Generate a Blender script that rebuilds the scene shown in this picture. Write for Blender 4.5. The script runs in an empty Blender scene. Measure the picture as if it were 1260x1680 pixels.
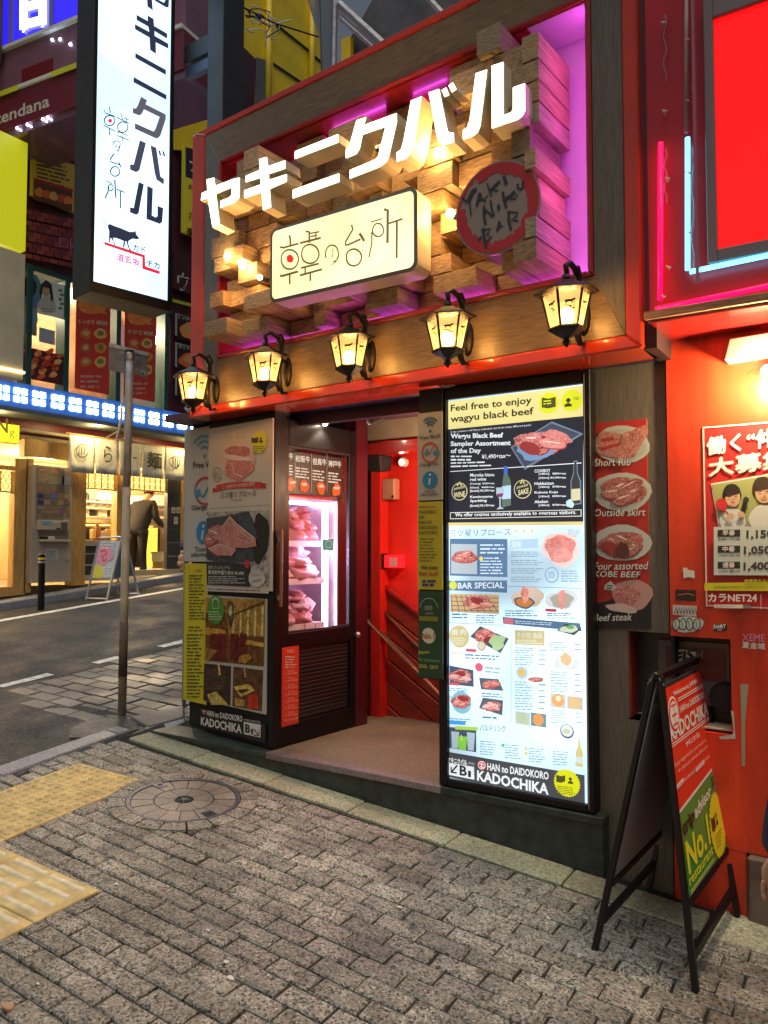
import bpy, bmesh, math, random
from mathutils import Vector, Matrix, noise
random.seed(7)
S = bpy.context.scene
COL = S.collection
# ---------------------------------------------------------------- camera
CAMZ = 1.55
YAW, PIT, FPX = math.radians(33.5), math.radians(2.6), 1270.0
cd = bpy.data.cameras.new('camera'); cam = bpy.data.objects.new('camera', cd); COL.objects.link(cam)
cam.location = (0, 0, CAMZ); cam.rotation_euler = (math.radians(90) + PIT, 0, YAW)
cd.sensor_fit = 'VERTICAL'; cd.sensor_height = 36; cd.lens = 36 * FPX / 1680
cd.clip_start = 0.05; cd.clip_end = 400
S.camera = cam
# ---------------------------------------------------------------- world, sun, exposure
W = bpy.data.worlds.new('World'); S.world = W; W.use_nodes = True
wn = W.node_tree.nodes; wl = W.node_tree.links
bgn = wn['Background']; bgn.inputs[1].default_value = 0.30
sky = wn.new('ShaderNodeTexSky'); sky.sky_type = 'NISHITA'; sky.sun_disc = False
sky.sun_elevation = math.radians(-1.0); sky.sun_rotation = math.radians(200)
wl.new(sky.outputs[0], bgn.inputs[0])
SUN_E = 0.80
sd = bpy.data.lights.new('street_glow', 'SUN'); sun = bpy.data.objects.new('street_glow', sd); COL.objects.link(sun)
sd.energy = SUN_E; sd.angle = math.radians(50); sd.color = (1.0, .98, .92)
sun.rotation_euler = (math.radians(19), math.radians(17), 0)
S.view_settings.view_transform = 'Standard'; S.view_settings.look = 'None'
S.view_settings.exposure = 0.9; S.view_settings.gamma = 1.0; S.view_settings.use_curve_mapping = False
S.cycles.use_denoising = True
S.cycles.max_bounces = 7; S.cycles.diffuse_bounces = 4; S.cycles.glossy_bounces = 3
S.cycles.transparent_max_bounces = 8; S.cycles.sample_clamp_indirect = 6
# ---------------------------------------------------------------- projection helpers (a pixel of the photograph -> a point of a real plane)
FW = Vector((-math.sin(YAW) * math.cos(PIT), math.cos(YAW) * math.cos(PIT), math.sin(PIT)))
RT = Vector((math.cos(YAW), math.sin(YAW), 0)); UP = RT.cross(FW)
def ray(x, y): return FW * FPX + RT * (x - 630) + UP * (840 - y)
def proj(p):
    v = Vector(p) - Vector((0, 0, CAMZ)); z = v.dot(FW)
    return (630 + FPX * v.dot(RT) / z, 840 - FPX * v.dot(UP) / z) if z > 0 else (-9999, -9999)
class Plane:
    def __init__(s, p, q):
        s.o = Vector((p[0], p[1], 0)); s.u = (Vector((q[0], q[1], 0)) - s.o).normalized(); s.n = Vector((s.u.y, -s.u.x, 0))
    def hit(s, x, y):
        d = ray(x, y); t = (s.o.dot(s.n)) / d.dot(s.n); p = d * t + Vector((0, 0, CAMZ))
        return ((p - s.o).dot(s.u), p.z)
    def at(s, a, z, d=0.0): return s.o + s.u * a + s.n * d + Vector((0, 0, z))
    def off(s, d): p = s.o + s.n * d; return Plane(p, p + s.u)
def GZ(X, Y): return .025 - .083 * (X + 1.17) + .02 * (Y - 3.6)          # the sloping pavement in front
def RZ(X, Y): return .255 + .04 * (-X - 4.5) + .09 * (Y - 3.6)          # the side street climbing away
def slope_hit(x, y, f):
    d = ray(x, y); c = f(0, 0); ax = f(1, 0) - c; ay = f(0, 1) - c
    t = (c - CAMZ) / (d.z - ax * d.x - ay * d.y); return Vector((d.x * t, d.y * t, CAMZ + d.z * t))
def G(x, y): return slope_hit(x, y, GZ)
def R(x, y): return slope_hit(x, y, RZ)
def onz(x, y, z): d = ray(x, y); t = (z - CAMZ) / d.z; return Vector((d.x * t, d.y * t, z))
# ---------------------------------------------------------------- materials
MATS = {}
def nodes(name):
    m = bpy.data.materials.new(name); m.use_nodes = True; MATS[name] = m
    nt = m.node_tree; return m, nt, nt.nodes, nt.links, nt.nodes['Principled BSDF']
def mat(name, c, rough=.5, metal=0., em=None, es=0., bump=0., bs=80., var=0., vs=6., streak=None, coat=0., spec=.5, rvar=0., ovar=0.):
    """plain surface with noise colour variation, optional directional streaks and fine bump"""
    m, nt, N, L, b = nodes(name)
    b.inputs['Roughness'].default_value = rough; b.inputs['Metallic'].default_value = metal
    b.inputs['Specular IOR Level'].default_value = spec; b.inputs['Coat Weight'].default_value = coat
    b.inputs['Base Color'].default_value = (*c, 1)
    tc = N.new('ShaderNodeTexCoord')
    if var or streak:
        mp = N.new('ShaderNodeMapping'); L.new(tc.outputs['Object'], mp.inputs[0])
        if streak: mp.inputs['Scale'].default_value = streak
        nz = N.new('ShaderNodeTexNoise'); nz.inputs['Scale'].default_value = vs; nz.inputs['Detail'].default_value = 6
        L.new(mp.outputs[0], nz.inputs[0])
        rp = N.new('ShaderNodeValToRGB'); L.new(nz.outputs[0], rp.inputs[0])
        v = var or .3
        rp.color_ramp.elements[0].position = .3; rp.color_ramp.elements[1].position = .7
        rp.color_ramp.elements[0].color = (*[max(0, k * (1 - v)) for k in c], 1)
        rp.color_ramp.elements[1].color = (*[min(1, k * (1 + v)) for k in c], 1)
        L.new(rp.outputs[0], b.inputs['Base Color'])
        if ovar:                                                           # every piece its own shade
            oi = N.new('ShaderNodeObjectInfo'); om = N.new('ShaderNodeMapRange'); L.new(oi.outputs['Random'], om.inputs[0]); om.inputs[3].default_value = 1 - ovar; om.inputs[4].default_value = 1 + ovar
            ov = N.new('ShaderNodeVectorMath'); ov.operation = 'SCALE'; L.new(rp.outputs[0], ov.inputs[0]); L.new(om.outputs[0], ov.inputs['Scale']); L.new(ov.outputs[0], b.inputs['Base Color'])
    if rvar:
        n3 = N.new('ShaderNodeTexNoise'); n3.inputs['Scale'].default_value = 9; n3.inputs['Detail'].default_value = 5
        L.new(tc.outputs['Object'], n3.inputs[0])
        mr = N.new('ShaderNodeMapRange'); L.new(n3.outputs[0], mr.inputs[0])
        mr.inputs[3].default_value = max(.03, rough - rvar); mr.inputs[4].default_value = min(1, rough + rvar); L.new(mr.outputs[0], b.inputs['Roughness'])
    if bump:
        n2 = N.new('ShaderNodeTexNoise'); n2.inputs['Scale'].default_value = bs; n2.inputs['Detail'].default_value = 4
        L.new(tc.outputs['Object'], n2.inputs[0])
        bp = N.new('ShaderNodeBump'); bp.inputs['Strength'].default_value = bump; bp.inputs['Distance'].default_value = .01
        L.new(n2.outputs[0], bp.inputs['Height']); L.new(bp.outputs[0], b.inputs['Normal'])
    if em: b.inputs['Emission Color'].default_value = (*em, 1); b.inputs['Emission Strength'].default_value = es
    return m
def printmat(name, strength=0., marble=False, rough=.45, hot=0., metal=0., hs=1.6, photo=False):
    """print whose flat colours sit on the faces; backlit ones give the colour off as light"""
    m, nt, N, L, b = nodes(name)
    at = N.new('ShaderNodeAttribute'); at.attribute_name = 'Col'
    out = at.outputs['Color']; tc = N.new('ShaderNodeTexCoord')
    if photo:                                                              # the mottled tones of a printed photograph
        p1 = N.new('ShaderNodeTexNoise'); p1.inputs['Scale'].default_value = 26; p1.inputs['Detail'].default_value = 9; p1.inputs['Roughness'].default_value = .7; p1.inputs['Distortion'].default_value = .8; L.new(tc.outputs['Object'], p1.inputs[0])
        p2 = N.new('ShaderNodeMapRange'); L.new(p1.outputs[0], p2.inputs[0]); p2.inputs[1].default_value = .32; p2.inputs[2].default_value = .68; p2.inputs[3].default_value = .25; p2.inputs[4].default_value = 1.9
        p3 = N.new('ShaderNodeVectorMath'); p3.operation = 'SCALE'; L.new(out, p3.inputs[0]); L.new(p2.outputs[0], p3.inputs['Scale']); out = p3.outputs[0]
    if marble:
        nz = N.new('ShaderNodeTexNoise'); nz.inputs['Scale'].default_value = 70; nz.inputs['Detail'].default_value = 8; nz.inputs['Distortion'].default_value = 2.2
        L.new(tc.outputs['Object'], nz.inputs[0])
        rp = N.new('ShaderNodeValToRGB'); L.new(nz.outputs[0], rp.inputs[0])
        rp.color_ramp.elements[0].position = .44; rp.color_ramp.elements[0].color = (0, 0, 0, 1)
        rp.color_ramp.elements[1].position = .7; rp.color_ramp.elements[1].color = (.85, .85, .85, 1)
        n4 = N.new('ShaderNodeTexNoise'); n4.inputs['Scale'].default_value = 13; L.new(tc.outputs['Object'], n4.inputs[0])
        mx0 = N.new('ShaderNodeMix'); mx0.data_type = 'RGBA'; mx0.blend_type = 'MULTIPLY'; mx0.inputs[0].default_value = .75
        r2 = N.new('ShaderNodeValToRGB'); L.new(n4.outputs[0], r2.inputs[0]); r2.color_ramp.elements[0].position = .3; r2.color_ramp.elements[1].position = .6
        r2.color_ramp.elements[0].color = (.45, .35, .35, 1)
        L.new(out, mx0.inputs[6]); L.new(r2.outputs[0], mx0.inputs[7])
        mx = N.new('ShaderNodeMix'); mx.data_type = 'RGBA'; L.new(rp.outputs[0], mx.inputs[0]); L.new(mx0.outputs[2], mx.inputs[6])
        mx.inputs[7].default_value = (.74, .47, .42, 1); out = mx.outputs[2]
    b.inputs['Roughness'].default_value = rough; b.inputs['Metallic'].default_value = metal
    if strength:
        b.inputs['Base Color'].default_value = (.012, .012, .012, 1); b.inputs['Roughness'].default_value = .2; b.inputs['Specular IOR Level'].default_value = .15
        L.new(out, b.inputs['Emission Color'])
        if hot:
            n5 = N.new('ShaderNodeTexNoise'); n5.inputs['Scale'].default_value = hs; n5.inputs['Detail'].default_value = 1
            L.new(tc.outputs['Object'], n5.inputs[0])
            mr = N.new('ShaderNodeMapRange'); L.new(n5.outputs[0], mr.inputs[0]); mr.inputs[1].default_value = .35; mr.inputs[2].default_value = .68
            mr.inputs[3].default_value = strength * (1 - hot * .5); mr.inputs[4].default_value = strength * (1 + hot)
            L.new(mr.outputs[0], b.inputs['Emission Strength'])
        else: b.inputs['Emission Strength'].default_value = strength
    else: L.new(out, b.inputs['Base Color'])
    return m
def emis(name, c, s): 
    return mat(name, (.02, .02, .02), .3, em=c, es=s)
def glass(name, tint=(1, 1, 1), a=.12, rough=.03, k=1.):
    """thin clear pane: mostly see-through with a mirror sheen"""
    m, nt, N, L, b = nodes(name)
    tr = N.new('ShaderNodeBsdfTransparent'); tr.inputs[0].default_value = (*tint, 1)
    gl = N.new('ShaderNodeBsdfGlossy'); gl.inputs['Roughness'].default_value = rough
    fr = N.new('ShaderNodeFresnel'); gg = N.new('ShaderNodeNewGeometry'); io = N.new('ShaderNodeMapRange'); L.new(gg.outputs['Backfacing'], io.inputs[0]); io.inputs[3].default_value = 1.45; io.inputs[4].default_value = 1 / 1.45; L.new(io.outputs[0], fr.inputs[0])
    ad = N.new('ShaderNodeMath'); ad.operation = 'ADD'; ad.inputs[1].default_value = a * .3; ml = N.new('ShaderNodeMath'); ml.operation = 'MULTIPLY'; ml.inputs[1].default_value = k; L.new(fr.outputs[0], ml.inputs[0]); L.new(ml.outputs[0], ad.inputs[0]); ad.use_clamp = True
    mx = N.new('ShaderNodeMixShader'); L.new(ad.outputs[0], mx.inputs[0]); L.new(tr.outputs[0], mx.inputs[1]); L.new(gl.outputs[0], mx.inputs[2])
    L.new(mx.outputs[0], N['Material Output'].inputs[0]); return m
def stone(name, base, speck=.55, scale=150., rough=.75, tint=.25, bump=.5, gum=False):
    """granite-like: fine dark and pale grains, each block its own tint"""
    m, nt, N, L, b = nodes(name)
    tc = N.new('ShaderNodeTexCoord'); geo = N.new('ShaderNodeNewGeometry'); oi = N.new('ShaderNodeObjectInfo')
    at = N.new('ShaderNodeAttribute'); at.attribute_name = 'Col'
    v = N.new('ShaderNodeTexVoronoi'); v.inputs['Scale'].default_value = scale; L.new(geo.outputs['Position'], v.inputs[0])
    bw = N.new('ShaderNodeSeparateColor'); L.new(v.outputs['Color'], bw.inputs[0])
    rp = N.new('ShaderNodeValToRGB'); L.new(bw.outputs[0], rp.inputs[0]); e = rp.color_ramp.elements
    rp.color_ramp.interpolation = 'LINEAR'
    e[0].position = 0; e[0].color = (*[k * (1 - speck * 1.25 if speck < .75 else .08) for k in base], 1)
    e[1].position = 1; e[1].color = (*[min(1, k * (1 + speck * 1.1)) for k in base], 1)
    e2 = e.new(.45); e2.color = (*base, 1)
    e3 = e.new(.75); e3.color = (base[0] * 1.15, base[1] * 1.02, base[2] * .95, 1)
    big = N.new('ShaderNodeTexNoise'); big.inputs['Scale'].default_value = 2.3; big.inputs['Detail'].default_value = 5; L.new(geo.outputs['Position'], big.inputs[0])
    mr = N.new('ShaderNodeMapRange'); L.new(big.outputs[0], mr.inputs[0]); mr.inputs[1].default_value = .3; mr.inputs[2].default_value = .7; mr.inputs[3].default_value = .68; mr.inputs[4].default_value = 1.2
    m1 = N.new('ShaderNodeMapRange'); L.new(oi.outputs['Random'], m1.inputs[0]); m1.inputs[3].default_value = 1 - tint; m1.inputs[4].default_value = 1 + tint
    mu = N.new('ShaderNodeMath'); mu.operation = 'MULTIPLY'; L.new(mr.outputs[0], mu.inputs[0]); L.new(m1.outputs[0], mu.inputs[1])
    mx = N.new('ShaderNodeVectorMath'); mx.operation = 'SCALE'; L.new(rp.outputs[0], mx.inputs[0]); L.new(mu.outputs[0], mx.inputs['Scale'])
    mm = N.new('ShaderNodeVectorMath'); mm.operation = 'MULTIPLY'; L.new(mx.outputs[0], mm.inputs[0]); L.new(at.outputs['Color'], mm.inputs[1])
    L.new(mm.outputs[0], b.inputs['Base Color']); b.inputs['Roughness'].default_value = rough
    if gum:                                                                # trodden gum and soot patches, dirt in drifts
        gv = N.new('ShaderNodeTexVoronoi'); gv.inputs['Scale'].default_value = 5.5; L.new(geo.outputs['Position'], gv.inputs[0])
        g1 = N.new('ShaderNodeMapRange'); L.new(gv.outputs['Distance'], g1.inputs[0]); g1.inputs[1].default_value = .09; g1.inputs[2].default_value = .15; g1.inputs[3].default_value = .5; g1.inputs[4].default_value = 1
        gn_ = N.new('ShaderNodeTexNoise'); gn_.inputs['Scale'].default_value = 5; gn_.inputs['Detail'].default_value = 8; L.new(geo.outputs['Position'], gn_.inputs[0])
        g2 = N.new('ShaderNodeMapRange'); L.new(gn_.outputs[0], g2.inputs[0]); g2.inputs[1].default_value = .35; g2.inputs[2].default_value = .6; g2.inputs[3].default_value = .68; g2.inputs[4].default_value = 1.08
        gm = N.new('ShaderNodeMath'); gm.operation = 'MULTIPLY'; L.new(g1.outputs[0], gm.inputs[0]); L.new(g2.outputs[0], gm.inputs[1])
        gs = N.new('ShaderNodeVectorMath'); gs.operation = 'SCALE'; L.new(mm.outputs[0], gs.inputs[0]); L.new(gm.outputs[0], gs.inputs['Scale']); L.new(gs.outputs[0], b.inputs['Base Color'])
    rr = N.new('ShaderNodeMapRange'); L.new(big.outputs[0], rr.inputs[0]); rr.inputs[1].default_value = .35; rr.inputs[2].default_value = .65; rr.inputs[3].default_value = rough - .22; rr.inputs[4].default_value = min(1, rough + .1); L.new(rr.outputs[0], b.inputs['Roughness'])
    n2 = N.new('ShaderNodeTexNoise'); n2.inputs['Scale'].default_value = scale * .55; n2.inputs['Detail'].default_value = 5; L.new(geo.outputs['Position'], n2.inputs[0])
    bp = N.new('ShaderNodeBump'); bp.inputs['Strength'].default_value = bump; bp.inputs['Distance'].default_value = .006
    L.new(n2.outputs[0], bp.inputs['Height']); L.new(bp.outputs[0], b.inputs['Normal'])
    return m
M_PAVER = stone('granite_paver', (.285, .28, .24), .74, 135, .6, .2, .8, gum=True)
M_PAVER2 = stone('side_paver', (.10, .10, .105), .45, 150, .6, .25, .5)
M_BORDER = stone('border_stone', (.33, .35, .25), .4, 120, .7, .15, .5)
M_KERB = stone('kerb_stone', (.22, .24, .29), .3, 110, .6, .12, .4)
M_JOINT = mat('dark_joint_grout', (.022, .022, .018), .95, bump=.5, bs=60, var=.4, vs=30)
M_ASPH = stone('asphalt', (.030, .035, .046), .74, 70, .85, 0, .9)
M_ASPH2 = stone('worn_asphalt', (.038, .042, .050), .55, 70, .7, 0, .8)
M_ROADW = mat('road_paint_worn', (.62, .63, .62), .7, bump=.5, bs=90, var=.35, vs=14)
M_TACT = mat('tactile_yellow', (.64, .50, .21), .6, bump=.3, bs=120, var=.34, vs=9, rvar=.15)
M_PLINTH = mat('dark_green_stone', (.022, .034, .030), .5, bump=.4, bs=60, var=.5, vs=14, rvar=.15)
M_FLOOR = stone('entrance_aggregate', (.20, .175, .115), .3, 160, .75, 0, .4)
M_FLEDGE = stone('step_edge', (.20, .17, .17), .3, 130, .6, 0, .4)
M_BOARD = mat('grey_brown_laminate', (.115, .10, .078), .38, var=.3, vs=5, streak=(30, 30, 1.6), bump=.06, bs=160)
M_BOARDH = mat('lantern_warmed_long_grain_laminate', (.15, .10, .05), .36, var=.38, vs=5, streak=(2.4, 3, 34), bump=.06, bs=160)  # long grain; colour made more golden for the lantern light on the lower board
M_RED = mat('red_lacquer', (.30, .014, .012), .24, var=.12, vs=3, coat=.4, rvar=.06)
M_ORED = mat('orange_red_lacquer', (.50, .035, .008), .18, var=.1, vs=3, coat=.5)
M_REDWALL = mat('red_painted_wall', (.56, .042, .014), .36, var=.5, vs=2.2, streak=(3.2, 3.2, .5), bump=.12, bs=22, rvar=.2)
M_REDIN = mat('red_inner_wall', (.62, .02, .012), .5, var=.12, vs=2, bump=.05, bs=25)
M_REDDADO = mat('dark_red_boards', (.24, .022, .013), .5, var=.2, vs=5, streak=(1, 1, 4), bump=.1, bs=40)
M_BLACK = mat('black_metal', (.005, .005, .006), .42, spec=.3, bump=.05, bs=200, rvar=.1)
M_BLACKM = mat('black_matt', (.009, .009, .009), .7)
M_IRON = mat('cast_iron', (.022, .019, .017), .42, metal=.5, bump=.25, bs=90)
M_STEEL = mat('brushed_steel', (.45, .45, .46), .35, metal=.9, bump=.05)
M_GALV = mat('galvanised_pole', (.46, .46, .45), .5, metal=.1, var=.3, vs=9, bump=.15, bs=50)
M_POLEB = mat('bandaged_pole_tape', (.36, .31, .21), .8, var=.35, vs=9, bump=.4, bs=40)
M_WHITE = mat('white_enamel', (.72, .72, .70), .35)
M_CREAM = mat('cream_plaster', (.40, .34, .24), .75, var=.15, vs=3, bump=.2)
M_WOODB = [mat('sawn_cedar_%s' % k, c, .6, var=.45, vs=4, streak=(7, 1.2, 34), bump=.3, bs=90, ovar=.32) for k, c in (('light', (.42, .28, .15)), ('mid', (.32, .20, .10)), ('grey', (.27, .21, .14)))]
M_PINKBACK = mat('pale_recess_panel', (.62, .55, .62), .3, bump=.02)
M_LEDP = emis('magenta_led', (1.0, .10, .92), 7)
M_SHELL = mat('sign_side_cream', (.66, .58, .42), .4)
M_LETTER = emis('lit_letter_face', (1.0, .93, .66), 2.6)
M_BULB = emis('warm_bulb', (1.0, .62, .22), 60)
M_SPOT = emis('spot_lamp', (1.0, .85, .62), 50)
M_CASEL = emis('case_tube', (.86, .68, 1.0), 9)
M_GLASS = glass('clear_glass'); M_GLASSD = glass('dark_door_glass', (.5, .5, .55), .3)
M_P = printmat('print'); M_PM = printmat('meat_print', marble=True)
M_PL = printmat('backlit_print', .60, hot=.38); M_PLM = printmat('backlit_meat_print', .70, marble=True)
M_PW = printmat('backlit_warm_print', .85, hot=.25, hs=3)
M_PHS = printmat('backlit_street_sign', 1.15, hot=.45, hs=1.0)
M_PH = printmat('backlit_cool_print', .76, hot=.8, hs=1.3)
M_PX = printmat('photographic_print', photo=True, rough=.3)
M_GLOSSP = printmat('glossy_print', rough=.2)
M_RUBBER = mat('rubber', (.02, .02, .02), .8)
M_ALU = mat('aluminium_frame', (.5, .52, .55), .35, metal=.7)
M_TEAL = mat('teal_frame', (.015, .08, .08), .4)
M_YEL = mat('yellow_cladding', (.80, .58, .01), .45, var=.15, vs=1.5, bump=.05)
M_YEL2 = mat('lime_yellow_panel', (.60, .62, .03), .5, var=.1, vs=2)
M_BEIGE = mat('beige_panel', (.62, .52, .33), .6, var=.15, vs=2)
M_MAR = mat('maroon_board', (.14, .016, .035), .4)
M_PURP = mat('mauve_board', (.20, .09, .14), .3, var=.2, vs=2)
M_WOODD = mat('door_timber', (.46, .27, .085), .5, var=.3, vs=5, streak=(14, 14, 1.2), bump=.08)
M_FLOORC = mat('concrete', (.24, .23, .21), .8, var=.2, vs=5, bump=.3)
M_NOREN = mat('noren_cloth', (.75, .74, .70), .9, var=.1, vs=20, bump=.2, bs=200)
M_BRICKD = mat('printed_brick', (.12, .022, .03), .5)
M_GREYB = mat('grey_far_wall', (.11, .12, .125), .8, var=.25, vs=2)
M_STEELD = mat('dark_steel', (.02, .022, .028), .5, var=.3, vs=5)
M_SKIN = mat('skin', (.55, .32, .22), .5)
M_NAVY = mat('navy_cloth', (.012, .02, .055), .85, bump=.3, bs=60)
M_BLKCL = mat('black_cloth', (.012, .012, .014), .85, bump=.3, bs=60)
M_HAIR = mat('black_hair', (.012, .010, .009), .5)
# ---------------------------------------------------------------- mesh builder
class MB:
    def __init__(s): s.v = []; s.f = []; s.m = []; s.c = []; s.mats = []
    def mi(s, m):
        if m not in s.mats: s.mats.append(m)
        return s.mats.index(m)
    def add(s, vs, fs, m, c=(1, 1, 1)):
        b = len(s.v); k = s.mi(m); s.v += [tuple(v) for v in vs]
        for f in fs: s.f.append([b + i for i in f]); s.m.append(k); s.c.append(c)
        return s
    def hexa(s, P, m, c=(1, 1, 1)):
        return s.add(P, [(0, 3, 2, 1), (4, 5, 6, 7), (0, 1, 5, 4), (1, 2, 6, 5), (2, 3, 7, 6), (3, 0, 4, 7)], m, c)
    def box(s, a, b, m, c=(1, 1, 1)):
        x0, y0, z0 = a; x1, y1, z1 = b
        return s.hexa([(x0, y0, z0), (x1, y0, z0), (x1, y1, z0), (x0, y1, z0), (x0, y0, z1), (x1, y0, z1), (x1, y1, z1), (x0, y1, z1)], m, c)
    def ob(s, pl, a0, a1, z0, z1, d0, d1, m, c=(1, 1, 1)):
        """box in a plane's frame: a along it, z up, d towards the street"""
        a0, a1 = sorted((a0, a1)); z0, z1 = sorted((z0, z1)); d0, d1 = sorted((d0, d1)); A = pl.at
        return s.hexa([A(a0, z0, d1), A(a1, z0, d1), A(a1, z0, d0), A(a0, z0, d0), A(a0, z1, d1), A(a1, z1, d1), A(a1, z1, d0), A(a0, z1, d0)], m, c)
    def prism(s, pts, dv, m, c=(1, 1, 1), m2=None):
        n = len(pts); P = [Vector(p) for p in pts]; dv = Vector(dv)
        b = len(s.v); s.v += [tuple(p) for p in P] + [tuple(p + dv) for p in P]
        k = s.mi(m); k2 = s.mi(m2 or m)
        s.f.append([b + i for i in range(n)]); s.m.append(k); s.c.append(c)
        s.f.append([b + n + i for i in reversed(range(n))]); s.m.append(k2); s.c.append(c)
        for i in range(n):
            j = (i + 1) % n; s.f.append([b + j, b + i, b + n + i, b + n + j]); s.m.append(k2); s.c.append(c)
        return s
    def tube(s, pts, r, m, n=8, c=(1, 1, 1), cap=True):
        P = [Vector(p) for p in pts]; rs = r if isinstance(r, (list, tuple)) else [r] * len(P)
        b = len(s.v); k = s.mi(m); up = Vector((0, 0, 1))
        prev = None
        for i, p in enumerate(P):
            t = (P[min(i + 1, len(P) - 1)] - P[max(i - 1, 0)]).normalized()
            if prev is None:
                a = t.cross(up); a = t.cross(Vector((1, 0, 0))) if a.length < .1 else a
            else: a = prev - t * prev.dot(t)
            a.normalize(); prev = a; q = t.cross(a)
            for j in range(n):
                w = 2 * math.pi * j / n; s.v.append(tuple(p + (a * math.cos(w) + q * math.sin(w)) * rs[i]))
        for i in range(len(P) - 1):
            for j in range(n):
                j2 = (j + 1) % n; s.f.append([b + i * n + j, b + i * n + j2, b + (i + 1) * n + j2, b + (i + 1) * n + j]); s.m.append(k); s.c.append(c)
        if cap:
            s.f.append([b + j for j in reversed(range(n))]); s.m.append(k); s.c.append(c)
            e = b + (len(P) - 1) * n; s.f.append([e + j for j in range(n)]); s.m.append(k); s.c.append(c)
        return s
    def lathe(s, cen, prof, m, n=16, c=(1, 1, 1), ph=0., ax=None):
        cen = Vector(cen); b = len(s.v); k = s.mi(m)
        X, Y, Z = ax or (Vector((1, 0, 0)), Vector((0, 1, 0)), Vector((0, 0, 1)))
        for r, z in prof:
            for j in range(n):
                w = 2 * math.pi * j / n + ph; s.v.append(tuple(cen + X * (r * math.cos(w)) + Y * (r * math.sin(w)) + Z * z))
        for i in range(len(prof) - 1):
            for j in range(n):
                j2 = (j + 1) % n; s.f.append([b + i * n + j, b + i * n + j2, b + (i + 1) * n + j2, b + (i + 1) * n + j]); s.m.append(k); s.c.append(c)
        for i, rev in ((0, True), (len(prof) - 1, False)):
            if prof[i][0] > 1e-4:
                f = [b + i * n + j for j in range(n)]; s.f.append(f[::-1] if rev else f); s.m.append(k); s.c.append(c)
        return s
    def ball(s, cen, r, m, n=12, sc=(1, 1, 1), c=(1, 1, 1), lump=0., seed=0):
        cen = Vector(cen); b = len(s.v); k = s.mi(m); h = n // 2
        for i in range(h + 1):
            th = math.pi * i / h
            for j in range(n):
                w = 2 * math.pi * j / n; d = Vector((math.sin(th) * math.cos(w), math.sin(th) * math.sin(w), math.cos(th)))
                q = r * (1 + (lump * noise.noise(d * 1.7 + Vector((seed, seed * .7, 0))) if lump else 0))
                s.v.append(tuple(cen + Vector((d.x * q * sc[0], d.y * q * sc[1], d.z * q * sc[2]))))
        for i in range(h):
            for j in range(n):
                j2 = (j + 1) % n; s.f.append([b + i * n + j, b + (i + 1) * n + j, b + (i + 1) * n + j2, b + i * n + j2]); s.m.append(k); s.c.append(c)
        return s
    def mesh(s, name, origin=(0, 0, 0), smooth=False):
        me = bpy.data.meshes.new(name); o = Vector(origin)
        me.from_pydata([tuple(Vector(v) - o) for v in s.v], [], s.f)
        for m in s.mats: me.materials.append(m)
        for i, p in enumerate(me.polygons): p.material_index = s.m[i]; p.use_smooth = smooth
        ca = me.color_attributes.new('Col', 'FLOAT_COLOR', 'CORNER')
        for i, p in enumerate(me.polygons):
            c = (*s.c[i], 1)
            for li in p.loop_indices: ca.data[li].color = c
        me.update(); return me
    def build(s, name, parent=None, bevel=0., smooth=False, kind=None, label=None, seg=1):
        w = Vector((0, 0, 0)); p = parent
        while p is not None: w += p.location; p = p.parent
        me = s.mesh(name, w, smooth)
        o = bpy.data.objects.new(name, me); COL.objects.link(o)
        if parent is not None: o.parent = parent
        if bevel:
            bv = o.modifiers.new('edge', 'BEVEL'); bv.width = bevel; bv.segments = seg; bv.limit_method = 'ANGLE'; bv.angle_limit = math.radians(40)
        if kind: o['kind'] = kind
        if label: o['label'] = label
        return o
def tag(o, label, cat, group=None):
    o['label'] = label; o['category'] = cat
    if group: o['group'] = group
    return o
def thing(name, label, cat, loc=(0, 0, 0), group=None):
    o = bpy.data.objects.new(name, None); COL.objects.link(o); o.location = loc; o.empty_display_size = .1
    return tag(o, label, cat, group)
def copy_tree(o, parent=None):
    c = o.copy(); COL.objects.link(c); c.parent = parent
    for ch in list(o.children): copy_tree(ch, c)
    return c
def lamp(name, kind, loc, energy, color, parent=None, size=.05, rot=None, spot=None):
    d = bpy.data.lights.new(name, kind); d.energy = energy; d.color = color
    if kind == 'AREA': d.size = size
    else: d.shadow_soft_size = size
    if spot: d.spot_size = math.radians(spot); d.spot_blend = .6
    o = bpy.data.objects.new(name, d); COL.objects.link(o)
    w = Vector((0, 0, 0)); p = parent
    while p is not None: w += p.location; p = p.parent
    o.location = Vector(loc) - w
    if rot: o.rotation_euler = rot
    if parent: o.parent = parent
    return o
# ---------------------------------------------------------------- flat print on a real plane
_TX = {}
def glyphs(s, bold=0.):
    k = (s, bold)
    if k not in _TX:
        c = bpy.data.curves.new('txt', 'FONT'); c.body = s; c.size = 1; c.offset = bold; c.resolution_u = 2; c.fill_mode = 'FRONT'
        c.resolution_u = 1 if len(s) > 20 else 2
        o = bpy.data.objects.new('txt', c); COL.objects.link(o); dg = bpy.context.evaluated_depsgraph_get(); dg.update()
        m = bpy.data.meshes.new_from_object(o.evaluated_get(dg))
        V = [(v.co.x, v.co.y) for v in m.vertices]; Fc = [list(p.vertices) for p in m.polygons]
        bpy.data.objects.remove(o); bpy.data.curves.remove(c); bpy.data.meshes.remove(m)
        x0 = min(v[0] for v in V); x1 = max(v[0] for v in V); y0 = min(v[1] for v in V); y1 = max(v[1] for v in V)
        V = [((x - x0) / (x1 - x0), (y - y0) / max(1e-6, y1 - y0)) for x, y in V]; _TX[k] = (V, Fc)
    return _TX[k]
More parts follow.
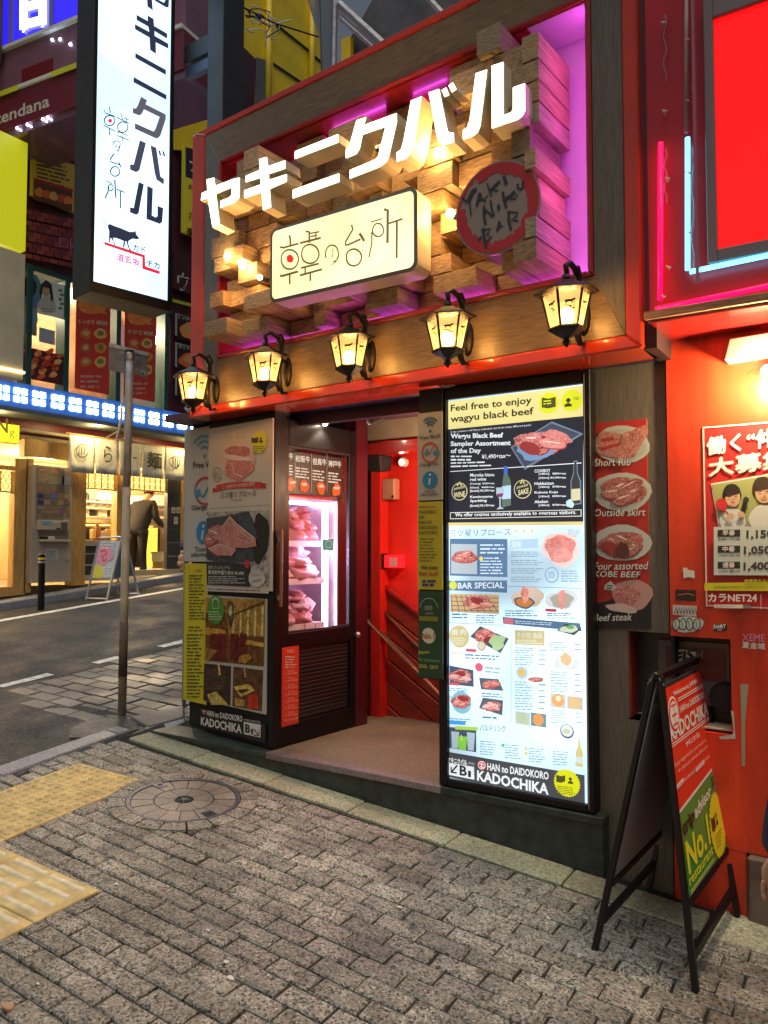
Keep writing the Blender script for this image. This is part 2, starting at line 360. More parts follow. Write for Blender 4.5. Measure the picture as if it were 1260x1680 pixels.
class Print:
    """polygons, lettering and pictures laid on a plane, each layer a fraction of a millimetre proud of the last"""
    def __init__(s, pl, d=.001, m=None, mm=None):
        s.pl = pl; s.d = d; s.mb = MB(); s.m = m or M_P; s.mm = mm or M_PM; s.k = 0; s.cr = (0, 0, 1); s.sc = 1.
        s.rnd = random.Random(5)
    def crop(s, ox, oy, k): s.cr = (ox, oy, k); return s
    def h(s, p): ox, oy, k = s.cr; return s.pl.hit(ox + p[0] / k, oy + p[1] / k)
    def dd(s, lay): s.k += 1; return s.d + lay * .0012 + (s.k % 12) * .00008
    def lpoly(s, pts, c, lay=1, m=None):
        d = s.dd(lay); P = [s.pl.at(a, z, d) for a, z in pts]
        ar = sum(pts[i][0] * pts[(i + 1) % len(pts)][1] - pts[(i + 1) % len(pts)][0] * pts[i][1] for i in range(len(pts)))
        if ar < 0: P.reverse()
        s.mb.add(P, [list(range(len(P)))], m or s.m, c); return s
    def poly(s, pts, c, lay=1, m=None): return s.lpoly([s.h(p) for p in pts], c, lay, m)
    def rect(s, x0, y0, x1, y1, c, lay=1, m=None):
        """upright rectangle from its left-top and right-bottom pixels"""
        a0, z1 = s.h((x0, y0)); a1, z0 = s.h((x1, y1)); return s.lpoly([(a0, z0), (a1, z0), (a1, z1), (a0, z1)], c, lay, m)
    def lin(s, pts, w, c, lay=2, taper=False, m=None):
        """brush stroke along pixels; w in crop pixels measured upright"""
        P = [s.h(p) for p in pts]; a, z = s.h(pts[0]); _, z2 = s.h((pts[0][0], pts[0][1] + w)); hw = abs(z2 - z) / 2
        L, Rr = [], []
        for i, p in enumerate(P):
            q0 = P[max(i - 1, 0)]; q1 = P[min(i + 1, len(P) - 1)]; dx, dz = q1[0] - q0[0], q1[1] - q0[1]; l = math.hypot(dx, dz) or 1
            f = hw * (1 if not taper else (1.1 - .8 * i / (len(P) - 1)))
            L.append((p[0] - dz / l * f, p[1] + dx / l * f)); Rr.append((p[0] + dz / l * f, p[1] - dx / l * f))
        for i in range(len(P) - 1):
            s.lpoly([L[i], Rr[i], Rr[i + 1], L[i + 1]], c, lay, m)
        return s
    def ring(s, cx, cy, rx, ry, w, c, lay=2, n=28, a0=0, a1=360, wob=0., m=None):
        pts = [(cx + (rx + wob * math.sin(3 * t + cx)) * math.cos(t), cy + (ry + wob * math.cos(2 * t)) * math.sin(t)) for t in [math.radians(a0 + (a1 - a0) * i / n) for i in range(n + 1)]]
        return s.lin(pts, w, c, lay, m=m)
    def disc(s, cx, cy, r, c, lay=2, n=24, sx=1., star=0., m=None, jag=0.):
        """true circle (or saw-edged seal) on the plane; r in crop pixels measured upright"""
        a, z = s.h((cx, cy)); _, z2 = s.h((cx, cy + r)); R0 = abs(z2 - z); P = []
        nn = n * (2 if star else 1)
        for i in range(nn):
            t = 2 * math.pi * i / nn; q = R0 * (1 - (star if i % 2 else 0)) * (1 + (s.rnd.uniform(-jag, jag) if jag else 0)); P.append((a + q * sx * math.cos(t), z + q * math.sin(t)))
        return s.lpoly(P, c, lay, m)
    def text(s, t, x0, y0, x1, y1, hgt, c, lay=3, bold=0., tl=0., m=None):
        """lettering whose box runs from bottom-left (x0,y0) to bottom-right (x1,y1) and is hgt tall (pixels)"""
        if bold >= .018 and any(ord(ch) > 0x2E80 for ch in t):           # heavy strokes: the glyph set several times, a hair apart
            w = hgt * bold * 1.1
            for dx, dy in ((-w, 0), (w, 0), (0, -w), (0, w), (0, 0)): s.text(t, x0 + dx, y0 + dy, x1 + dx, y1 + dy, hgt, c, lay, 0., tl, m)
            return s
        V, Fc = glyphs(t, bold); a, za = s.h((x0, y0)); b, zb = s.h((x1, y1)); c2, zc = s.h((x0 + tl, y0 - hgt)); d = s.dd(lay)
        P = [s.pl.at(a + (b - a) * x + (c2 - a) * y, za + (zb - za) * x + (zc - za) * y, d) for x, y in V]
        s.mb.add(P, Fc, m or s.m, c); return s
    def dash(s, x0, y0, x1, y1, n, c, lay=2, fill=.5, rag=.3, slope=0.):
        """small print too fine to read: rows of short bars"""
        H = (y1 - y0) / n
        for i in range(n):
            y = y0 + H * (i + .5); x = x0; xe = x1 - (x1 - x0) * s.rnd.uniform(0, rag)
            while x < xe:
                w = s.rnd.uniform(.5, 2.2) * H * 1.6; w = min(w, xe - x); yy = y + slope * (x - x0); h = H * fill * s.rnd.uniform(.7, 1) / 2
                if w > H * .2: s.poly([(x, yy - h), (x + w, yy - h + slope * w), (x + w, yy + h + slope * w), (x, yy + h)], c, lay)
                x += w + H * .35
        return s
    def blob(s, cx, cy, rx, ry, c, lay=2, m=None, rag=.18, n=18, rot=0., seed=None):
        r = random.Random(seed if seed is not None else int(cx * 13 + cy * 7)); P = []
        ph = [r.uniform(0, 6.28) for _ in range(3)]
        for i in range(n):
            t = 2 * math.pi * i / n; q = 1 + rag * (.5 * math.sin(2 * t + ph[0]) + .4 * math.sin(3 * t + ph[1]) + .4 * math.sin(5 * t + ph[2])); x, y = rx * q * math.cos(t), ry * q * math.sin(t)
            P.append((cx + x * math.cos(rot) - y * math.sin(rot), cy + x * math.sin(rot) + y * math.cos(rot)))
        return s.poly(P, c, lay, m)
    def slices(s, cx, cy, rx, ry, lay=4, n=5, cols=((.62, .12, .11), (.72, .2, .17), (.55, .09, .08)), seed=1):
        """a heap of marbled meat slices"""
        r = random.Random(seed)
        s.blob(cx, cy, rx * .95, ry * .85, (.40, .07, .06), lay - 1, s.mm, .14, seed=seed)
        for i in range(n):
            x = cx + rx * .6 * math.cos(i * 2.4 + seed) * (.4 + .6 * i / n); y = cy + ry * .5 * math.sin(i * 2.4 + seed) * (.4 + .6 * i / n)
            a, b = rx * r.uniform(.36, .55), ry * r.uniform(.3, .45); ro = r.uniform(-.5, .5)
            s.blob(x + rx * .02, y + ry * .05, a * 1.04, b * 1.08, (.30, .04, .04), lay + i * .3, None, .1, seed=seed + i, rot=ro)
            s.blob(x, y, a, b, cols[i % len(cols)], lay + i * .3 + .15, s.mm, .1, seed=seed + i, rot=ro)
            s.blob(x - a * .1, y - b * .25, a * .6, b * .12, (.88, .66, .6), lay + i * .3 + .25, None, .3, seed=seed + i, rot=ro)
        return s
    def build(s, name, parent, label=None): return s.mb.build(name, parent, label=label)
# ================================================================ GROUND
def sheet(name, xs, ys, f, m, dz=0., kind='structure'):
    b = MB(); V = [(x, y, f(x, y) + dz) for y in ys for x in xs]; n = len(xs)
    F = [(j * n + i, j * n + i + 1, (j + 1) * n + i + 1, (j + 1) * n + i) for j in range(len(ys) - 1) for i in range(n - 1)]
    b.add(V, F, m); o = b.build(name, kind=kind); return o
def ws(*v): return list(v)
base = sheet('ground', [-120, -40, -14, -10.15, -4.5, 0, 20, 80], [-80, -20, -6, 0, 3, 8, 16, 40, 120], lambda x, y: RZ(max(-16, min(-4.5, x)), max(0, min(16, y))) - .25 - .04 * max(0, x + 4.5), M_ASPH2)
KX = lambda y: -4.40 + (3.5 - y) * .17                                    # inner edge of the kerb at the corner
# asphalt of the side street
road = MB(); 
V = [(-10.15, -6), (-3.1, -6), (-4.28, 2.0), (-4.52, 3.42), (-4.62, 3.86), (-6.0, 3.76), (-6.3, 3.9), (-6.3, 18), (-10.15, 18)]
road.add([(x, y, RZ(x, y)) for x, y in V], [list(range(len(V)))], M_ASPH)
road = road.build('road', kind='structure')
# worn asphalt patch by the kerb corner
b = MB(); V = [R(*p) for p in [(118, 1196), (150, 1180), (205, 1176), (230, 1196), (213, 1203), (160, 1212), (112, 1212)]]
b.add([(v.x, v.y, v.z + .008) for v in V], [list(range(len(V)))[::-1]], M_ASPH2); b.build('asphalt_patch', road)
# painted lines: chipped strip at the edge of the pavers, clean line across the street
rnd = random.Random(3)
b = MB()
y = 2.2
while y < 17:
    l = rnd.uniform(.05, .5); x0 = -6.50 + rnd.uniform(-.012, .012); x1 = -6.39 + rnd.uniform(-.02, .02)
    if rnd.random() < .8 or y > 9:
        b.add([(xx, yy, RZ(xx, yy) + .005) for xx, yy in ((x0, y), (x1 + rnd.uniform(-.03, .01), y), (x1, y + l), (x0 + rnd.uniform(-.01, .02), y + l))], [(0, 1, 2, 3)], M_ROADW)
    y += l + rnd.choice([0, 0, .01, .05])
b.build('edge_line', road)
b = MB(); 
for i in range(20):
    y0 = 1 + i * .8; b.add([(xx, yy, RZ(xx, yy) + .004) for xx, yy in ((-9.5, y0), (-9.37, y0), (-9.37, y0 + .8), (-9.5, y0 + .8))], [(0, 1, 2, 3)], M_ROADW)
b.build('painted_line', road)
# kerb and gutter across the street
fk = MB()
fkr = thing('far_kerb', 'low grey kerb along the foot of the noodle shop across the street', 'kerb', (-10.2, 6, RZ(-10.2, 6)))
fkr['kind'] = 'structure'; del fkr['category']
for i in range(14):
    y0 = 3.2 + i * .9
    MB().hexa([(-10.32, y0, RZ(-10.2, y0) - .05), (-10.15, y0, RZ(-10.2, y0) - .05), (-10.15, y0 + .89, RZ(-10.2, y0 + .9) - .05), (-10.32, y0 + .89, RZ(-10.2, y0 + .9) - .05),
      (-10.32, y0, RZ(-10.2, y0) + .11), (-10.16, y0, RZ(-10.2, y0) + .10), (-10.16, y0 + .89, RZ(-10.2, y0 + .9) + .10), (-10.32, y0 + .89, RZ(-10.2, y0 + .9) + .11)], M_KERB).build('kerb_stone', fkr, bevel=.01)
b = MB(); 
b.add([(x, y, RZ(-10.2, y) + .105) for x, y in ((-14, 2), (-10.32, 2), (-10.32, 17), (-14, 17))], [(0, 1, 2, 3)], M_FLOORC); b.build('shop_forecourt', kind='structure')
# ---------------------------------------------------------------- main pavement
pv = sheet('pavement', [-4.4, -3, -2, -1, 0, 2, 5], [-3, 0, 1, 2, 3, 3.8, 5], lambda x, y: GZ(x, y), M_JOINT, -.016)
for v in pv.data.vertices:
    if v.co.x < -4.35: v.co.x = KX(v.co.y) + .02; v.co.z = GZ(v.co.x, v.co.y) - .016
def slab_mesh(name, w, l, h, m, bev=.006, wob=.002, seed=0, rr=None):
    """a block with worn rounded corners, top at z=0"""
    r = random.Random(seed); P = []
    c = min(w, l) * .045
    for x, y, dx, dy in ((-1, -1, 1, 0), (1, -1, -1, 0), (1, -1, 0, 1), (1, 1, 0, -1), (1, 1, -1, 0), (-1, 1, 1, 0), (-1, 1, 0, -1), (-1, -1, 0, 1)):
        P.append((x * l / 2 + dx * c * r.uniform(.6, 1.5) + r.uniform(-wob, wob), y * w / 2 + dy * c * r.uniform(.6, 1.5) + r.uniform(-wob, wob)))
    # order ring
    ring = [P[0], P[1], P[2], P[3], P[4], P[5], P[6], P[7]]
    b = MB(); n = 8; cx = 0; top = [(x * (1 - bev * 2.4 / l), y * (1 - bev * 2.4 / w), r.uniform(-.0008, .0008)) for x, y in ring]
    b.add([(x, y, -h) for x, y in ring] + [(x, y, -bev) for x, y in ring] + top,
          [[i, (i + 1) % n, n + (i + 1) % n, n + i] for i in range(n)] + [[n + i, n + (i + 1) % n, 2 * n + (i + 1) % n, 2 * n + i] for i in range(n)] + [[2 * n + i for i in range(n)]], m)
    return b
PB = [slab_mesh('p', .0908, .1925, .03, M_PAVER, seed=k, wob=.003) for k in range(8)]
PM = [b.mesh('paving_stone') for b in PB]
# yellow tactile tiles (metres on the slope), run parallel to the kerb
def gp(x, y): return G(x, y)
MH = Vector((G(302, 1313).x, G(302, 1313).y)); MHR = .305
tA = gp(130, 1252.8); tB = gp(61.5, 1277.6)
e1 = Vector((tB.x - tA.x, tB.y - tA.y)).normalized(); e2 = Vector((-e1.y, e1.x)); 
if e2.x < 0: e2 = -e2
TW, TL = .30, .50                                                             # along the kerb, across
T0 = Vector((tA.x, tA.y))
def in_tile(p, grow=0.):
    q = Vector((p[0], p[1])) - T0; a, c = q.dot(e1), q.dot(e2)
    if -grow < a < 3 * TW + .02 + grow and -grow < c < TL + grow: return True
    return False
def tile_poly(): pass
slope_rot = Matrix.Rotation(math.radians(-1.15), 4, 'X')
gn = Vector((.083, -.02, 1)).normalized()
def on_slope(x, y, yaw=0., dz=0.):
    q = Vector((0, 0, 1)).rotation_difference(gn).to_matrix().to_4x4()
    return Matrix.Translation((x, y, GZ(x, y) + dz)) @ q @ Matrix.Rotation(yaw, 4, 'Z')
rnd = random.Random(11)
cand = []
row = 0; ang = math.radians(1.0)
yy = -.745
while yy < 3.44:
    xoff = rnd.uniform(-.02, .02) + (.1 if row % 2 else 0)
    x = -5.0 + xoff
    while x < .9:
        X = x * math.cos(ang); Y = yy + (x + 1) * math.sin(ang)
        if X + .02 > KX(Y) and Y < 3.40 and not in_tile((X, Y), -.085) and (Vector((X, Y)) - MH).length > .345:
            u, v = proj((X, Y, GZ(X, Y)))
            if X < .85: cand.append((0 if (-10 < u < 1270 and 0 < v < 1690) else 1, X, Y, rnd.uniform(-.018, .018), rnd.randrange(8), rnd.uniform(-.0028, .0022)))
        x += .2 + rnd.uniform(-.003, .003)
    yy += .0975; row += 1
def pscore(c): return 100 * c[0] + (Vector((c[1], c[2], 0)) - Vector((0, 0, CAMZ))).length
cand.sort(key=pscore)
for c in cand[:296]:
    o = bpy.data.objects.new('paving_stone', PM[c[4]]); COL.objects.link(o); o.parent = pv
    o.matrix_local = on_slope(c[1], c[2], ang + c[3], c[5])
b = MB()
for c in cand[296:]:
    Mx = on_slope(c[1], c[2], ang + c[3], c[5]); k = rnd.uniform(.78, 1.2); s0 = PB[c[4]]
    b.add([Mx @ Vector(v) for v in s0.v], s0.f, M_PAVER, (k, k * rnd.uniform(.95, 1.0), k * rnd.uniform(.92, 1.03)))
b.build('paving_stone_far', pv, kind='stuff')
# pale border slabs along the plinth
x = -4.30; k = 0
while x < .9:
    l = .60; y0 = 3.405; y1 = 3.60 if x < -1.2 else 3.69
    s0 = slab_mesh('s', y1 - y0 - .006, l - .006, .03, M_BORDER, .005, .001, seed=k)
    me = s0.mesh('border_slab'); o = bpy.data.objects.new('border_slab', me); COL.objects.link(o); o.parent = pv; o.matrix_local = on_slope(x + l / 2, (y0 + y1) / 2, math.radians(.6), .002)
    x += l; k += 1
# narrow pavers row beside the border is part of the field; tactile tiles
M_TACTW = mat('worn_pale_ridge', (.74, .66, .46), .6, var=.2, vs=20, bump=.3)
def dots_tile():
    b = MB(); b.add(*_rr(TW - .004, TL - .004, .012), M_TACT)
    for i in range(5):
        for j in range(9):
            cx = (i - 2) * .057; cy = (j - 4) * .0535; b.lathe((cx, cy, 0), [(.0165, -.001), (.0145, .0045), (.010, .0075), (.0, .008)], M_TACT, 8)
    return b
def _rr(w, l, h):
    c = .004; P = [(-w / 2, -l / 2), (w / 2, -l / 2), (w / 2, l / 2), (-w / 2, l / 2)]
    T = [(-w / 2 + c, -l / 2 + c), (w / 2 - c, -l / 2 + c), (w / 2 - c, l / 2 - c), (-w / 2 + c, l / 2 - c)]
    V = [(x, y, -h) for x, y in P] + [(x, y, -c) for x, y in P] + [(x, y, 0) for x, y in T]
    F = [[i, (i + 1) % 4, 4 + (i + 1) % 4, 4 + i] for i in range(4)] + [[4 + i, 4 + (i + 1) % 4, 8 + (i + 1) % 4, 8 + i] for i in range(4)] + [[8, 9, 10, 11]]
    return V, F
def bars_tile(W_, L_):
    b = MB(); b.add(*_rr(W_ - .004, L_ - .004, .012), M_TACT)
    for i in range(4):
        for half in (0, 1):
            x = (i - 1.5) * W_ / 4.2; y0 = -L_ / 2 + .03 + half * (L_ / 2 - .022); y1 = y0 + L_ / 2 - .045
            b.hexa([(x - .016, y0, -.001), (x + .016, y0, -.001), (x + .016, y1, -.001), (x - .016, y1, -.001), (x - .010, y0 + .006, .006), (x + .010, y0 + .006, .006), (x + .010, y1 - .006, .006), (x - .010, y1 - .006, .006)], M_TACTW)
    return b
ta = math.atan2(e1.y, e1.x)
md = dots_tile().mesh('tactile_dot_tile'); 
def put_tile(me, a, c, nm):
    p = T0 + e1 * a + e2 * c; o = bpy.data.objects.new(nm, me); COL.objects.link(o); o.parent = pv; o.matrix_local = on_slope(p.x, p.y, ta, .006)
for i in range(3): put_tile(md, TW * (i + .5), TL / 2 - (0 if i < 3 else .03), 'tactile_dot_tile')
put_tile(md, TW * 3.5, TL / 2 + .0, 'tactile_dot_tile')
mb_ = bars_tile(.30, .44).mesh('tactile_bar_tile')
p0 = G(33, 1404); q = Vector((p0.x, p0.y)) - T0; aa, cc = q.dot(e1), q.dot(e2)
for i in range(4): 
    put_tile(mb_, TW * 3 + .02 + .30 * (i + .5), .40 if i == 0 else .40, 'tactile_bar_tile') if False else None
# the guiding-bar tiles turn along the walking line: their long side crosses the picture to the lower right
gA, gB, gC = G(30, 1404), G(163, 1463), G(60, 1513)
u1 = Vector((gB.x - gA.x, gB.y - gA.y)); u2 = Vector((gC.x - gB.x, gC.y - gB.y)); L1, L2 = u1.length, u2.length
ub = u1.normalized(); va = Vector((ub.y, -ub.x)); 
mbar = bars_tile(.30, .52).mesh('tactile_bar_tile')
def put_bar(s, t):
    p = Vector((gB.x, gB.y)) + ub * (-.26 + s) + va * (.15 + t); o = bpy.data.objects.new('tactile_bar_tile', mbar); COL.objects.link(o); o.parent = pv; o.matrix_local = on_slope(p.x, p.y, math.atan2(ub.y, ub.x) - math.pi / 2, .0085)
for s, t in ((0, 0), (-.52, 0), (0, .302), (-.52, .302), (0, .604), (-.52, .604)): put_bar(s, t)
# kerb stones at the corner
kb = thing('kerb', 'bluish granite kerb between the paved corner and the side street', 'kerb', (-4.3, 3, GZ(-4.3, 3))); kb['kind'] = 'structure'; del kb['category']
y = -2.0
while y < 3.5:
    l = min(.9, 3.52 - y); x0, x1 = KX(y), KX(y + l); w = .14
    zz = lambda X, Y: GZ(X, Y) + .012
    P = [(x0 - w, y), (x0, y), (x1, y + l - .008), (x1 - w, y + l - .008)]
    MB().hexa([(X, Y, zz(X, Y) - .2) for X, Y in P] + [(X, Y, zz(X, Y)) for X, Y in P], M_KERB).build('kerb_stone', kb, bevel=.008); y += l
# side pavement: grey blocks behind the post
sp = MB(); V = [(-6.32, R(0, 1150).y - .05), (R(145, 1187).x, R(145, 1187).y), (-4.6, 3.75), (-4.28, 3.7), (-4.1, 8), (-4.1, 14), (-6.40, 14)]
sp.add([(x, y, RZ(x, y) - .010) for x, y in V], [list(range(len(V)))], M_JOINT); sp = sp.build('side_pavement', kind='structure')
SB = [slab_mesh('q', .145, .29, .03, M_PAVER2, seed=20 + k, wob=.003) for k in range(5)]; SM = [b.mesh('paving_stone') for b in SB]
rq = Vector((-.04, -.09, 1)).normalized(); rq = Vector((0, 0, 1)).rotation_difference(Vector((.04, -.09, 1)).normalized()).to_matrix().to_4x4()
n = 0; yy = 3.03; row = 0; l0, l1 = R(0, 1150), R(145, 1187)
while yy < 9.6:
    x = -6.30 + (.15 if row % 2 else 0)
    while x < -4.35:
        if n < 298 and (yy > 3.79 or (yy - l0.y) > (l1.y - l0.y) / (l1.x - l0.x) * (x - l0.x) + .06):
            o = bpy.data.objects.new('paving_stone', SM[rnd.randrange(5)]); COL.objects.link(o); o.parent = sp
            o.matrix_local = Matrix.Translation((x, yy, RZ(x, yy) + rnd.uniform(-.004, .004))) @ rq @ Matrix.Rotation(rnd.uniform(-.02, .02), 4, 'Z'); n += 1
        x += .3
    yy += .155; row += 1
# kerb slabs round the foot of the building's left corner
kc = thing('corner_kerb', 'dark stone kerb slabs round the corner foot of the restaurant', 'kerb', (-4.5, 4, .32)); kc['kind'] = 'structure'; del kc['category']
def quadslab(pts, h, m, name, par, f=R, dz=0.):
    P = [f(*p) for p in pts]
    MB().hexa([(v.x, v.y, v.z - .1) for v in P] + [(v.x, v.y, v.z + h + dz) for v in P], m).build(name, par, bevel=.008)
quadslab([(213, 1180), (243, 1196), (302, 1181), (302, 1160)][::1], .02, M_PAVER2, 'kerb_slab', kc)
quadslab([(236, 1196), (262, 1206), (304, 1186), (304, 1176)], .012, M_KERB, 'kerb_slab', kc)
quadslab([(170, 1172), (200, 1190), (238, 1186), (212, 1176)], .004, M_PAVER2, 'kerb_slab', kc)
# ---------------------------------------------------------------- manhole cover inlaid with stone
MX = on_slope(MH.x, MH.y, .35, .004)
mh = thing('manhole_cover', 'round manhole cover inlaid with wedge stones in the paving', 'manhole cover', (MH.x, MH.y, GZ(MH.x, MH.y)))
def wedge(r0, r1, a0, a1, h0, h1, m, n=4, c=(1, 1, 1), bev=.003):
    b = MB(); T = [a0 + (a1 - a0) * i / n for i in range(n + 1)]
    out = [(r1 * math.cos(t), r1 * math.sin(t)) for t in T]; inn = [(r0 * math.cos(t), r0 * math.sin(t)) for t in reversed(T)]
    P = out + (inn if r0 > 0 else [(0, 0)]); k = len(P); b.add([MX @ Vector((x, y, h0)) for x, y in P] + [MX @ Vector((x, y, h1)) for x, y in P],
        [[i, (i + 1) % k, k + (i + 1) % k, k + i] for i in range(k)] + [[k + i for i in range(k)]], m, c); return b
def ringseg(r0, r1, h0, h1, m, n=48):
    b = MB()
    for i in range(n):
        a0, a1 = 2 * math.pi * i / n, 2 * math.pi * (i + 1) / n
        P = [(r0, a0), (r1, a0), (r1, a1), (r0, a1)]; P = [(r * math.cos(a), r * math.sin(a)) for r, a in P]
        V = [MX @ Vector((x, y, z)) for z in (h0, h1) for x, y in P]; b.add(V, [(4, 5, 6, 7), (1, 2, 6, 5), (3, 0, 4, 7)], m)
    return b
ringseg(.278, .300, -.02, .005, mat('worn_rim_iron', (.16, .17, .20), .4, metal=.6, var=.3, vs=20, bump=.3)).build('rim', mh)
wedge(0, .278, 0, 2 * math.pi - .001, -.01, -.004, M_JOINT, 40).build('cover_bed', mh)
MS = stone('cover_stone', (.30, .28, .25), .3, 160, .6, .12, .4)
for i in range(16):
    a = 2 * math.pi * i / 16; wedge(.160, .274, a + .012, a + 2 * math.pi / 16 - .012, -.01, .001 + rnd.uniform(-.001, .001), MS, 4).build('wedge_stone', mh)
for i in range(8):
    a = 2 * math.pi * i / 8 + .2; wedge(.052, .154, a + .018, a + 2 * math.pi / 8 - .018, -.01, .001, MS, 4).build('inner_wedge_stone', mh)
b = MB(); b.lathe((0, 0, 0), [(.048, -.01), (.048, .003), (.040, .004), (.038, .001), (0, .001)], M_STEELD, 24)
for i in range(5):
    a = 2 * math.pi * i / 5; b.prism([(.006 * math.cos(a + 1.57), .006 * math.sin(a + 1.57), .0015), (.034 * math.cos(a), .034 * math.sin(a), .0015), (.006 * math.cos(a - 1.57), .006 * math.sin(a - 1.57), .0015)], (0, 0, .003), M_STEEL)
b.v = [tuple(MX @ Vector(v)) for v in b.v]; b.build('star_badge', mh)
for a in (2.62, -.55):
    b = MB(); ca, sa = math.cos(a), math.sin(a)
    P = [(.215, -.028), (.279, -.028), (.279, .028), (.215, .028)]; P = [(x * ca - y * sa, x * sa + y * ca) for x, y in P]
    b.add([MX @ Vector((x, y, z)) for z in (-.005, .0055) for x, y in P], [(0, 1, 5, 4), (1, 2, 6, 5), (2, 3, 7, 6), (3, 0, 4, 7), (4, 5, 6, 7)], M_KERB if a > 0 else M_STEELD)
    P = [(.235, -.012), (.262, -.012), (.262, .012), (.235, .012)]; P = [(x * ca - y * sa, x * sa + y * ca) for x, y in P]
    b.add([MX @ Vector((x, y, .006)) for x, y in P], [(0, 1, 2, 3)], M_BLACKM); b.build('lifting_slot', mh)
# collar of cut blocks round the cover
for i in range(18):
    a = 2 * math.pi * i / 18; wedge(.304, .392, a + .014, a + 2 * math.pi / 18 - .014, -.02, .005 + rnd.uniform(-.001, .001), M_PAVER, 3).build('collar_stone', mh)
# ---------------------------------------------------------------- litter
for i, (px, py, w) in enumerate([(378, 1606, .02), (191, 1452, .014), (341, 1528, .010), (371, 1580, .016), (12, 1655, .03), (440, 1602, .008), (62, 1616, .008), (655, 1490, .01), (900, 1508, .01)]):
    g = G(px, py); leaf = i == 4
    c = (.42, .24, .12) if leaf else (.7, .68, .63)
    m = M_P; b = MB(); P = [(g.x + w * math.cos(t) * rnd.uniform(.6, 1.2), g.y + w * .6 * math.sin(t) * rnd.uniform(.6, 1.2)) for t in [k * 1.05 for k in range(6)]]
    b.prism([(x, y, GZ(x, y) + .003) for x, y in P], (0, 0, .003 + (.004 if leaf else 0)), m, c)
    o = b.build('fallen_leaf' if leaf else 'paper_scrap')
    tag(o, ['folded white scrap on the lower middle paving', 'tiny white scrap beside the yellow guiding bars', 'small pale scrap on paving below the manhole cover', 'thin white stub between paving joints left of centre', 'brown curled leaf on the paving at the lower left corner', 'speck of pale litter on the lower middle paving', 'speck of pale litter near the left edge of paving', 'pale speck on paving below the glowing menu board', 'pale speck on paving left of the sandwich board'][i], 'leaf' if leaf else 'litter')
# ================================================================ RESTAURANT FRONT
F36 = Plane((-4, 3.6), (0, 3.6)); WALL = Plane((-4, 3.68), (0, 3.68))
FR = Plane((-3.916, 3.56), (-.891, 3.352)); FL = 3.032                   # front of the big sign frame
PIL = Plane((-3.915, 3.752), (-3.238, 3.650)); DOOR = Plane((-3.238, 3.65), (-3.17, 4.55))
HANG = Plane((-4.52, 3.27), (-4.52 + .158, 3.27 + .987)); FAR = Plane((-10.5, 0), (-10.5, 1))
ZB = 2.409; ZT = 4.345
bld = thing('restaurant_building', 'red and black restaurant front with raised step, wooden panel and red stair hall', 'building', (-2.4, 3.8, .1)); 
b = MB()     # step: dark stone riser with the aggregate landing on it
b.add([(-4.27, 3.60, .0), (-1.165, 3.60, -.1), (-1.165, 3.60, .292), (-4.27, 3.60, .292), (-4.27, 3.74, .0), (-1.165, 3.74, -.1), (-1.165, 3.74, .292), (-4.27, 3.74, .292)],
      [(0, 1, 2, 3), (1, 5, 6, 2), (3, 2, 6, 7), (4, 0, 3, 7)], M_PLINTH); b.build('plinth', bld, bevel=.006)
MB().box((-3.24, 3.585, .262), (-2.02, 3.66, .300), M_FLEDGE).build('step_nosing', bld, bevel=.004)
MB().box((-2.02, 3.585, .262), (-1.16, 3.675, .300), M_PLINTH).build('plinth_cap', bld, bevel=.004)
MB().box((-4.285, 3.585, .268), (-3.24, 3.80, .298), M_PLINTH).build('plinth_cap', bld, bevel=.004)
MB().box((-3.30, 3.66, .15), (-1.90, 4.90, .298), M_FLOOR).build('entrance_floor', bld)
# stairs going down behind the menu board
for i in range(6): MB().box((-1.9 + i * .24, 3.9, -.30 - .17 * i + .15), (-1.66 + i * .24, 4.88, .128 - .17 * i), M_FLOOR).build('stair_step', bld)
# red back wall and its dado of slanting boards
BW = Plane((-4, 4.88), (0, 4.88))
MB().box((-3.28, 4.90, -1.0), (-.9, 5.0, 2.75), M_REDIN).build('red_back_wall', bld)
PD = Plane((-4, 4.895), (0, 4.895))
h = lambda x, y: PD.hit(x, y)
def pp(pts, d0, d1, m, name, bev=.004):
    P = [PD.at(a, z, d1) for a, z in pts]; MB().prism(P, -PD.n * (d1 - d0), m).build(name, bld, bevel=bev)
dl = h(604, 955); dr = h(625, 957); de = h(720, 1032)
sl = (de[1] - dr[1]) / (de[0] - dr[0])
xa, xb = dl[0] - .1, 3.0
def dline(x, off): return dr[1] + off if x < dr[0] else dr[1] + (x - dr[0]) * sl + off
for k in range(9):                                                         # slanting boards with open joints
    t0, t1 = -.17 * k - .012, -.17 * (k + 1)
    top = [(xa, dline(xa, t0)), (dr[0], dline(dr[0], t0)), (xb, dline(xb, t0))]; bot = [(xb, dline(xb, t1)), (dr[0], dline(dr[0], t1)), (xa, dline(xa, t1))]
    pp([*top, *bot][::-1], 0, .022 + .004 * (k % 2), M_REDDADO, 'dado_board')
pp([(xa, dline(xa, .03)), (dr[0], dline(dr[0], .03)), (xb, dline(xb, .03)), (xb, dline(xb, -.005)), (dr[0], dline(dr[0], -.005)), (xa, dline(xa, -.005))][::-1], 0, .05, M_RED, 'dado_rail')
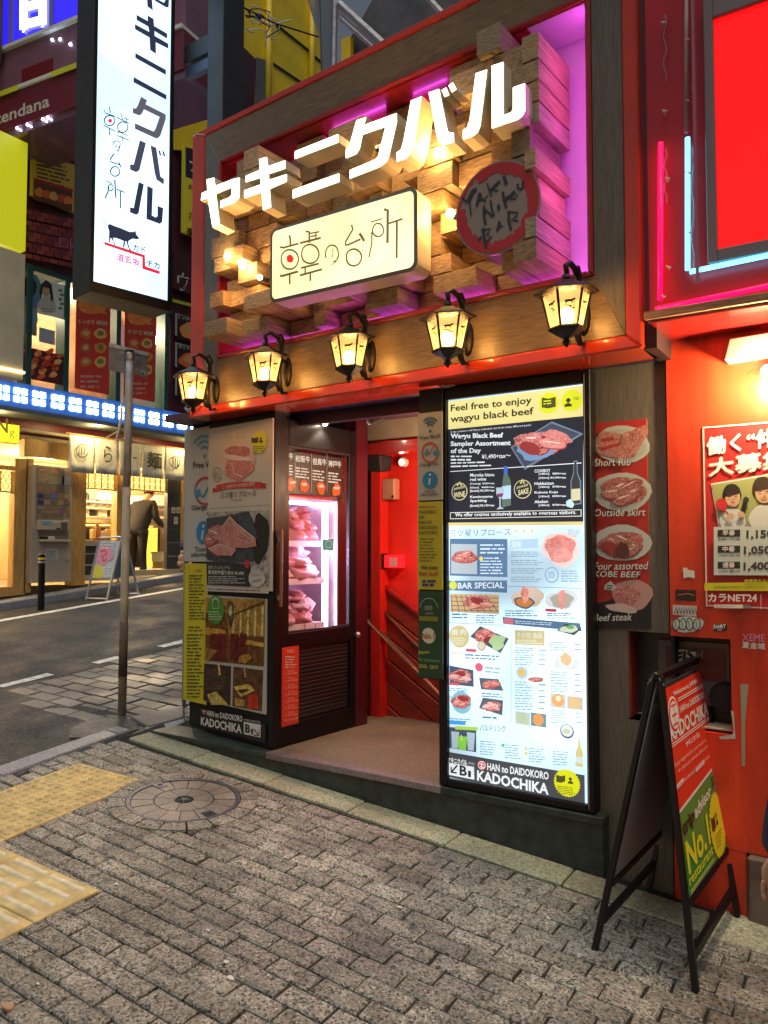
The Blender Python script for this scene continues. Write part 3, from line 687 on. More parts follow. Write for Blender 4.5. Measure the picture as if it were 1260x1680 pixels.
# grey laminated wall panel right of the menu, and dark joints
NI = (WALL.hit(1030, 1035), WALL.hit(1200, 1200))
nx0, nz1 = NI[0]; nz0 = WALL.hit(1035, 1178)[1]; xr = WALL.hit(1094, 700)[0]; xl = -1.22 + 4
MB().ob(WALL, xl, nx0, -.1, ZB + .05, -.12, 0, M_BOARD).ob(WALL, nx0, xr - .004, nz1, ZB + .05, -.12, 0, M_BOARD).ob(WALL, nx0, xr - .004, -.1, nz0, -.12, 0, M_BOARD).build('laminate_panel', bld)
MB().ob(WALL, xr - .004, xr + .012, -.1, ZB + .2, -.12, -.03, M_BLACKM).build('panel_joint', bld)
# wall behind the menu, entrance beam, soffit
MB().box((-2.0, 3.72, .30), (-1.22, 3.85, ZB + .05), M_BLACKM).build('menu_backing_wall', bld)
MB().box((-2.03, 3.85, .30), (-1.95, 4.88, ZB + .1), M_REDIN).build('stair_side_wall', bld)
M_SOFF = mat('dark_purple_soffit', (.045, .02, .045), .35, var=.3, vs=3)
MB().box((-4.2, 3.60, ZB + .004), (-.885, 3.86, ZB + .05), M_SOFF).build('soffit', bld)
MB().box((-3.3, 3.862, 2.34), (-1.95, 3.92, ZB + .05), M_SOFF).build('entrance_beam', bld, bevel=.004)
MB().box((-3.3, 3.922, 2.46), (-1.95, 4.9, 2.50), M_SOFF).build('entrance_ceiling', bld)
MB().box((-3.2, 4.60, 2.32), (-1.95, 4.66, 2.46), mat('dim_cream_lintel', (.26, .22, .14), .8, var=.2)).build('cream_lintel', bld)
MB().box((-3.2, 4.58, 2.22), (-1.95, 4.68, 2.298), M_RED).build('red_lintel', bld)
# back mass of the building above and behind
MB().box((-3.95, 3.86, ZB + .052), (-.3, 5.2, 4.30), M_BLACKM).build('upper_wall', bld)
MB().box((-4.1, 4.9, -.4), (-3.30, 5.2, 2.46), M_BLACKM).build('corner_wall', bld)
# door jamb
ja = DOOR.hit(577, 1000)[0]; jb = DOOR.hit(603, 1000)[0]
MB().ob(DOOR, ja + .045, jb, .298, 2.46, -.10, .004, mat('maroon_jamb', (.07, .008, .018), .3)).build('door_jamb', bld, bevel=.006)
MB().box((-3.28, 4.78, .298), (-3.20, 4.895, 2.46), M_REDIN).build('jamb_return', bld)
# ---------------------------------------------------------------- the big frame round the sign
def fa(x, y): return FR.hit(x, y)
frm = thing('sign_frame', 'huge red edged grey wood frame around the glowing katakana sign', 'sign frame', FR.at(FL / 2, ZB))
zb1 = fa(735, 598)[1]; zb2 = fa(735, 505)[1]; al1 = fa(333, 500)[0]; al2 = fa(356, 500)[0]; ar2 = fa(972, 300)[0]; ar1 = fa(1022, 300)[0]; ar0 = FL
zb2 = min(zb2, 2.83)
print('frame', zb1, zb2, al1, al2, ar2, ar1)
zt1 = ZT - .05; zt2 = ZT - .26; D = -.25; LIP = .028
def ring4(name, o, i, m, d1, bev=.004, mh=None):
    """four mitred members between outer rect o=(a0,a1,z0,z1) and inner rect i"""
    a0, a1, z0, z1 = o; b0, b1, y0, y1 = i
    for nm, pts in (('bottom', [(a0, z0), (a1, z0), (b1, y0), (b0, y0)]), ('top', [(b0, y1), (b1, y1), (a1, z1), (a0, z1)]), ('left', [(a0, z0), (b0, y0), (b0, y1), (a0, z1)]), ('right', [(b1, y0), (a1, z0), (a1, z1), (b1, y1)])):
        mm = mh if (mh and nm in ('bottom', 'top')) else m
        MB().prism([FR.at(a, z, d1) for a, z in pts], FR.n * (D - d1), mm).build(name, frm, bevel=bev)
ring4('red_edge_board', (0, ar0, ZB, ZT), (al1 - .0015, ar1 + .0015, zb1 - .0015, zt1 + .0015), M_ORED, .0, .008)
ring4('wood_face_board', (al1, ar1, zb1, zt1), (al2, ar2, zb2, zt2), M_BOARD, -.006, .002, M_BOARDH)
ring4('red_inner_lip', (al2 + .0015, ar2 - .0015, zb2 + .0015, zt2 - .0015), (al2 + LIP, ar2 - LIP, zb2 + LIP, zt2 - LIP), M_RED, .006, .008)
i0, i1, iz0, iz1 = al2 + LIP, ar2 - LIP, zb2 + LIP, zt2 - LIP
MB().ob(FR, al2, ar2, zb2, zt2, D - .03, D - .004, M_PINKBACK).build('recess_panel', frm)
MB().ob(FR, i0 + .002, i0 + .006, iz0, iz1, D, -.02, M_RED).ob(FR, i0 + .006, i1 - .30, iz1 - .006, iz1 - .002, D, -.02, M_RED).build('recess_lining', frm)
MB().ob(FR, i1 - .299, i1 - .006, iz1 - .006, iz1 - .002, D, -.02, M_PINKBACK).ob(FR, i1 - .006, i1 - .002, iz0, iz1, D, -.02, M_PINKBACK).ob(FR, i0 + .006, i1 - .006, iz0 + .002, iz0 + .006, D, -.02, M_PINKBACK).build('recess_lining', frm)
b = MB()
b.ob(FR, i0 + .02, i1 - .02, iz0 + .008, iz0 + .018, D + .03, D + .05, M_LEDP); b.ob(FR, i1 - .018, i1 - .008, iz0 + .03, iz1 - .03, -.09, -.05, M_LEDP)
b.ob(FR, i0 + .5, i1 - .9, iz1 - .10, iz1 - .09, D + .004, D + .014, M_LEDP); b.ob(FR, i0 + .018, i0 + .028, iz0 + .05, iz1 - .06, D + .004, D + .016, M_LEDP)
b.build('led_strip', frm)
# ---------------------------------------------------------------- stacked timber blocks
BK = Plane((-4, 3.78), (0, 3.60)); BFR = FR.off(D + .0)
outline = [(352, 318), (405, 285), (450, 262), (486, 236), (520, 206), (560, 205), (572, 212), (608, 172), (655, 152), (665, 150), (722, 146), (728, 118), (780, 96), (812, 98), (815, 72), (862, 68), (868, 92), (925, 98), (938, 150), (942, 452), (900, 500), (700, 540), (530, 568), (400, 590), (346, 560), (345, 470), (362, 455), (345, 390)]
def inside(p, poly):
    x, y = p; c = False; n = len(poly)
    for i in range(n):
        x0, y0 = poly[i]; x1, y1 = poly[(i + 1) % n]
        if (y0 > y) != (y1 > y) and x < (x1 - x0) * (y - y0) / (y1 - y0) + x0: c = not c
    return c
wb = thing('timber_block_backdrop', 'stepped backdrop of sawn timber block ends filling the sign recess', 'timber backdrop', FR.at(1.5, 2.9, D))
rb = random.Random(21); zz = iz0 + .05; blocks = []
while zz < iz1 - .03:
    hh = rb.choice([.10, .115, .13]); a = i0 + .06 + rb.uniform(0, .05)
    while a < i1 - .12:
        w = rb.choice([.10, .13, .17, .22, .26]); ca, cz = a + w / 2, zz + hh / 2
        dep = rb.choice([.04, .10, .17, .24, .29]); fx, fy = proj(FR.at(ca, cz, D + dep + .08))
        if inside((fx, fy), outline):
            edge = a < i0 + .2 or ca > i1 - .42
            if a < .75: dep = rb.choice([.22, .30, .36, .42])
            if ca > 2.35: dep = rb.choice([.30, .34, .38])
            w2 = min(w, i1 - .17 - a)
            if w2 > .05:
                MB().ob(FR, a + .002, a + w2 - .003, zz + .002, zz + hh - .006, D + .03, D + .03 + dep, M_WOODB[rb.choice([0, 0, 1, 1, 2])]).build('wood_block', wb, bevel=.002); blocks.append((a, w2, zz, hh, dep))
        a += w
    zz += hh
print('blocks', len(blocks))
# ---------------------------------------------------------------- katakana channel letters
LP = Plane((-4, 3.185), (0, 3.185)); 
def cr(pts, ox, oy, k): return [(ox + x / k, oy + y / k) for x, y in pts]
A1 = (320, 230, 6.3); A2 = (470, 170, 6.3); A3 = (640, 100, 4.846)
LET = [('ヤ', 'leftmost', [cr([(120, 405), (200, 385), (212, 470), (395, 400), (465, 385), (462, 590), (445, 620), (405, 652), (262, 705), (265, 625), (355, 590), (378, 562), (382, 492), (220, 558), (258, 868), (182, 905), (132, 605), (60, 630), (72, 545), (128, 520)], *A1)]),
 ('キ', 'second', [cr([(662, 195), (745, 170), (758, 268), (935, 205), (938, 295), (765, 352), (768, 408), (952, 348), (952, 430), (775, 508), (790, 695), (702, 728), (688, 545), (508, 605), (508, 518), (680, 455), (676, 392), (522, 440), (525, 368), (670, 305)], *A1)]),
 ('ニ', 'third', [cr([(88, 492), (538, 312), (545, 402), (84, 578)], *A2), cr([(66, 890), (548, 718), (550, 812), (62, 985)], *A2)]),
 ('ク', 'fourth', [cr([(724, 172), (830, 135), (808, 218), (1142, 95), (1145, 190), (1060, 560), (1030, 615), (965, 660), (652, 782), (655, 685), (905, 582), (945, 548), (1022, 245), (790, 325), (760, 470), (725, 525), (612, 570), (614, 468), (650, 440), (690, 290)], *A2)]),
 ('バ', 'fifth', [cr([(165, 315), (255, 278), (200, 640), (160, 750), (130, 780), (50, 808), (50, 728), (85, 705), (105, 640)], *A3), cr([(305, 250), (392, 220), (460, 555), (475, 568), (508, 568), (512, 650), (430, 672), (395, 655), (372, 610)], *A3), cr([(408, 232), (448, 208), (474, 272), (434, 292)], *A3), cr([(462, 196), (502, 168), (532, 228), (492, 254)], *A3)]),
 ('ル', 'rightmost', [cr([(680, 98), (775, 65), (720, 520), (700, 570), (655, 605), (578, 632), (578, 552), (610, 530), (630, 480)], *A3), cr([(806, 38), (905, 5), (905, 430), (965, 405), (975, 380), (975, 210), (1075, 175), (1078, 395), (1060, 435), (1020, 470), (808, 542)], *A3)])]
for ch, pos, polys in LET:
    P0 = LP.hit(*polys[0][0]); root = thing('katakana_letter', 'lit white katakana ' + ch + (', the ' + pos + ' letter on the timber blocks' if pos in ('leftmost', 'rightmost') else ', ' + pos + ' letter from the left on the timber blocks'), 'sign letter', LP.at(*P0, -.12), 'glowing katakana letters')
    for poly in polys:
        face = MB(); shell = MB()
        P = [LP.hit(*p) for p in poly]; ar = sum(P[i][0] * P[(i + 1) % len(P)][1] - P[(i + 1) % len(P)][0] * P[i][1] for i in range(len(P)))
        if ar < 0: P.reverse()
        shell.prism([LP.at(a, z, 0) for a, z in P], -LP.n * .125, M_SHELL)
        cx = sum(p[0] for p in P) / len(P); cz = sum(p[1] for p in P) / len(P)
        # inset face by moving each vertex along the inner bisector
        Q = []; n = len(P); ins = .0025
        for i in range(n):
            p0, p1, p2 = Vector(P[i - 1]), Vector(P[i]), Vector(P[(i + 1) % n]); e0 = (p1 - p0).normalized(); e1_ = (p2 - p1).normalized()
            n0 = Vector((-e0.y, e0.x)); n1 = Vector((-e1_.y, e1_.x)); bs = (n0 + n1); bs = bs / max(.35, bs.length_squared) * 2 if bs.length > 1e-6 else n0
            Q.append(p1 + bs * ins * .9)
        face.add([LP.at(q.x, q.y, .0025) for q in Q], [list(range(n))], M_LETTER)
        sh_ = shell.build('letter_shell', root); face.build('letter_face', sh_)
# ---------------------------------------------------------------- cream light box with brushed name
PP = Plane((-4, 3.20), (0, 3.20))
def rrect(a0, a1, z0, z1, r, n=5):
    P = []
    for cx, cz, s0 in ((a1 - r, z0 + r, -90), (a1 - r, z1 - r, 0), (a0 + r, z1 - r, 90), (a0 + r, z0 + r, 180)):
        for i in range(n + 1): t = math.radians(s0 + 90 * i / n); P.append((cx + r * math.cos(t), cz + r * math.sin(t)))
    return P
c0 = PP.hit(444, 378); c1 = PP.hit(444, 500); c2 = PP.hit(683, 304); c3 = PP.hit(690, 440)
a0, a1, z0, z1 = c0[0], PP.hit(685, 370)[0], (c1[1] + c3[1]) / 2, (c0[1] + c2[1]) / 2
lb = thing('name_light_box', 'cream rounded light box with brushed black characters and a red dot', 'light box sign', PP.at((a0 + a1) / 2, z0, -.13))
P = rrect(a0, a1, z0, z1, .045); MB().prism([PP.at(a, z, 0) for a, z in P], -PP.n * .13, M_SHELL).build('case', lb)
M_RIMG = mat('grey_rim', (.16, .15, .13), .5)
Pi = rrect(a0 + .018, a1 - .018, z0 + .018, z1 - .018, .032)
b = MB(); n = len(P)
for i in range(n):
    j = (i + 1) % n; b.add([PP.at(*P[i], .002), PP.at(*P[j], .002), PP.at(*Pi[j], .006), PP.at(*Pi[i], .006)], [(0, 1, 2, 3)], M_RIMG)
b.build('rim', lb)
pr = Print(PP, .004, M_PW); pr.lpoly(Pi, (1.0, .84, .40), 0)
INK = (.10, .075, .03); pr.crop(440, 300, 4.667)
for pts, w in [([(168, 405), (175, 425), (178, 480)], 14), ([(98, 495), (125, 500), (240, 468)], 12), ([(98, 715), (120, 715), (235, 682)], 14), ([(172, 705), (172, 780)], 13),
    ([(295, 375), (322, 380), (322, 465)], 13), ([(322, 392), (400, 378)], 9), ([(372, 388), (372, 440)], 9), ([(330, 415), (380, 405)], 9), ([(250, 465), (410, 425)], 13),
    ([(258, 655), (395, 622)], 12), ([(290, 655), (290, 705)], 11), ([(250, 712), (420, 665)], 13), ([(330, 690), (330, 755)], 13),
    ([(645, 325), (655, 360), (600, 455), (598, 480), (620, 478), (715, 435)], 12), ([(705, 390), (725, 420), (742, 450)], 16),
    ([(790, 305), (880, 278)], 8), ([(800, 380), (800, 470), (778, 575)], 10), ([(893, 208), (922, 215), (920, 465)], 18), ([(922, 318), (1035, 280)], 12), ([(992, 295), (990, 580)], 15)]:
    pr.lin(pts, w * 1.3, INK, 3)
pr.ring(172, 590, 66, 76, 14, INK, 3, wob=2); pr.ring(328, 548, 66, 74, 14, INK, 3, wob=2); pr.ring(496, 545, 50, 66, 12, INK, 3, a0=150, a1=440, wob=2); pr.lin([(500, 510), (503, 540), (495, 575)], 8, INK); pr.ring(662, 575, 58, 66, 15, INK, 3, wob=2); pr.ring(848, 365, 42, 52, 13, INK, 3, wob=2)
pr.lin([(543, 560), (525, 610), (492, 632)], 7, INK, 3); pr.blob(176, 585, 28, 30, (.8, .02, .01), 4, rag=.08)
pr.build('lit_panel', lb)
# ---------------------------------------------------------------- round brushed sign
RP = Plane((-4, 3.24), (0, 3.24)); rc = RP.hit(815, 341); rz = abs(RP.hit(815, 265)[1] - rc[1])
rs = thing('round_sign', 'round translucent sign with red brushed ring and hand painted lettering', 'round sign', RP.at(*rc, -.02))
n = 40; MB().prism([RP.at(rc[0] + rz * .98 * math.cos(2 * math.pi * i / n), rc[1] + rz * math.sin(2 * math.pi * i / n), 0) for i in range(n)], -RP.n * .012, mat('smoked_acrylic', (.27, .21, .165), .08, coat=.6)).build('disc', rs)
pr = Print(RP, .001, M_GLOSSP); r2 = random.Random(4)
for i in range(64):
    t0, t1 = 2 * math.pi * i / 64, 2 * math.pi * (i + 1) / 64; q0 = rz * (.96); q1 = rz * (.74 + r2.uniform(-.05, .03)) ; sc = .98
    if 2.15 < t0 < 2.9: q1 = rz * (.90 + r2.uniform(-.03, .03))
    pr.lpoly([(rc[0] + q * sc * math.cos(t), rc[1] + q * math.sin(t)) for q, t in ((q1, t0), (q0, t0), (q0, t1), (q1, t1))], (.46, .02, .02), 1)
pr.crop(730, 240, 5.727); K = (.03, .03, .035)
for pts, w in [([(165, 490), (200, 520), (235, 520)], 22), ([(300, 405), (260, 430), (225, 510)], 40), ([(232, 510), (240, 585), (250, 660)], 14),
    ([(330, 440), (300, 570)], 24), ([(330, 440), (345, 500), (385, 520)], 20), ([(300, 520), (375, 495), (405, 465)], 12),
    ([(400, 350), (420, 420), (440, 475)], 14), ([(520, 330), (475, 370), (425, 425)], 26), ([(430, 400), (500, 425)], 18), ([(555, 280), (580, 360)], 30),
    ([(370, 560), (370, 660), (385, 740)], 24), ([(365, 590), (450, 660)], 22), ([(430, 510), (445, 600), (465, 660)], 20), ([(505, 550), (508, 605)], 26),
    ([(545, 430), (555, 500), (580, 580)], 24), ([(660, 425), (620, 470), (565, 500)], 34), ([(575, 490), (655, 500), (685, 455)], 16),
    ([(685, 355), (690, 400), (715, 410), (735, 385), (735, 325)], 20), ([(360, 770), (370, 860), (390, 965)], 28), ([(345, 790), (430, 780), (395, 840), (440, 850), (385, 910)], 20), ([(315, 890), (345, 850)], 20),
    ([(515, 705), (490, 800)], 18), ([(515, 705), (530, 770)], 14), ([(495, 765), (550, 745)], 12), ([(600, 610), (600, 700), (625, 790)], 24), ([(605, 620), (685, 625), (670, 665), (620, 690), (690, 705)], 18)]:
    pr.lin(pts, w, K, 3)
pr.build('lettering', rs)
# ---------------------------------------------------------------- warm bulbs between the blocks
bl = [((720, 250), 'bare warm bulb glowing under the fifth katakana letter', .25), ((739, 350), 'bare warm bulb glowing left of the round sign', .30), ((688, 345), 'warm bulb glowing behind the right side of the cream light box', .2), ((374, 421), 'large bare warm bulb at the left end of the timber blocks', .30), ((398, 436), 'warm bulb just right of the leftmost large bulb', .30), ((426, 455), 'small warm bulb beside the lower left of the cream light box', .34), ((612, 238), 'warm bulb glowing inside the fourth katakana letter', .12)]
BP = Plane((-4, 3.34), (0, 3.34))
for (px, py), lab, _ in bl:
    a, z = BP.hit(px, py); c = BP.at(a, z)
    r = thing('light_bulb', lab, 'light bulb', c, 'warm bulbs between the timber blocks')
    MB().ball(c, .022 if 'small' not in lab else .015, M_BULB, 12).build('glass_globe', r, smooth=True)
    lamp('bulb_light', 'POINT', c + LP.n * .03, 2.6 if 'small' not in lab else 1.2, (1.0, .52, .16), r, .025)
    MB().lathe(c, [(.012, .015), (.014, .07)], M_BLACKM, 10, ax=(LP.u, Vector((0, 0, 1)), -LP.n)).build('bulb_socket', r)
# ---------------------------------------------------------------- five wall lanterns (built once facing -Y, then copied)
M_LPANE = mat('amber_lantern_glass', (.6, .42, .2), .3, em=(1.0, .58, .17), es=.95)
_n = M_LPANE.node_tree; _t = _n.nodes.new('ShaderNodeBsdfTransparent'); _t.inputs[0].default_value = (1, .8, .5, 1); _m = _n.nodes.new('ShaderNodeMixShader'); _m.inputs[0].default_value = .52
_n.links.new(_t.outputs[0], _m.inputs[1]); _n.links.new(_n.nodes['Principled BSDF'].outputs[0], _m.inputs[2]); _n.links.new(_m.outputs[0], _n.nodes['Material Output'].inputs[0])
M_LHOT = mat('lantern_glow_core', (.8, .6, .3), .3, em=(1.0, .72, .34), es=9)
def build_lantern():
    root = thing('wall_lantern', 'x', 'wall lantern', (0, 0, 0), 'row of carriage lanterns under the sign')
    Y0 = -.155                                                             # lantern axis in front of the board
    b = MB(); b.lathe((0, 0, .03), [(.0, 0), (.024, 0), (.020, .008), (.0, .012)], M_IRON, 12, ax=(Vector((1, 0, 0)), Vector((0, 0, 3.6)), Vector((0, -1, 0))))
    b.build('wall_plate', root, smooth=True)
    b = MB(); arc = [(0, -.01, -.09), (0, -.035, -.10), (0, -.055, -.06), (0, -.06, .02), (0, -.05, .10), (0, -.045, .17), (0, -.07, .215), (0, -.12, .228), (0, Y0, .205), (0, Y0 + .008, .165)]
    b.tube(arc, [.008, .009, .010, .010, .011, .011, .011, .010, .009, .008], M_IRON, 8)
    b.tube([(0, -.045, .17), (0, -.03, .205), (0, -.05, .235), (0, -.075, .225), (0, -.07, .205)], [.008, .007, .007, .006, .004], M_IRON, 6)
    b.tube([(0, -.01, .08), (0, -.05, .10)], .008, M_IRON, 6); b.tube([(0, -.06, .0), (0, -.085, -.05), (0, -.06, -.09)], .006, M_IRON, 6)
    b.build('scroll_bracket', root, smooth=True)
    n = 6
    b = MB(); b.lathe((0, Y0, 0), [(.0, .165), (.012, .165), (.016, .150), (.010, .143), (.030, .135), (.052, .118), (.098, .092), (.100, .084), (.080, .080), (.0, .080)], M_IRON, n, ph=math.pi / 6)
    b.build('lantern_roof', root, bevel=.001)
    b = MB(); 
    R1, R2, Z1, Z2 = .074, .050, .080, -.062
    V = lambda r, k, z: Vector((r * math.cos(k * math.pi / 3 + math.pi / 6), Y0 + r * math.sin(k * math.pi / 3 + math.pi / 6), z))
    for k in range(6): b.tube([V(R1, k, Z1), V(R2, k, Z2)], .0042, M_IRON, 5)
    b.lathe((0, Y0, 0), [(.0, -.058), (.054, -.058), (.058, -.066), (.052, -.074), (.030, -.092), (.012, -.104), (.010, -.112), (.015, -.120), (.010, -.130), (.003, -.142), (0, -.143)], M_IRON, 6, ph=math.pi / 6)
    b.build('lantern_cage', root)
    for k in range(6):
        p = MB(); A, B_, C, D_ = V(R1 * .97, k, Z1 - .002), V(R1 * .97, k + 1, Z1 - .002), V(R2 * .97, k + 1, Z2 + .002), V(R2 * .97, k, Z2 + .002)
        # scalloped pane head
        T = [A.lerp(B_, t) + Vector((0, 0, -.012 - .010 * abs(math.sin(t * 3 * math.pi)) * -1)) for t in (0, .12, .25, .33, .5, .66, .75, .88, 1)]
        pts = [D_, C] + T[::-1]; p.add(pts, [list(range(len(pts)))], M_LPANE)
        mid = (A + B_ + C + D_) / 4; nrm = (mid - Vector((0, Y0, mid.z))).normalized(); ux = (B_ - A).normalized(); cc = A.lerp(B_, .5).lerp(C.lerp(D_, .5), .36) + nrm * .0015 * 1
        def q(x, z): t = z; return cc + ux * x + ((A.lerp(B_, .5) - C.lerp(D_, .5)).normalized()) * z
        for poly in ([(-.015, .004), (-.012, .010), (.008, .011), (.014, .016), (.019, .012), (.014, .006), (.009, .004), (.009, -.006), (.006, -.006), (.006, .001), (-.008, .001), (-.009, -.006), (-.012, -.006), (-.012, .003)],):
            p.add([q(x, z) for x, z in poly], [list(range(len(poly)))], M_BLACKM)
        p.add([q(x, z) for x, z in ((-.015, -.009), (.006, -.013), (.006, -.020), (.017, -.022), (.017, -.026), (.002, -.024), (.002, -.017), (-.015, -.012))], [list(range(8))], M_RED)
        p.build('glass_pane', root)
    MB().ball((0, Y0, -.012), .026, M_LHOT, 10, sc=(1, 1, 1.6)).build('candle_bulb', root, smooth=True)
    lamp('lantern_light', 'POINT', (0, Y0, -.01), 12, (1.0, .58, .20), root, .05)
    return root
lanR = build_lantern()
LQ = FR.off(-.004)
spots = [(322, 640, 'leftmost carriage lantern, hanging at the far left corner of the frame'), (440, 610, 'second carriage lantern from the left on the wooden board'), (578, 583, 'middle carriage lantern of five on the wooden board'), (739, 553, 'fourth carriage lantern from the left, above the menu corner'), (933, 515, 'rightmost and nearest carriage lantern, on the right corner of the frame')]
yawF = math.atan2(FR.u.y, FR.u.x)
LPL = FR.off(.155)
for i, (px, py, lab) in enumerate(spots):
    o = lanR if i == 0 else copy_tree(lanR)
    a, z = LPL.hit(px, py); o.location = FR.at(a, z - .005, -.006); o.rotation_euler = (0, 0, yawF); o.scale = (1.46, 1.2, 1.04); o['label'] = lab
# ---------------------------------------------------------------- lit menu board
mx0, mx1 = F36.hit(719, 900)[0], F36.hit(971, 900)[0]; mz0, mz1 = .305, 2.40
MN = Plane((-4, 3.612), (0, 3.612))
menu = thing('menu_board', 'tall glowing menu light box in black frame right of the entrance', 'menu board', ((mx0 + mx1) / 2 - 4, 3.66, mz0))
ix0, ix1, iz_0, iz_1 = -1.997 + 4, -1.243 + 4, .40, 2.338
ix0 = MN.hit(733, 660)[0]; ix1 = MN.hit(957, 640)[0]; iz_1 = MN.hit(733, 656)[1]; iz_0 = MN.hit(728, 1276)[1]
b = MB()
b.ob(MN, mx0, ix0, mz0, mz1, -.09, .012, M_BLACK).build('frame_side', menu, bevel=.004)
MB().ob(MN, ix1, mx1, mz0, mz1, -.09, .012, M_BLACK).build('frame_side', menu, bevel=.004)
MB().ob(MN, ix0, ix1, iz_1, mz1, -.09, .0115, M_BLACK).build('frame_rail', menu, bevel=.004)
MB().ob(MN, ix0, ix1, mz0, iz_0, -.09, .0115, M_BLACK).build('frame_rail', menu, bevel=.004)
MB().ob(MN, ix1 + .006, ix1 + .010, mz0 + .02, mz1 - .02, .0115, .0135, M_STEEL).build('frame_trim', menu)
pr = Print(MN, -.018, M_PL, M_PLM)
pr.lpoly([(ix0, iz_0), (ix1, iz_0), (ix1, iz_1), (ix0, iz_1)], (.58, .79, .93), 0, M_PH)
DK = (.018, .022, .034); WH = (.85, .88, .9); GD = (.62, .52, .18)
pr.crop(700, 600, 4.5)
# gold head, dark first half
pr.poly([(148, 262), (1148, 138), (1148, 368), (148, 468)], (.80, .70, .27), 1)
pr.poly([(148, 468), (1148, 368), (1148, 1150), (140, 1158)], DK, 1)
pr.text('Feel free to enjoy', 168, 352, 768, 292, 66, (.03, .025, .015), 3, .022); pr.text('wagyu black beef', 166, 432, 782, 372, 66, (.03, .025, .015), 3, .022)
for cx, cy, r in ((894, 272, 78), (1062, 254, 80)): pr.disc(cx, cy, r, (.72, .74, .02), 2)
pr.poly([(842, 232), (892, 240), (945, 226), (945, 300), (892, 312), (842, 306)], (.08, .08, .03), 3); pr.dash(855, 250, 935, 290, 2, (.72, .74, .02), 4, slope=-.1)
pr.disc(1038, 252, 17, (.05, .05, .03), 3); pr.poly([(1008, 302), (1012, 282), (1038, 270), (1062, 280), (1066, 296)], (.05, .05, .03), 3); pr.dash(1078, 225, 1128, 250, 2, (.1, .1, .03), 3)
pr.text('3 star sommer roll! Enjoy individual cuts from many different parts!', 168, 498, 762, 446, 18, WH, 3)
for t, y, x1, s in (('Wagyu Black Beef', 545, 556, 56), ('Sampler Assortment', 602, 612, 53), ('of the Day', 655, 392, 52)): pr.text(t, 168, y, x1, y - s * .12 * (x1 - 168) / 440, 46, WH, 3, .03)
pr.text('¥1,490+tax～', 398, 692, 612, 682, 38, WH, 3, .01); pr.dash(168, 655, 385, 705, 2, WH, 2); pr.dash(168, 705, 510, 755, 2, WH, 2, slope=-.03)
pr.lin([(165, 780), (1135, 716)], 5, WH, 3)
# slate tray with sliced beef
pr.poly([(610, 598), (915, 408), (1150, 500), (715, 768)], (.16, .20, .26), 2); pr.poly([(625, 602), (912, 422), (1125, 500), (716, 748)], (.05, .07, .11), 3)
pr.blob(820, 600, 170, 80, (.18, .30, .50), 3.5, rot=-.35)
pr.slices(830, 570, 190, 110, 4, 6, seed=3); pr.blob(960, 520, 110, 40, (.62, .13, .12), 6, M_PLM, rot=.2)
pr.disc(232, 928, 66, (.7, .6, .3), 2); pr.disc(232, 928, 60, DK, 3); pr.text('WINE', 192, 975, 275, 965, 40, (.75, .66, .35), 4, .02); pr.text('JAPANESE', 190, 925, 272, 905, 22, (.75, .66, .35), 4, .01); pr.lin([(215, 885), (235, 860), (250, 885)], 14, (.6, .55, .2), 4)
pr.disc(700, 910, 70, (.7, .6, .3), 2); pr.disc(700, 910, 64, DK, 3); pr.text('SAKE', 668, 958, 745, 940, 40, (.75, .66, .35), 4, .02); pr.text('JAPANESE', 655, 915, 740, 890, 22, (.75, .66, .35), 4, .01); pr.lin([(685, 870), (700, 840), (712, 868)], 14, (.6, .55, .2), 4)
for t, x0, y, x1, hh in (('Muroka hizou', 312, 818, 490, 24), ('red wine', 312, 850, 430, 24), ('[Tasting]  ¥300+tax', 312, 880, 492, 16), ('[Glass]   ¥600+tax', 312, 908, 492, 16), ('[Bottle] ¥3,390+tax', 312, 935, 492, 20), ('Kaminoyama', 312, 982, 480, 24), ('Sparkling', 312, 1012, 435, 24), ('[Bottle] ¥3,190+tax', 312, 1045, 492, 20),
    ('COWBOY', 788, 788, 905, 24), ('[180ml]   ¥890+tax', 820, 808, 1022, 18), ('[720ml] ¥3,990+tax', 820, 838, 1022, 18), ('Hakkaisan', 788, 880, 930, 22), ('[180ml]   ¥790+tax', 820, 905, 1022, 18), ('Kubota Koju', 788, 948, 960, 22), ('[180ml]   ¥990+tax', 820, 975, 1022, 18), ('Abekan', 788, 1015, 888, 22), ('[180ml]   ¥790+tax', 820, 1040, 1022, 18)):
    pr.text(t, x0, y, x1, y - 4, hh, WH, 3, .015)
pr.poly([(552, 850), (560, 800), (562, 740), (588, 740), (590, 800), (612, 850), (614, 1030), (548, 1045)], (.10, .16, .12), 3); pr.poly([(562, 740), (588, 740), (589, 800), (561, 800)], (.05, .15, .65), 4); pr.poly([(548, 890), (614, 880), (614, 980), (548, 985)], (.45, .62, .85), 4)
pr.poly([(505, 900), (565, 895), (560, 960), (540, 980), (540, 1040), (565, 1055), (508, 1060), (530, 1040), (530, 980), (508, 950)], (.40, .50, .58), 5); pr.poly([(510, 945), (560, 940), (552, 968), (520, 970)], (.22, .04, .12), 6)
pr.poly([(1055, 850), (1075, 790), (1078, 700), (1105, 698), (1108, 790), (1132, 850), (1135, 1020), (1055, 1030)], (.16, .22, .24), 3); pr.poly([(1062, 855), (1080, 795), (1083, 708), (1100, 706), (1103, 795), (1125, 855), (1128, 1012), (1062, 1022)], (.03, .04, .04), 4); pr.poly([(1062, 910), (1126, 905), (1128, 990), (1062, 998)], (.55, .50, .30), 5); pr.blob(1052, 1018, 30, 30, (.45, .65, .68), 6)
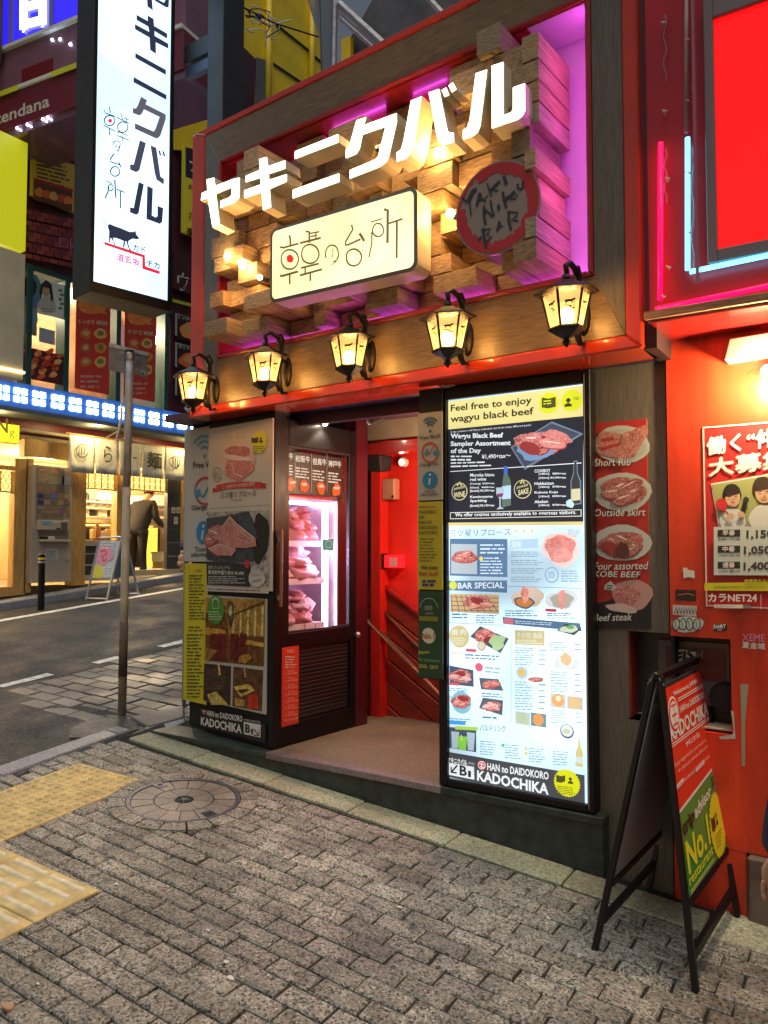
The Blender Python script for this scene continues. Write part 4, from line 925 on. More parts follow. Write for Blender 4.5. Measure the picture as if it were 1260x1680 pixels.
pr.poly([(163, 1082), (1135, 1060), (1135, 1112), (163, 1132)], (.7, .7, .55), 2); pr.poly([(168, 1087), (1130, 1065), (1130, 1107), (168, 1127)], DK, 3); pr.text('We offer courses exclusively available to overseas visitors.', 202, 1122, 1098, 1104, 36, WH, 4, .012)
pr.poly([(140, 1158), (1148, 1150), (1148, 1175), (140, 1182)], (.65, .55, .22), 2)
pr.text('三ツ星リブロース', 162, 1262, 612, 1252, 52, (.10, .14, .2), 3)
for x in (650, 710, 770): pr.disc(x, 1220, 22, (.75, .65, .3), 3, 5, star=.55)
pr.blob(985, 1350, 150, 120, (.85, .60, .56), 2); pr.blob(980, 1350, 120, 95, (.72, .20, .18), 3, M_PLM); pr.blob(995, 1400, 60, 60, (.80, .30, .26), 4, M_PLM); pr.blob(960, 1290, 80, 25, (.70, .18, .15), 4, M_PLM, rot=-.1)
pr.dash(1035, 1205, 1125, 1265, 4, (.3, .4, .5), 2)
NB = (.10, .19, .33)
pr.poly([(160, 1276), (586, 1280), (586, 1562), (160, 1550)], NB, 1); pr.poly([(170, 1316), (362, 1318), (362, 1540), (170, 1535)], (.45, .52, .58), 2); pr.slices(270, 1415, 95, 60, 3, 5, seed=8); pr.dash(385, 1310, 575, 1395, 3, (.6, .75, .9), 2); pr.dash(385, 1410, 575, 1545, 6, (.6, .75, .9), 2); pr.disc(393, 1424, 16, (.8, .7, .1), 3)
pr.poly([(605, 1285), (812, 1275), (812, 1345), (605, 1352)], (.45, .62, .8), 1); pr.text('国産', 622, 1340, 690, 1338, 45, (.75, .85, .95), 2)
for i in range(4): pr.dash(612, 1368 + i * 62, 860, 1415 + i * 62, 3, (.22, .32, .42), 2)
pr.ring(915, 1545, 48, 55, 8, (.25, .4, .58), 2); pr.dash(890, 1520, 940, 1570, 3, (.25, .4, .58), 2); pr.dash(985, 1508, 1130, 1600, 5, (.3, .42, .55), 2)
pr.crop(700, 940, 4.2)
pr.poly([(118, 55), (545, 52), (545, 138), (118, 118)], NB, 1); pr.disc(172, 86, 30, (.62, .66, .1), 2); pr.text('BAR SPECIAL', 206, 110, 526, 106, 42, (.75, .8, .85), 3, .02)
for pts in ([(150, 120), (152, 345)], [(545, 92), (1060, 108)], [(1060, 108), (1062, 360)], [(150, 345), (520, 362)]): pr.lin(pts, 3 if pts[0][1] != pts[1][1] and pts[0][0] != pts[1][0] else 6, NB, 3)
pr.poly([(155, 145), (490, 150), (490, 285), (155, 270)], (.62, .42, .22), 2)
for i in range(8): pr.lin([(158 + i * 34, 150), (170 + i * 45, 270)], 5, (.15, .10, .07), 3)
for i in range(4): pr.lin([(158, 165 + i * 30), (485, 175 + i * 30)], 5, (.18, .12, .08), 3)
pr.slices(350, 205, 110, 55, 4, 3, cols=((.55, .20, .13), (.62, .28, .2)), seed=2)
pr.dash(165, 275, 280, 320, 2, NB, 2); pr.dash(330, 288, 480, 350, 4, NB, 2)
pr.blob(690, 170, 110, 70, (.70, .55, .45), 2); pr.blob(665, 205, 75, 38, (.12, .13, .2), 3); pr.blob(665, 205, 60, 28, (.65, .25, .06), 4); pr.blob(670, 150, 26, 60, (.70, .22, .15), 5, M_PLM)
pr.blob(925, 185, 110, 70, (.75, .8, .85), 2); pr.blob(925, 190, 85, 50, (.5, .45, .38), 3); pr.blob(925, 180, 26, 65, (.75, .28, .22), 5, M_PLM); pr.poly([(812, 246), (888, 250), (888, 270), (812, 266)], (.7, .05, .08), 5)
pr.dash(530, 255, 780, 305, 3, NB, 2); pr.dash(820, 272, 1030, 320, 3, NB, 2)
pr.poly([(515, 305), (1050, 348), (1062, 405), (520, 352)], NB, 3); pr.poly([(525, 312), (588, 316), (590, 355), (527, 350)], (.75, .2, .25), 4); pr.dash(600, 325, 920, 352, 2, (.65, .78, .9), 4, slope=.06)
pr.poly([(890, 400), (950, 350), (1062, 385), (1010, 432)], (.06, .08, .09), 5); pr.blob(975, 388, 60, 26, (.6, .65, .5), 6); pr.blob(985, 375, 30, 12, (.15, .4, .1), 7)
pr.disc(215, 440, 78, (.66, .58, .28), 2); pr.text('焼 肉', 165, 432, 262, 428, 42, (.85, .88, .8), 4, .01); pr.dash(165, 445, 265, 500, 4, (.85, .85, .7), 3)
pr.poly([(290, 440), (360, 368), (558, 455), (500, 555)], (.09, .11, .16), 2); pr.slices(395, 435, 75, 60, 4, 5, seed=4); pr.blob(480, 478, 60, 48, (.50, .68, .36), 6, rag=.3); pr.disc(372, 505, 34, (.55, .48, .35), 7); pr.disc(372, 502, 24, (.78, .7, .5), 8)
pr.poly([(262, 522), (335, 528), (335, 548), (262, 543)], (.7, .1, .2), 4); pr.dash(255, 555, 540, 598, 2, NB, 2, slope=.05); pr.dash(155, 540, 240, 568, 1, (.75, .65, .3), 2)
pr.poly([(600, 395), (805, 402), (805, 505), (600, 495)], (.66, .58, .30), 2); pr.text('その他 逸品', 612, 448, 788, 452, 40, (.88, .88, .75), 4, .01); pr.dash(612, 460, 790, 495, 3, (.9, .88, .7), 3)
for x, y0, y1, x1, nn in ((600, 510, 640, 815, 8), (840, 470, 540, 1062, 4), (845, 675, 830, 1062, 8), (600, 745, 950, 815, 11), (845, 945, 1040, 1065, 6)):
    pr.dash(x, y0, x + (x1 - x) * .6, y1, nn, (.25, .36, .46), 2, fill=.4, slope=.03); pr.dash(x1 - 50, y0 + 8, x1, y1 + 8, max(2, nn // 2), (.25, .36, .46), 2, fill=.25, slope=.03)
pr.lin([(572, 460), (572, 1035)], 2, (.3, .4, .5), 2)
pr.lin([(572, 480), (575, 480), (577, 1030)], 3, (.55, .68, .82), 2)
pr.poly([(148, 640), (312, 672), (315, 788), (150, 770)], (.08, .1, .15), 2); pr.slices(225, 715, 85, 52, 3, 5, cols=((.72, .3, .32), (.80, .42, .42)), seed=6)
pr.poly([(148, 755), (215, 762), (215, 780), (148, 773)], (.7, .1, .2), 6)
pr.disc(352, 652, 30, (.72, .12, .2), 3); pr.dash(392, 640, 510, 695, 2, (.4, .46, .55), 2, slope=.1)
pr.poly([(352, 725), (485, 735), (520, 815), (365, 805)], (.10, .12, .17), 2); pr.slices(435, 770, 66, 36, 3, 6, seed=9)
pr.poly([(378, 862), (518, 882), (512, 985), (352, 935)], (.10, .12, .17), 2); pr.slices(440, 922, 66, 40, 3, 6, cols=((.75, .3, .28), (.8, .45, .4)), seed=10)
pr.disc(230, 895, 78, (.22, .48, .62), 2); pr.slices(228, 888, 72, 55, 3, 7, seed=12)
for y in (790, 850, 1000): pr.dash(150, y, 300, y + 28, 2, NB, 2, slope=.06)
pr.dash(370, 825, 510, 860, 2, NB, 2, slope=.06); pr.dash(375, 985, 500, 1010, 1, NB, 2, slope=.06)
pr.disc(648, 690, 42, (.45, .6, .72), 2); pr.disc(645, 688, 26, (.75, .5, .12), 4, m=None); pr.blob(745, 740, 78, 34, (.80, .84, .82), 2); pr.slices(745, 738, 52, 20, 3, 4, seed=14)
pr.poly([(865, 650), (890, 575), (1050, 605), (1020, 672)], (.62, .68, .66), 2); pr.disc(955, 598, 56, (.74, .78, .74), 3); pr.disc(955, 598, 42, (.68, .48, .26), 4, jag=.15)
pr.poly([(845, 830), (950, 842), (950, 938), (845, 925)], (.55, .58, .55), 2); pr.disc(898, 880, 44, (.74, .38, .14), 3, jag=.1); pr.disc(900, 868, 20, (.8, .74, .55), 4)
pr.poly([(960, 850), (1068, 862), (1068, 950), (960, 938)], (.5, .5, .45), 2); pr.disc(1012, 898, 44, (.72, .50, .24), 3, jag=.12)
pr.poly([(602, 955), (705, 968), (705, 1058), (602, 1040)], (.55, .62, .6), 2); pr.disc(652, 1005, 42, (.50, .62, .40), 3, jag=.2); pr.poly([(710, 965), (815, 978), (815, 1070), (710, 1055)], (.15, .28, .32), 2); pr.disc(762, 1015, 42, (.74, .34, .12), 3, jag=.15)
pr.disc(960, 1095, 50, (.08, .12, .2), 3); pr.disc(960, 1090, 42, (.72, .74, .70), 4); pr.blob(958, 1095, 26, 20, (.5, .6, .4), 5)
pr.poly([(148, 1020), (258, 1028), (258, 1052), (148, 1045)], (.05, .35, .8), 2); pr.poly([(188, 1058), (345, 1066), (345, 1090), (188, 1082)], (.42, .66, .08), 3)
pr.poly([(145, 1065), (332, 1082), (332, 1240), (145, 1210)], (.06, .09, .13), 2); pr.poly([(160, 1095), (215, 1100), (205, 1215), (165, 1210)], (.42, .55, .58), 3); pr.poly([(205, 1128), (272, 1132), (262, 1225), (212, 1218)], (.25, .65, .06), 4); pr.poly([(268, 1100), (325, 1108), (315, 1230), (275, 1225)], (.45, .55, .65), 3); pr.lin([(230, 1120), (236, 1160)], 10, (.65, .7, .3), 5)
pr.text('バルドリンク', 358, 1092, 535, 1102, 46, (.06, .10, .16), 3, .01); pr.text('ハイボール', 358, 1125, 468, 1130, 26, (.62, .55, .25), 3); pr.text('お茶ハイ', 530, 1150, 622, 1160, 30, (.62, .55, .25), 3); pr.text('サワー', 712, 1180, 780, 1186, 26, (.62, .55, .25), 3); pr.text('ワイン', 868, 1205, 940, 1210, 26, (.62, .55, .25), 3)
for x, y in ((358, 1155), (530, 1180), (695, 1205), (860, 1225)): pr.dash(x, y, x + 115, y + 105, 6, (.18, .28, .38), 2, fill=.35, slope=.08)
pr.disc(518, 1192, 12, (.1, .5, .3), 3); pr.disc(678, 1215, 11, (.7, .65, .1), 3); pr.disc(678, 1247, 11, (.7, .65, .1), 3)
pr.poly([(1020, 1240), (1036, 1200), (1038, 1155), (1052, 1155), (1055, 1205), (1070, 1240), (1070, 1345), (1018, 1335)], (.68, .58, .24), 3); pr.poly([(1019, 1270), (1070, 1275), (1070, 1320), (1019, 1312)], (.65, .75, .72), 4)
# foot band
pr.poly([(118, 1232), (1082, 1398), (1085, 1612), (132, 1408)], (.07, .07, .08), 5)
pr.text('ヤキニクバル', 138, 1305, 272, 1330, 36, WH, 7, .03); pr.text('カドチカ', 282, 1322, 322, 1332, 20, WH, 7); pr.poly([(138, 1308), (320, 1340), (322, 1428), (138, 1392)], WH, 6)
pr.lin([(206, 1328), (168, 1372)], 12, DK, 8); pr.lin([(164, 1340), (164, 1376), (202, 1380)], 12, DK, 8); pr.text('B', 222, 1396, 272, 1406, 70, DK, 8, .03); pr.text('1', 280, 1408, 300, 1412, 44, DK, 8, .02)
pr.disc(374, 1328, 32, (.7, .05, .05), 6); pr.ring(374, 1328, 24, 26, 5, WH, 7); pr.lin([(360, 1318), (390, 1325)], 6, WH, 7); pr.lin([(362, 1338), (388, 1342)], 6, WH, 7); pr.lin([(375, 1308), (372, 1350)], 6, WH, 7)
pr.text('HAN no DAIDOKORO', 412, 1362, 836, 1430, 52, WH, 7, .025); pr.text('KADOCHIKA', 342, 1434, 836, 1534, 74, WH, 7, .03)
pr.build('backlit_sheet', menu)
ps = Print(MN, -.004, M_PL); ps.crop(700, 940, 4.2); ps.disc(966, 1448, 98, (.72, .74, .01), 3, 30, star=.09); ps.poly([(893, 1390), (926, 1400), (955, 1394), (955, 1436), (926, 1446), (893, 1438)], (.08, .08, .02), 4); ps.disc(990, 1420, 12, (.06, .06, .02), 4); ps.poly([(972, 1450), (975, 1438), (990, 1432), (1008, 1440), (1010, 1456)], (.06, .06, .02), 4); ps.dash(900, 1462, 1030, 1520, 5, (.2, .2, .02), 4, slope=.12)
o = ps.build('seal_sticker', menu, 'serrated yellow round sticker')
# ================================================================ LEFT PILLAR, POSTERS, DOOR
pil = thing('poster_pillar', 'black corner pillar carrying the beef and dining room posters', 'pillar', PIL.at(.3, .298, -.1))
pw = PIL.hit(450, 900)[0]; pl0 = PIL.hit(342, 900)[0]
pw = .681
MB().ob(PIL, -.02, pw, .298, ZB + .004, -.10, -.002, M_BLACK).build('pillar_body', pil, bevel=.006)
MB().ob(PIL, -.30, -.04, .290, ZB + .004, -.30, -.06, M_BLACKM).build('side_return', pil)
PIP = PIL.off(.0)
def poster(name, lab, cat, pl, quad, base, grp=None, t=.012, d=0.):
    """a board t thick; quad = left-top and right-bottom pixels"""
    a0, z1 = pl.hit(*quad[0]); a1, z0 = pl.hit(*quad[1])
    r = thing(name, lab, cat, pl.at((a0 + a1) / 2, z0, d), grp)
    MB().ob(pl, a0, a1, z0, z1, d, d + t, M_P, base).build('board', r, bevel=.0008)
    p = Print(pl, d + t + .0006); return r, p, (a0, a1, z0, z1)
# big beef poster
r, pr, ext = poster('beef_poster', 'tall pale poster of marbled rib roast and sliced beef on the black pillar', 'poster', PIL, ((345, 704), (448, 970)), (.55, .50, .42))
pr.crop(300, 640, 3.9375)
a0, a1, z0, z1 = ext
for x in (318, 362, 404): pr.disc(x, 300, 17, (.55, .45, .2), 2, 5, star=.5)
pr.disc(510, 335, 72, (.62, .60, .02), 3); pr.poly([(457, 308), (478, 312), (500, 306), (500, 340), (478, 344), (457, 340)], (.05, .05, .02), 4); pr.disc(518, 315, 9, (.05, .05, .02), 4); pr.poly([(506, 340), (508, 328), (518, 322), (530, 330), (532, 342)], (.05, .05, .02), 4); pr.dash(468, 358, 555, 415, 4, (.3, .3, .02), 4)
pr.blob(360, 460, 112, 125, (.62, .46, .40), 1, rag=.14, seed=5); pr.blob(370, 400, 75, 42, (.42, .08, .07), 2, M_PM, rot=.1); pr.blob(375, 505, 92, 75, (.60, .15, .12), 3, M_PM, rag=.14, seed=9); pr.blob(365, 440, 95, 16, (.72, .55, .48), 4, rot=.08); pr.blob(452, 452, 30, 45, (.62, .4, .36), 2); pr.lin([(330, 470), (345, 540), (400, 560)], 8, (.75, .6, .5), 5)
pr.ring(232, 548, 26, 46, 4, (.15, .13, .1), 2); pr.text('極上', 216, 575, 250, 572, 50, (.2, .17, .12), 3)
pr.poly([(205, 632), (235, 640), (232, 655), (205, 662)], (.42, .02, .02), 2); pr.poly([(518, 602), (552, 605), (545, 620), (550, 636), (518, 635)], (.42, .02, .02), 2)
pr.poly([(230, 615), (300, 600), (400, 592), (520, 594), (520, 634), (400, 633), (300, 640), (230, 655)], (.55, .03, .03), 3); pr.text('三ツ星和牛の本格炭火焼肉', 268, 640, 478, 618, 24, (.72, .62, .5), 4)
pr.text('三ツ星リブロース', 256, 698, 486, 684, 38, (.08, .07, .05), 3, .01); pr.dash(320, 705, 410, 716, 1, (.2, .18, .15), 2)
pr.lin([(185, 766), (578, 742)], 2.5, (.2, .2, .18), 2)
pr.crop(290, 640, 2.847)
pr.poly([(147, 572), (444, 560), (440, 918), (150, 906)], (.32, .30, .28), 1, M_PX)
pr.poly([(147, 600), (250, 585), (345, 565), (380, 640), (395, 760), (370, 800), (220, 812), (147, 790)], (.03, .045, .065), 2, M_PX)
pr.blob(400, 690, 42, 110, (.012, .012, .012), 2.5); pr.poly([(300, 640), (345, 568), (372, 640), (392, 700), (350, 690)], (.04, .06, .085), 3)
pr.slices(215, 705, 82, 82, 4, 8, cols=((.42, .12, .10), (.50, .18, .15), (.46, .15, .12)), seed=15)
pr.poly([(190, 690), (222, 640), (262, 588), (285, 620), (330, 655), (380, 695), (386, 728), (340, 738), (280, 735), (225, 720)], (.46, .15, .12), 8, M_PM); pr.lin([(222, 645), (262, 590), (290, 622), (380, 694)], 5, (.66, .50, .44), 8.5); pr.lin([(250, 640), (290, 690), (350, 715)], 4, (.60, .36, .32), 8.5); pr.lin([(270, 620), (320, 670), (368, 700)], 3, (.62, .4, .35), 8.5)
pr.poly([(160, 740), (210, 715), (290, 745), (270, 775), (200, 770)], (.50, .20, .17), 8, M_PM); pr.lin([(160, 742), (210, 718), (288, 746)], 4, (.66, .50, .44), 8.5)
pr.poly([(148, 800), (355, 812), (352, 918), (150, 908)], (.02, .022, .03), 3); pr.text('前菜とサムギョプサル', 158, 835, 262, 838, 16, (.6, .58, .5), 5); pr.text('黒毛和牛盛り合せ ¥1,490', 158, 860, 325, 866, 20, (.7, .68, .62), 5, .01); pr.disc(340, 812, 20, (.45, .02, .05), 5)
pr.dash(158, 866, 335, 905, 4, (.4, .4, .38), 5); pr.blob(385, 880, 40, 38, (.50, .48, .42), 6, rag=.06); pr.text('すべてのメニュー', 358, 872, 410, 866, 14, (.1, .1, .08), 7); pr.text('390円', 365, 900, 405, 896, 14, (.1, .1, .08), 7)
pr.poly([(147, 918), (440, 930), (438, 950), (147, 938)], (.50, .46, .40), 3); pr.dash(155, 922, 425, 934, 1, (.1, .1, .1), 4, slope=.035)
pr.build('printed_sheet', r)
# dining room poster
r, pr, ext = poster('dining_room_poster', 'poster with three dim orange dining room photographs and a green round badge', 'poster', PIL, ((341, 976), (438, 1172)), (.42, .40, .36))
pr.m = M_PX; pr.crop(290, 640, 2.847)
pr.poly([(143, 970), (420, 975), (415, 1290), (140, 1262)], (.13, .055, .012), 1)
pr.poly([(143, 970), (420, 975), (418, 1150), (250, 1140), (240, 1040), (143, 1040)], (.30, .17, .035), 2)
for i in range(5): pr.lin([(272 + i * 34, 1150), (276 + i * 34, 1030 - i * 6)], 15, (.55, .46, .16), 3)
pr.lin([(262, 1052), (418, 990)], 10, (.10, .05, .01), 4)
pr.poly([(143, 1105), (240, 1120), (240, 1150), (143, 1140)], (.45, .22, .03), 3); pr.poly([(340, 1165), (418, 1180), (418, 1200), (330, 1185)], (.42, .25, .04), 4)
for x in (170, 205, 262, 305): pr.poly([(x, 1135), (x + 34, 1138), (x + 32, 1265), (x - 4, 1255)], (.12, .012, .008), 4)
pr.poly([(143, 1200), (200, 1215), (160, 1262), (140, 1262)], (.30, .16, .03), 5); pr.poly([(305, 1240), (350, 1230), (362, 1250), (330, 1275), (300, 1270)], (.38, .19, .03), 5)
pr.poly([(250, 985), (272, 985), (280, 1060), (262, 1110), (245, 1060)], (.08, .05, .03), 5); pr.blob(262, 1030, 10, 24, (.4, .33, .2), 6)
pr.poly([(136, 1275), (262, 1288), (258, 1472), (132, 1448)], (.04, .022, .012), 1); pr.poly([(152, 1420), (195, 1405), (250, 1468), (170, 1468)], (.42, .33, .08), 3); pr.lin([(205, 1278), (212, 1330)], 16, (.6, .4, .12), 4); pr.dash(140, 1300, 255, 1400, 9, (.10, .06, .03), 2)
pr.poly([(272, 1290), (412, 1308), (405, 1498), (268, 1475)], (.10, .045, .018), 1); pr.poly([(275, 1385), (345, 1370), (375, 1400), (310, 1432)], (.55, .38, .08), 3); pr.poly([(345, 1425), (385, 1415), (392, 1490), (340, 1485)], (.45, .03, .01), 4); pr.poly([(280, 1435), (330, 1445), (322, 1475), (280, 1472)], (.38, .22, .05), 3); pr.lin([(325, 1300), (330, 1340)], 10, (.5, .3, .1), 3); pr.poly([(290, 1400), (340, 1392), (350, 1402), (310, 1415)], (.05, .04, .03), 4)
pr.m = M_P; pr.disc(193, 1026, 68, (.06, .22, .03), 6, sx=.95); pr.ring(193, 990, 13, 20, 4, (.6, .65, .5), 7, a0=180, a1=360); pr.lin([(178, 975), (178, 1018), (208, 1018), (208, 975), (178, 975)], 3, (.6, .65, .5), 7); pr.dash(160, 1030, 230, 1075, 4, (.4, .5, .3), 7)
pr.build('printed_sheet', r)
# name plate at the foot
r, pr, ext = poster('name_plate', 'black plate with white basement restaurant name low on the pillar', 'name plate', PIL, ((331, 1163), (437, 1219)), (.015, .015, .015))
pr.crop(160, 1130, 3.15)
W1 = (.62, .60, .58)
pr.disc(560, 118, 14, (.4, .05, .04), 2); pr.lin([(550, 112), (570, 116)], 3, W1, 3); pr.lin([(560, 106), (558, 130)], 3, W1, 3)
pr.text('HAN no DAIDOKORO', 575, 138, 760, 170, 30, W1, 3, .02); pr.text('ヤキニクバル', 768, 165, 852, 178, 14, W1, 3, .01); pr.text('KADOCHIKA', 545, 186, 756, 230, 44, W1, 3, .03)
pr.poly([(766, 168), (854, 184), (852, 250), (766, 232)], W1, 2); pr.text('B', 774, 222, 800, 228, 44, (.02, .02, .02), 4, .03); pr.text('1', 805, 230, 815, 232, 26, (.02, .02, .02), 4, .02); pr.lin([(818, 205), (842, 235)], 6, (.02, .02, .02), 4); pr.lin([(846, 205), (846, 240), (818, 236)], 5, (.02, .02, .02), 4)
pr.build('printed_sheet', r)
# wifi strips: one at the far left corner, one hanging by the menu
def wifi(pl, quadT, qB, lab1, labs, off, sc, narrow=False):
    pass
WF = Plane((-4.12, 3.822), (-3.9, 3.788)).off(0)
def icon_strip(pl, x0, x1, yt, yb, lab, col, d):
    r, pr, e = poster('icon_sign', lab, 'sign', pl, ((x0, yt), (x1, yb)), col, 'service icon strips', .006, d)
    return r, pr
r, pr = icon_strip(WF, 304, 348, 706, 922, 'service icon strip at the far left corner, partly hidden by the beef poster', (.46, .47, .46), .0)
pr.crop(290, 640, 2.847); BL = (.10, .28, .42)
for rr_, w in ((60, 13), (40, 13), (20, 12)): pr.ring(134, 290, rr_ * .95, rr_ * 1.25, w, BL, 3, a0=212, a1=325, n=14)
pr.disc(134, 310, 10, BL, 3); pr.text('Free Wi-Fi', 82, 366, 205, 360, 30, (.05, .07, .09), 3, .02)
pr.ring(140, 472, 50, 62, 11, (.42, .03, .03), 3, a0=200, a1=500); pr.lin([(105, 480), (128, 500), (165, 430)], 9, (.04, .25, .40), 4); pr.poly([(90, 470), (112, 462), (118, 490), (98, 500)], (.04, .25, .40), 4); pr.ring(140, 472, 50, 62, 9, (.1, .2, .4), 3.5, a0=140, a1=200)
pr.text('Charge OK', 74, 568, 190, 562, 30, (.04, .05, .06), 3, .02)
pr.disc(128, 665, 54, (.01, .22, .44), 3); pr.lin([(130, 655), (124, 698)], 13, (.55, .6, .62), 5); pr.disc(132, 636, 8, (.55, .6, .62), 5); pr.text('Tourist', 90, 756, 165, 752, 24, (.04, .05, .06), 3, .01); pr.text('information', 72, 780, 185, 776, 22, (.04, .05, .06), 3, .01)
pr.build('printed_icons', r)
YL = (.56, .50, .02)
r, pr, e = poster('yellow_notice_strip', 'yellow strip of small print under the left icon strip at the building corner', 'notice', WF, ((304, 924), (346, 1158)), YL, 'yellow notice strips', .006)
pr.crop(290, 640, 2.847); pr.text('人材募集!', 88, 850, 122, 848, 12, (.4, .05, .02), 2); pr.dash(62, 860, 138, 1075, 15, (.08, .08, .02), 2, fill=.45); pr.dash(60, 1100, 132, 1130, 2, (.1, .1, .02), 2); pr.dash(52, 1135, 130, 1440, 19, (.08, .08, .02), 2, fill=.45)
pr.build('small_print', r)
MB().ob(WF, WF.hit(302.5, 900)[0], WF.hit(304, 900)[0], WF.hit(304, 1160)[1], WF.hit(304, 704)[1], -.02, .008, M_ALU).build('edge_trim', pil)
HG = Plane((-4, 3.575), (0, 3.575))
r, pr = icon_strip(HG, 686, 727, 679, 820, 'service icon strip hanging between the red entrance and the menu', (.42, .40, .32), 0)
pr.crop(580, 560, 6.3); BL = (.03, .13, .19)
for rr_, w in ((98, 20), (70, 20), (44, 18)): pr.ring(802, 920, rr_, rr_ * 1.3, w, BL, 3, a0=225, a1=315, n=14)
pr.disc(802, 930, 17, BL, 3); pr.text('Free Wi-Fi', 698, 1022, 905, 1000, 40, (.05, .05, .06), 3, .02)
pr.ring(802, 1152, 82, 100, 18, (.5, .05, .03), 3); pr.disc(765, 1152, 24, (.04, .22, .38), 4); pr.blob(865, 1158, 32, 30, (.04, .22, .38), 4); pr.lin([(770, 1100), (790, 1170), (835, 1090)], 10, (.1, .12, .2), 4)
pr.crop(290, 640, 2.847)
pr.text('Charge OK', 1140, 362, 1226, 356, 18, (.04, .05, .06), 3, .02); pr.disc(1187, 420, 40, (.01, .20, .40), 3); pr.lin([(1188, 412), (1184, 442)], 10, (.55, .6, .6), 5); pr.disc(1189, 396, 6, (.55, .6, .6), 5); pr.text('Tourist', 1160, 482, 1212, 478, 14, (.04, .05, .06), 3, .01); pr.text('information', 1144, 496, 1226, 492, 14, (.04, .05, .06), 3, .01)
pr.build('printed_icons', r)
r, pr, e = poster('yellow_notice_strip', 'yellow second-best notice hanging between the red entrance and the menu', 'notice', HG, ((686, 824), (727, 968)), (.50, .40, .02), 'yellow notice strips', .006)
pr.crop(290, 640, 2.847)
for i, t in enumerate(('YAKINIKU', 'BAR', 'HAN NO', 'DAIDOKORO', 'KADOCHIKA')): pr.text(t, 1134, 578 + i * 24, 1134 + (82, 28, 62, 90, 88)[i], 577 + i * 24, 16, (.05, .05, .02), 3, .01)
pr.dash(1138, 688, 1222, 805, 8, (.12, .1, .02), 2, fill=.35); pr.text('We have', 1144, 838, 1222, 838, 20, (.05, .04, .02), 3, .02); pr.text('Best 2nd!!', 1138, 866, 1224, 868, 20, (.35, .03, .01), 3, .02); pr.dash(1150, 884, 1218, 918, 2, (.03, .04, .15), 2, fill=.9); pr.dash(1134, 540, 1222, 552, 1, (.35, .05, .02), 2)
pr.build('small_print', r)
r, pr, e = poster('green_award_sign', 'dark green award sign hanging below the yellow notice beside the menu', 'sign', HG, ((687, 969), (727, 1114)), (.010, .055, .022), None, .006)
pr.crop(580, 960, 4.94); GC = (.38, .42, .34)
pr.ring(618, 200, 74, 95, 5, GC, 3, a0=190, a1=350); 
for x in (600, 632): pr.ring(x, 183, 13, 16, 5, GC, 3); pr.disc(x, 183, 5, GC, 3)
pr.text('advisor', 594, 236, 660, 232, 16, GC, 3); pr.lin([(540, 268), (692, 275)], 38, (.20, .19, .02), 2)
pr.disc(616, 408, 68, (.62, .58, .40), 2, 22, star=.14); pr.text('No.1', 564, 440, 664, 432, 52, (.42, .06, .02), 3, .03); YG = (.45, .42, .06)
pr.text('Japan', 530, 560, 622, 560, 34, YG, 3, .02); pr.text('88 restaurants', 532, 612, 706, 625, 28, (.12, .3, .1), 3, .02); pr.text('2018 - 2019', 536, 668, 692, 682, 32, YG, 3, .02)
pr.build('small_print', r)
# hanging board holding the strips
hb = thing('hanging_rail', 'thin clear rail and black post holding the strips beside the menu', 'rail', (-2.1, 3.6, .35))
MB().ob(HG, HG.hit(688, 900)[0], HG.hit(726, 900)[0], HG.hit(690, 1112)[1], 2.40, -.008, -.001, M_BLACKM).build('backing_strip', hb)
# ================================================================ DOOR
dr_ = thing('entrance_door', 'black glazed door open beside the lit meat cabinet, ribbed lower panel', 'door', DOOR.at(.4, .3, 0))
def dh(x, y): return DOOR.hit(x, y)
g0 = dh(474, 800)[0]; g1 = dh(576, 800)[0]; gz1 = dh(500, 734)[1]; gz0 = dh(500, 1034)[1]; m1 = dh(500, 1062)[1]; l0 = dh(470, 1188)[1]; dz1 = dh(463, 703)[1]; d0_ = .003; d1_ = dh(592, 900)[0]; dz1 = 2.37
gz0 = dh(470, 1040)[1]; m1 = dh(470, 1066)[1]
B4 = lambda a0, a1, z0, z1, nm, d0=-.045, d1=0., m=M_BLACK: MB().ob(DOOR, a0, a1, z0, z1, d0, d1, m).build(nm, dr_, bevel=.004)
B4(d0_, g0, .305, dz1, 'stile'); B4(g1, d1_, .305, dz1, 'stile'); B4(g0, g1, gz1, dz1, 'top_rail', -.045, -.001); B4(g0, g1, m1, gz0, 'middle_rail', -.045, -.001); B4(g0, g1, .305, l0, 'bottom_rail', -.045, -.001)
# glazing bead and pane
for a0, a1, z0, z1 in ((g0, g0 + .012, gz0, gz1), (g1 - .012, g1, gz0, gz1), (g0 + .012, g1 - .012, gz1 - .012, gz1), (g0 + .012, g1 - .012, gz0, gz0 + .012)):
    MB().ob(DOOR, a0, a1, z0, z1, -.03, -.008, M_STEELD).build('glazing_bead', dr_)
MB().ob(DOOR, g0 + .012, g1 - .012, gz0 + .012, gz1 - .012, -.022, -.018, M_GLASS).build('window_pane', dr_)
M_RIB = mat('ribbed_black_panel', (.03, .03, .033), .22)
MB().ob(DOOR, g0, g1, l0, m1, -.035, -.028, M_RIB).build('lower_panel', dr_)
n = 17
for i in range(n):
    z = l0 + .012 + (m1 - l0 - .02) * i / n; MB().ob(DOOR, g0 + .01, g1 - .01, z, z + (m1 - l0) / n * .5, -.028, -.020, M_RIB).build('rib_slat', dr_, bevel=.002)
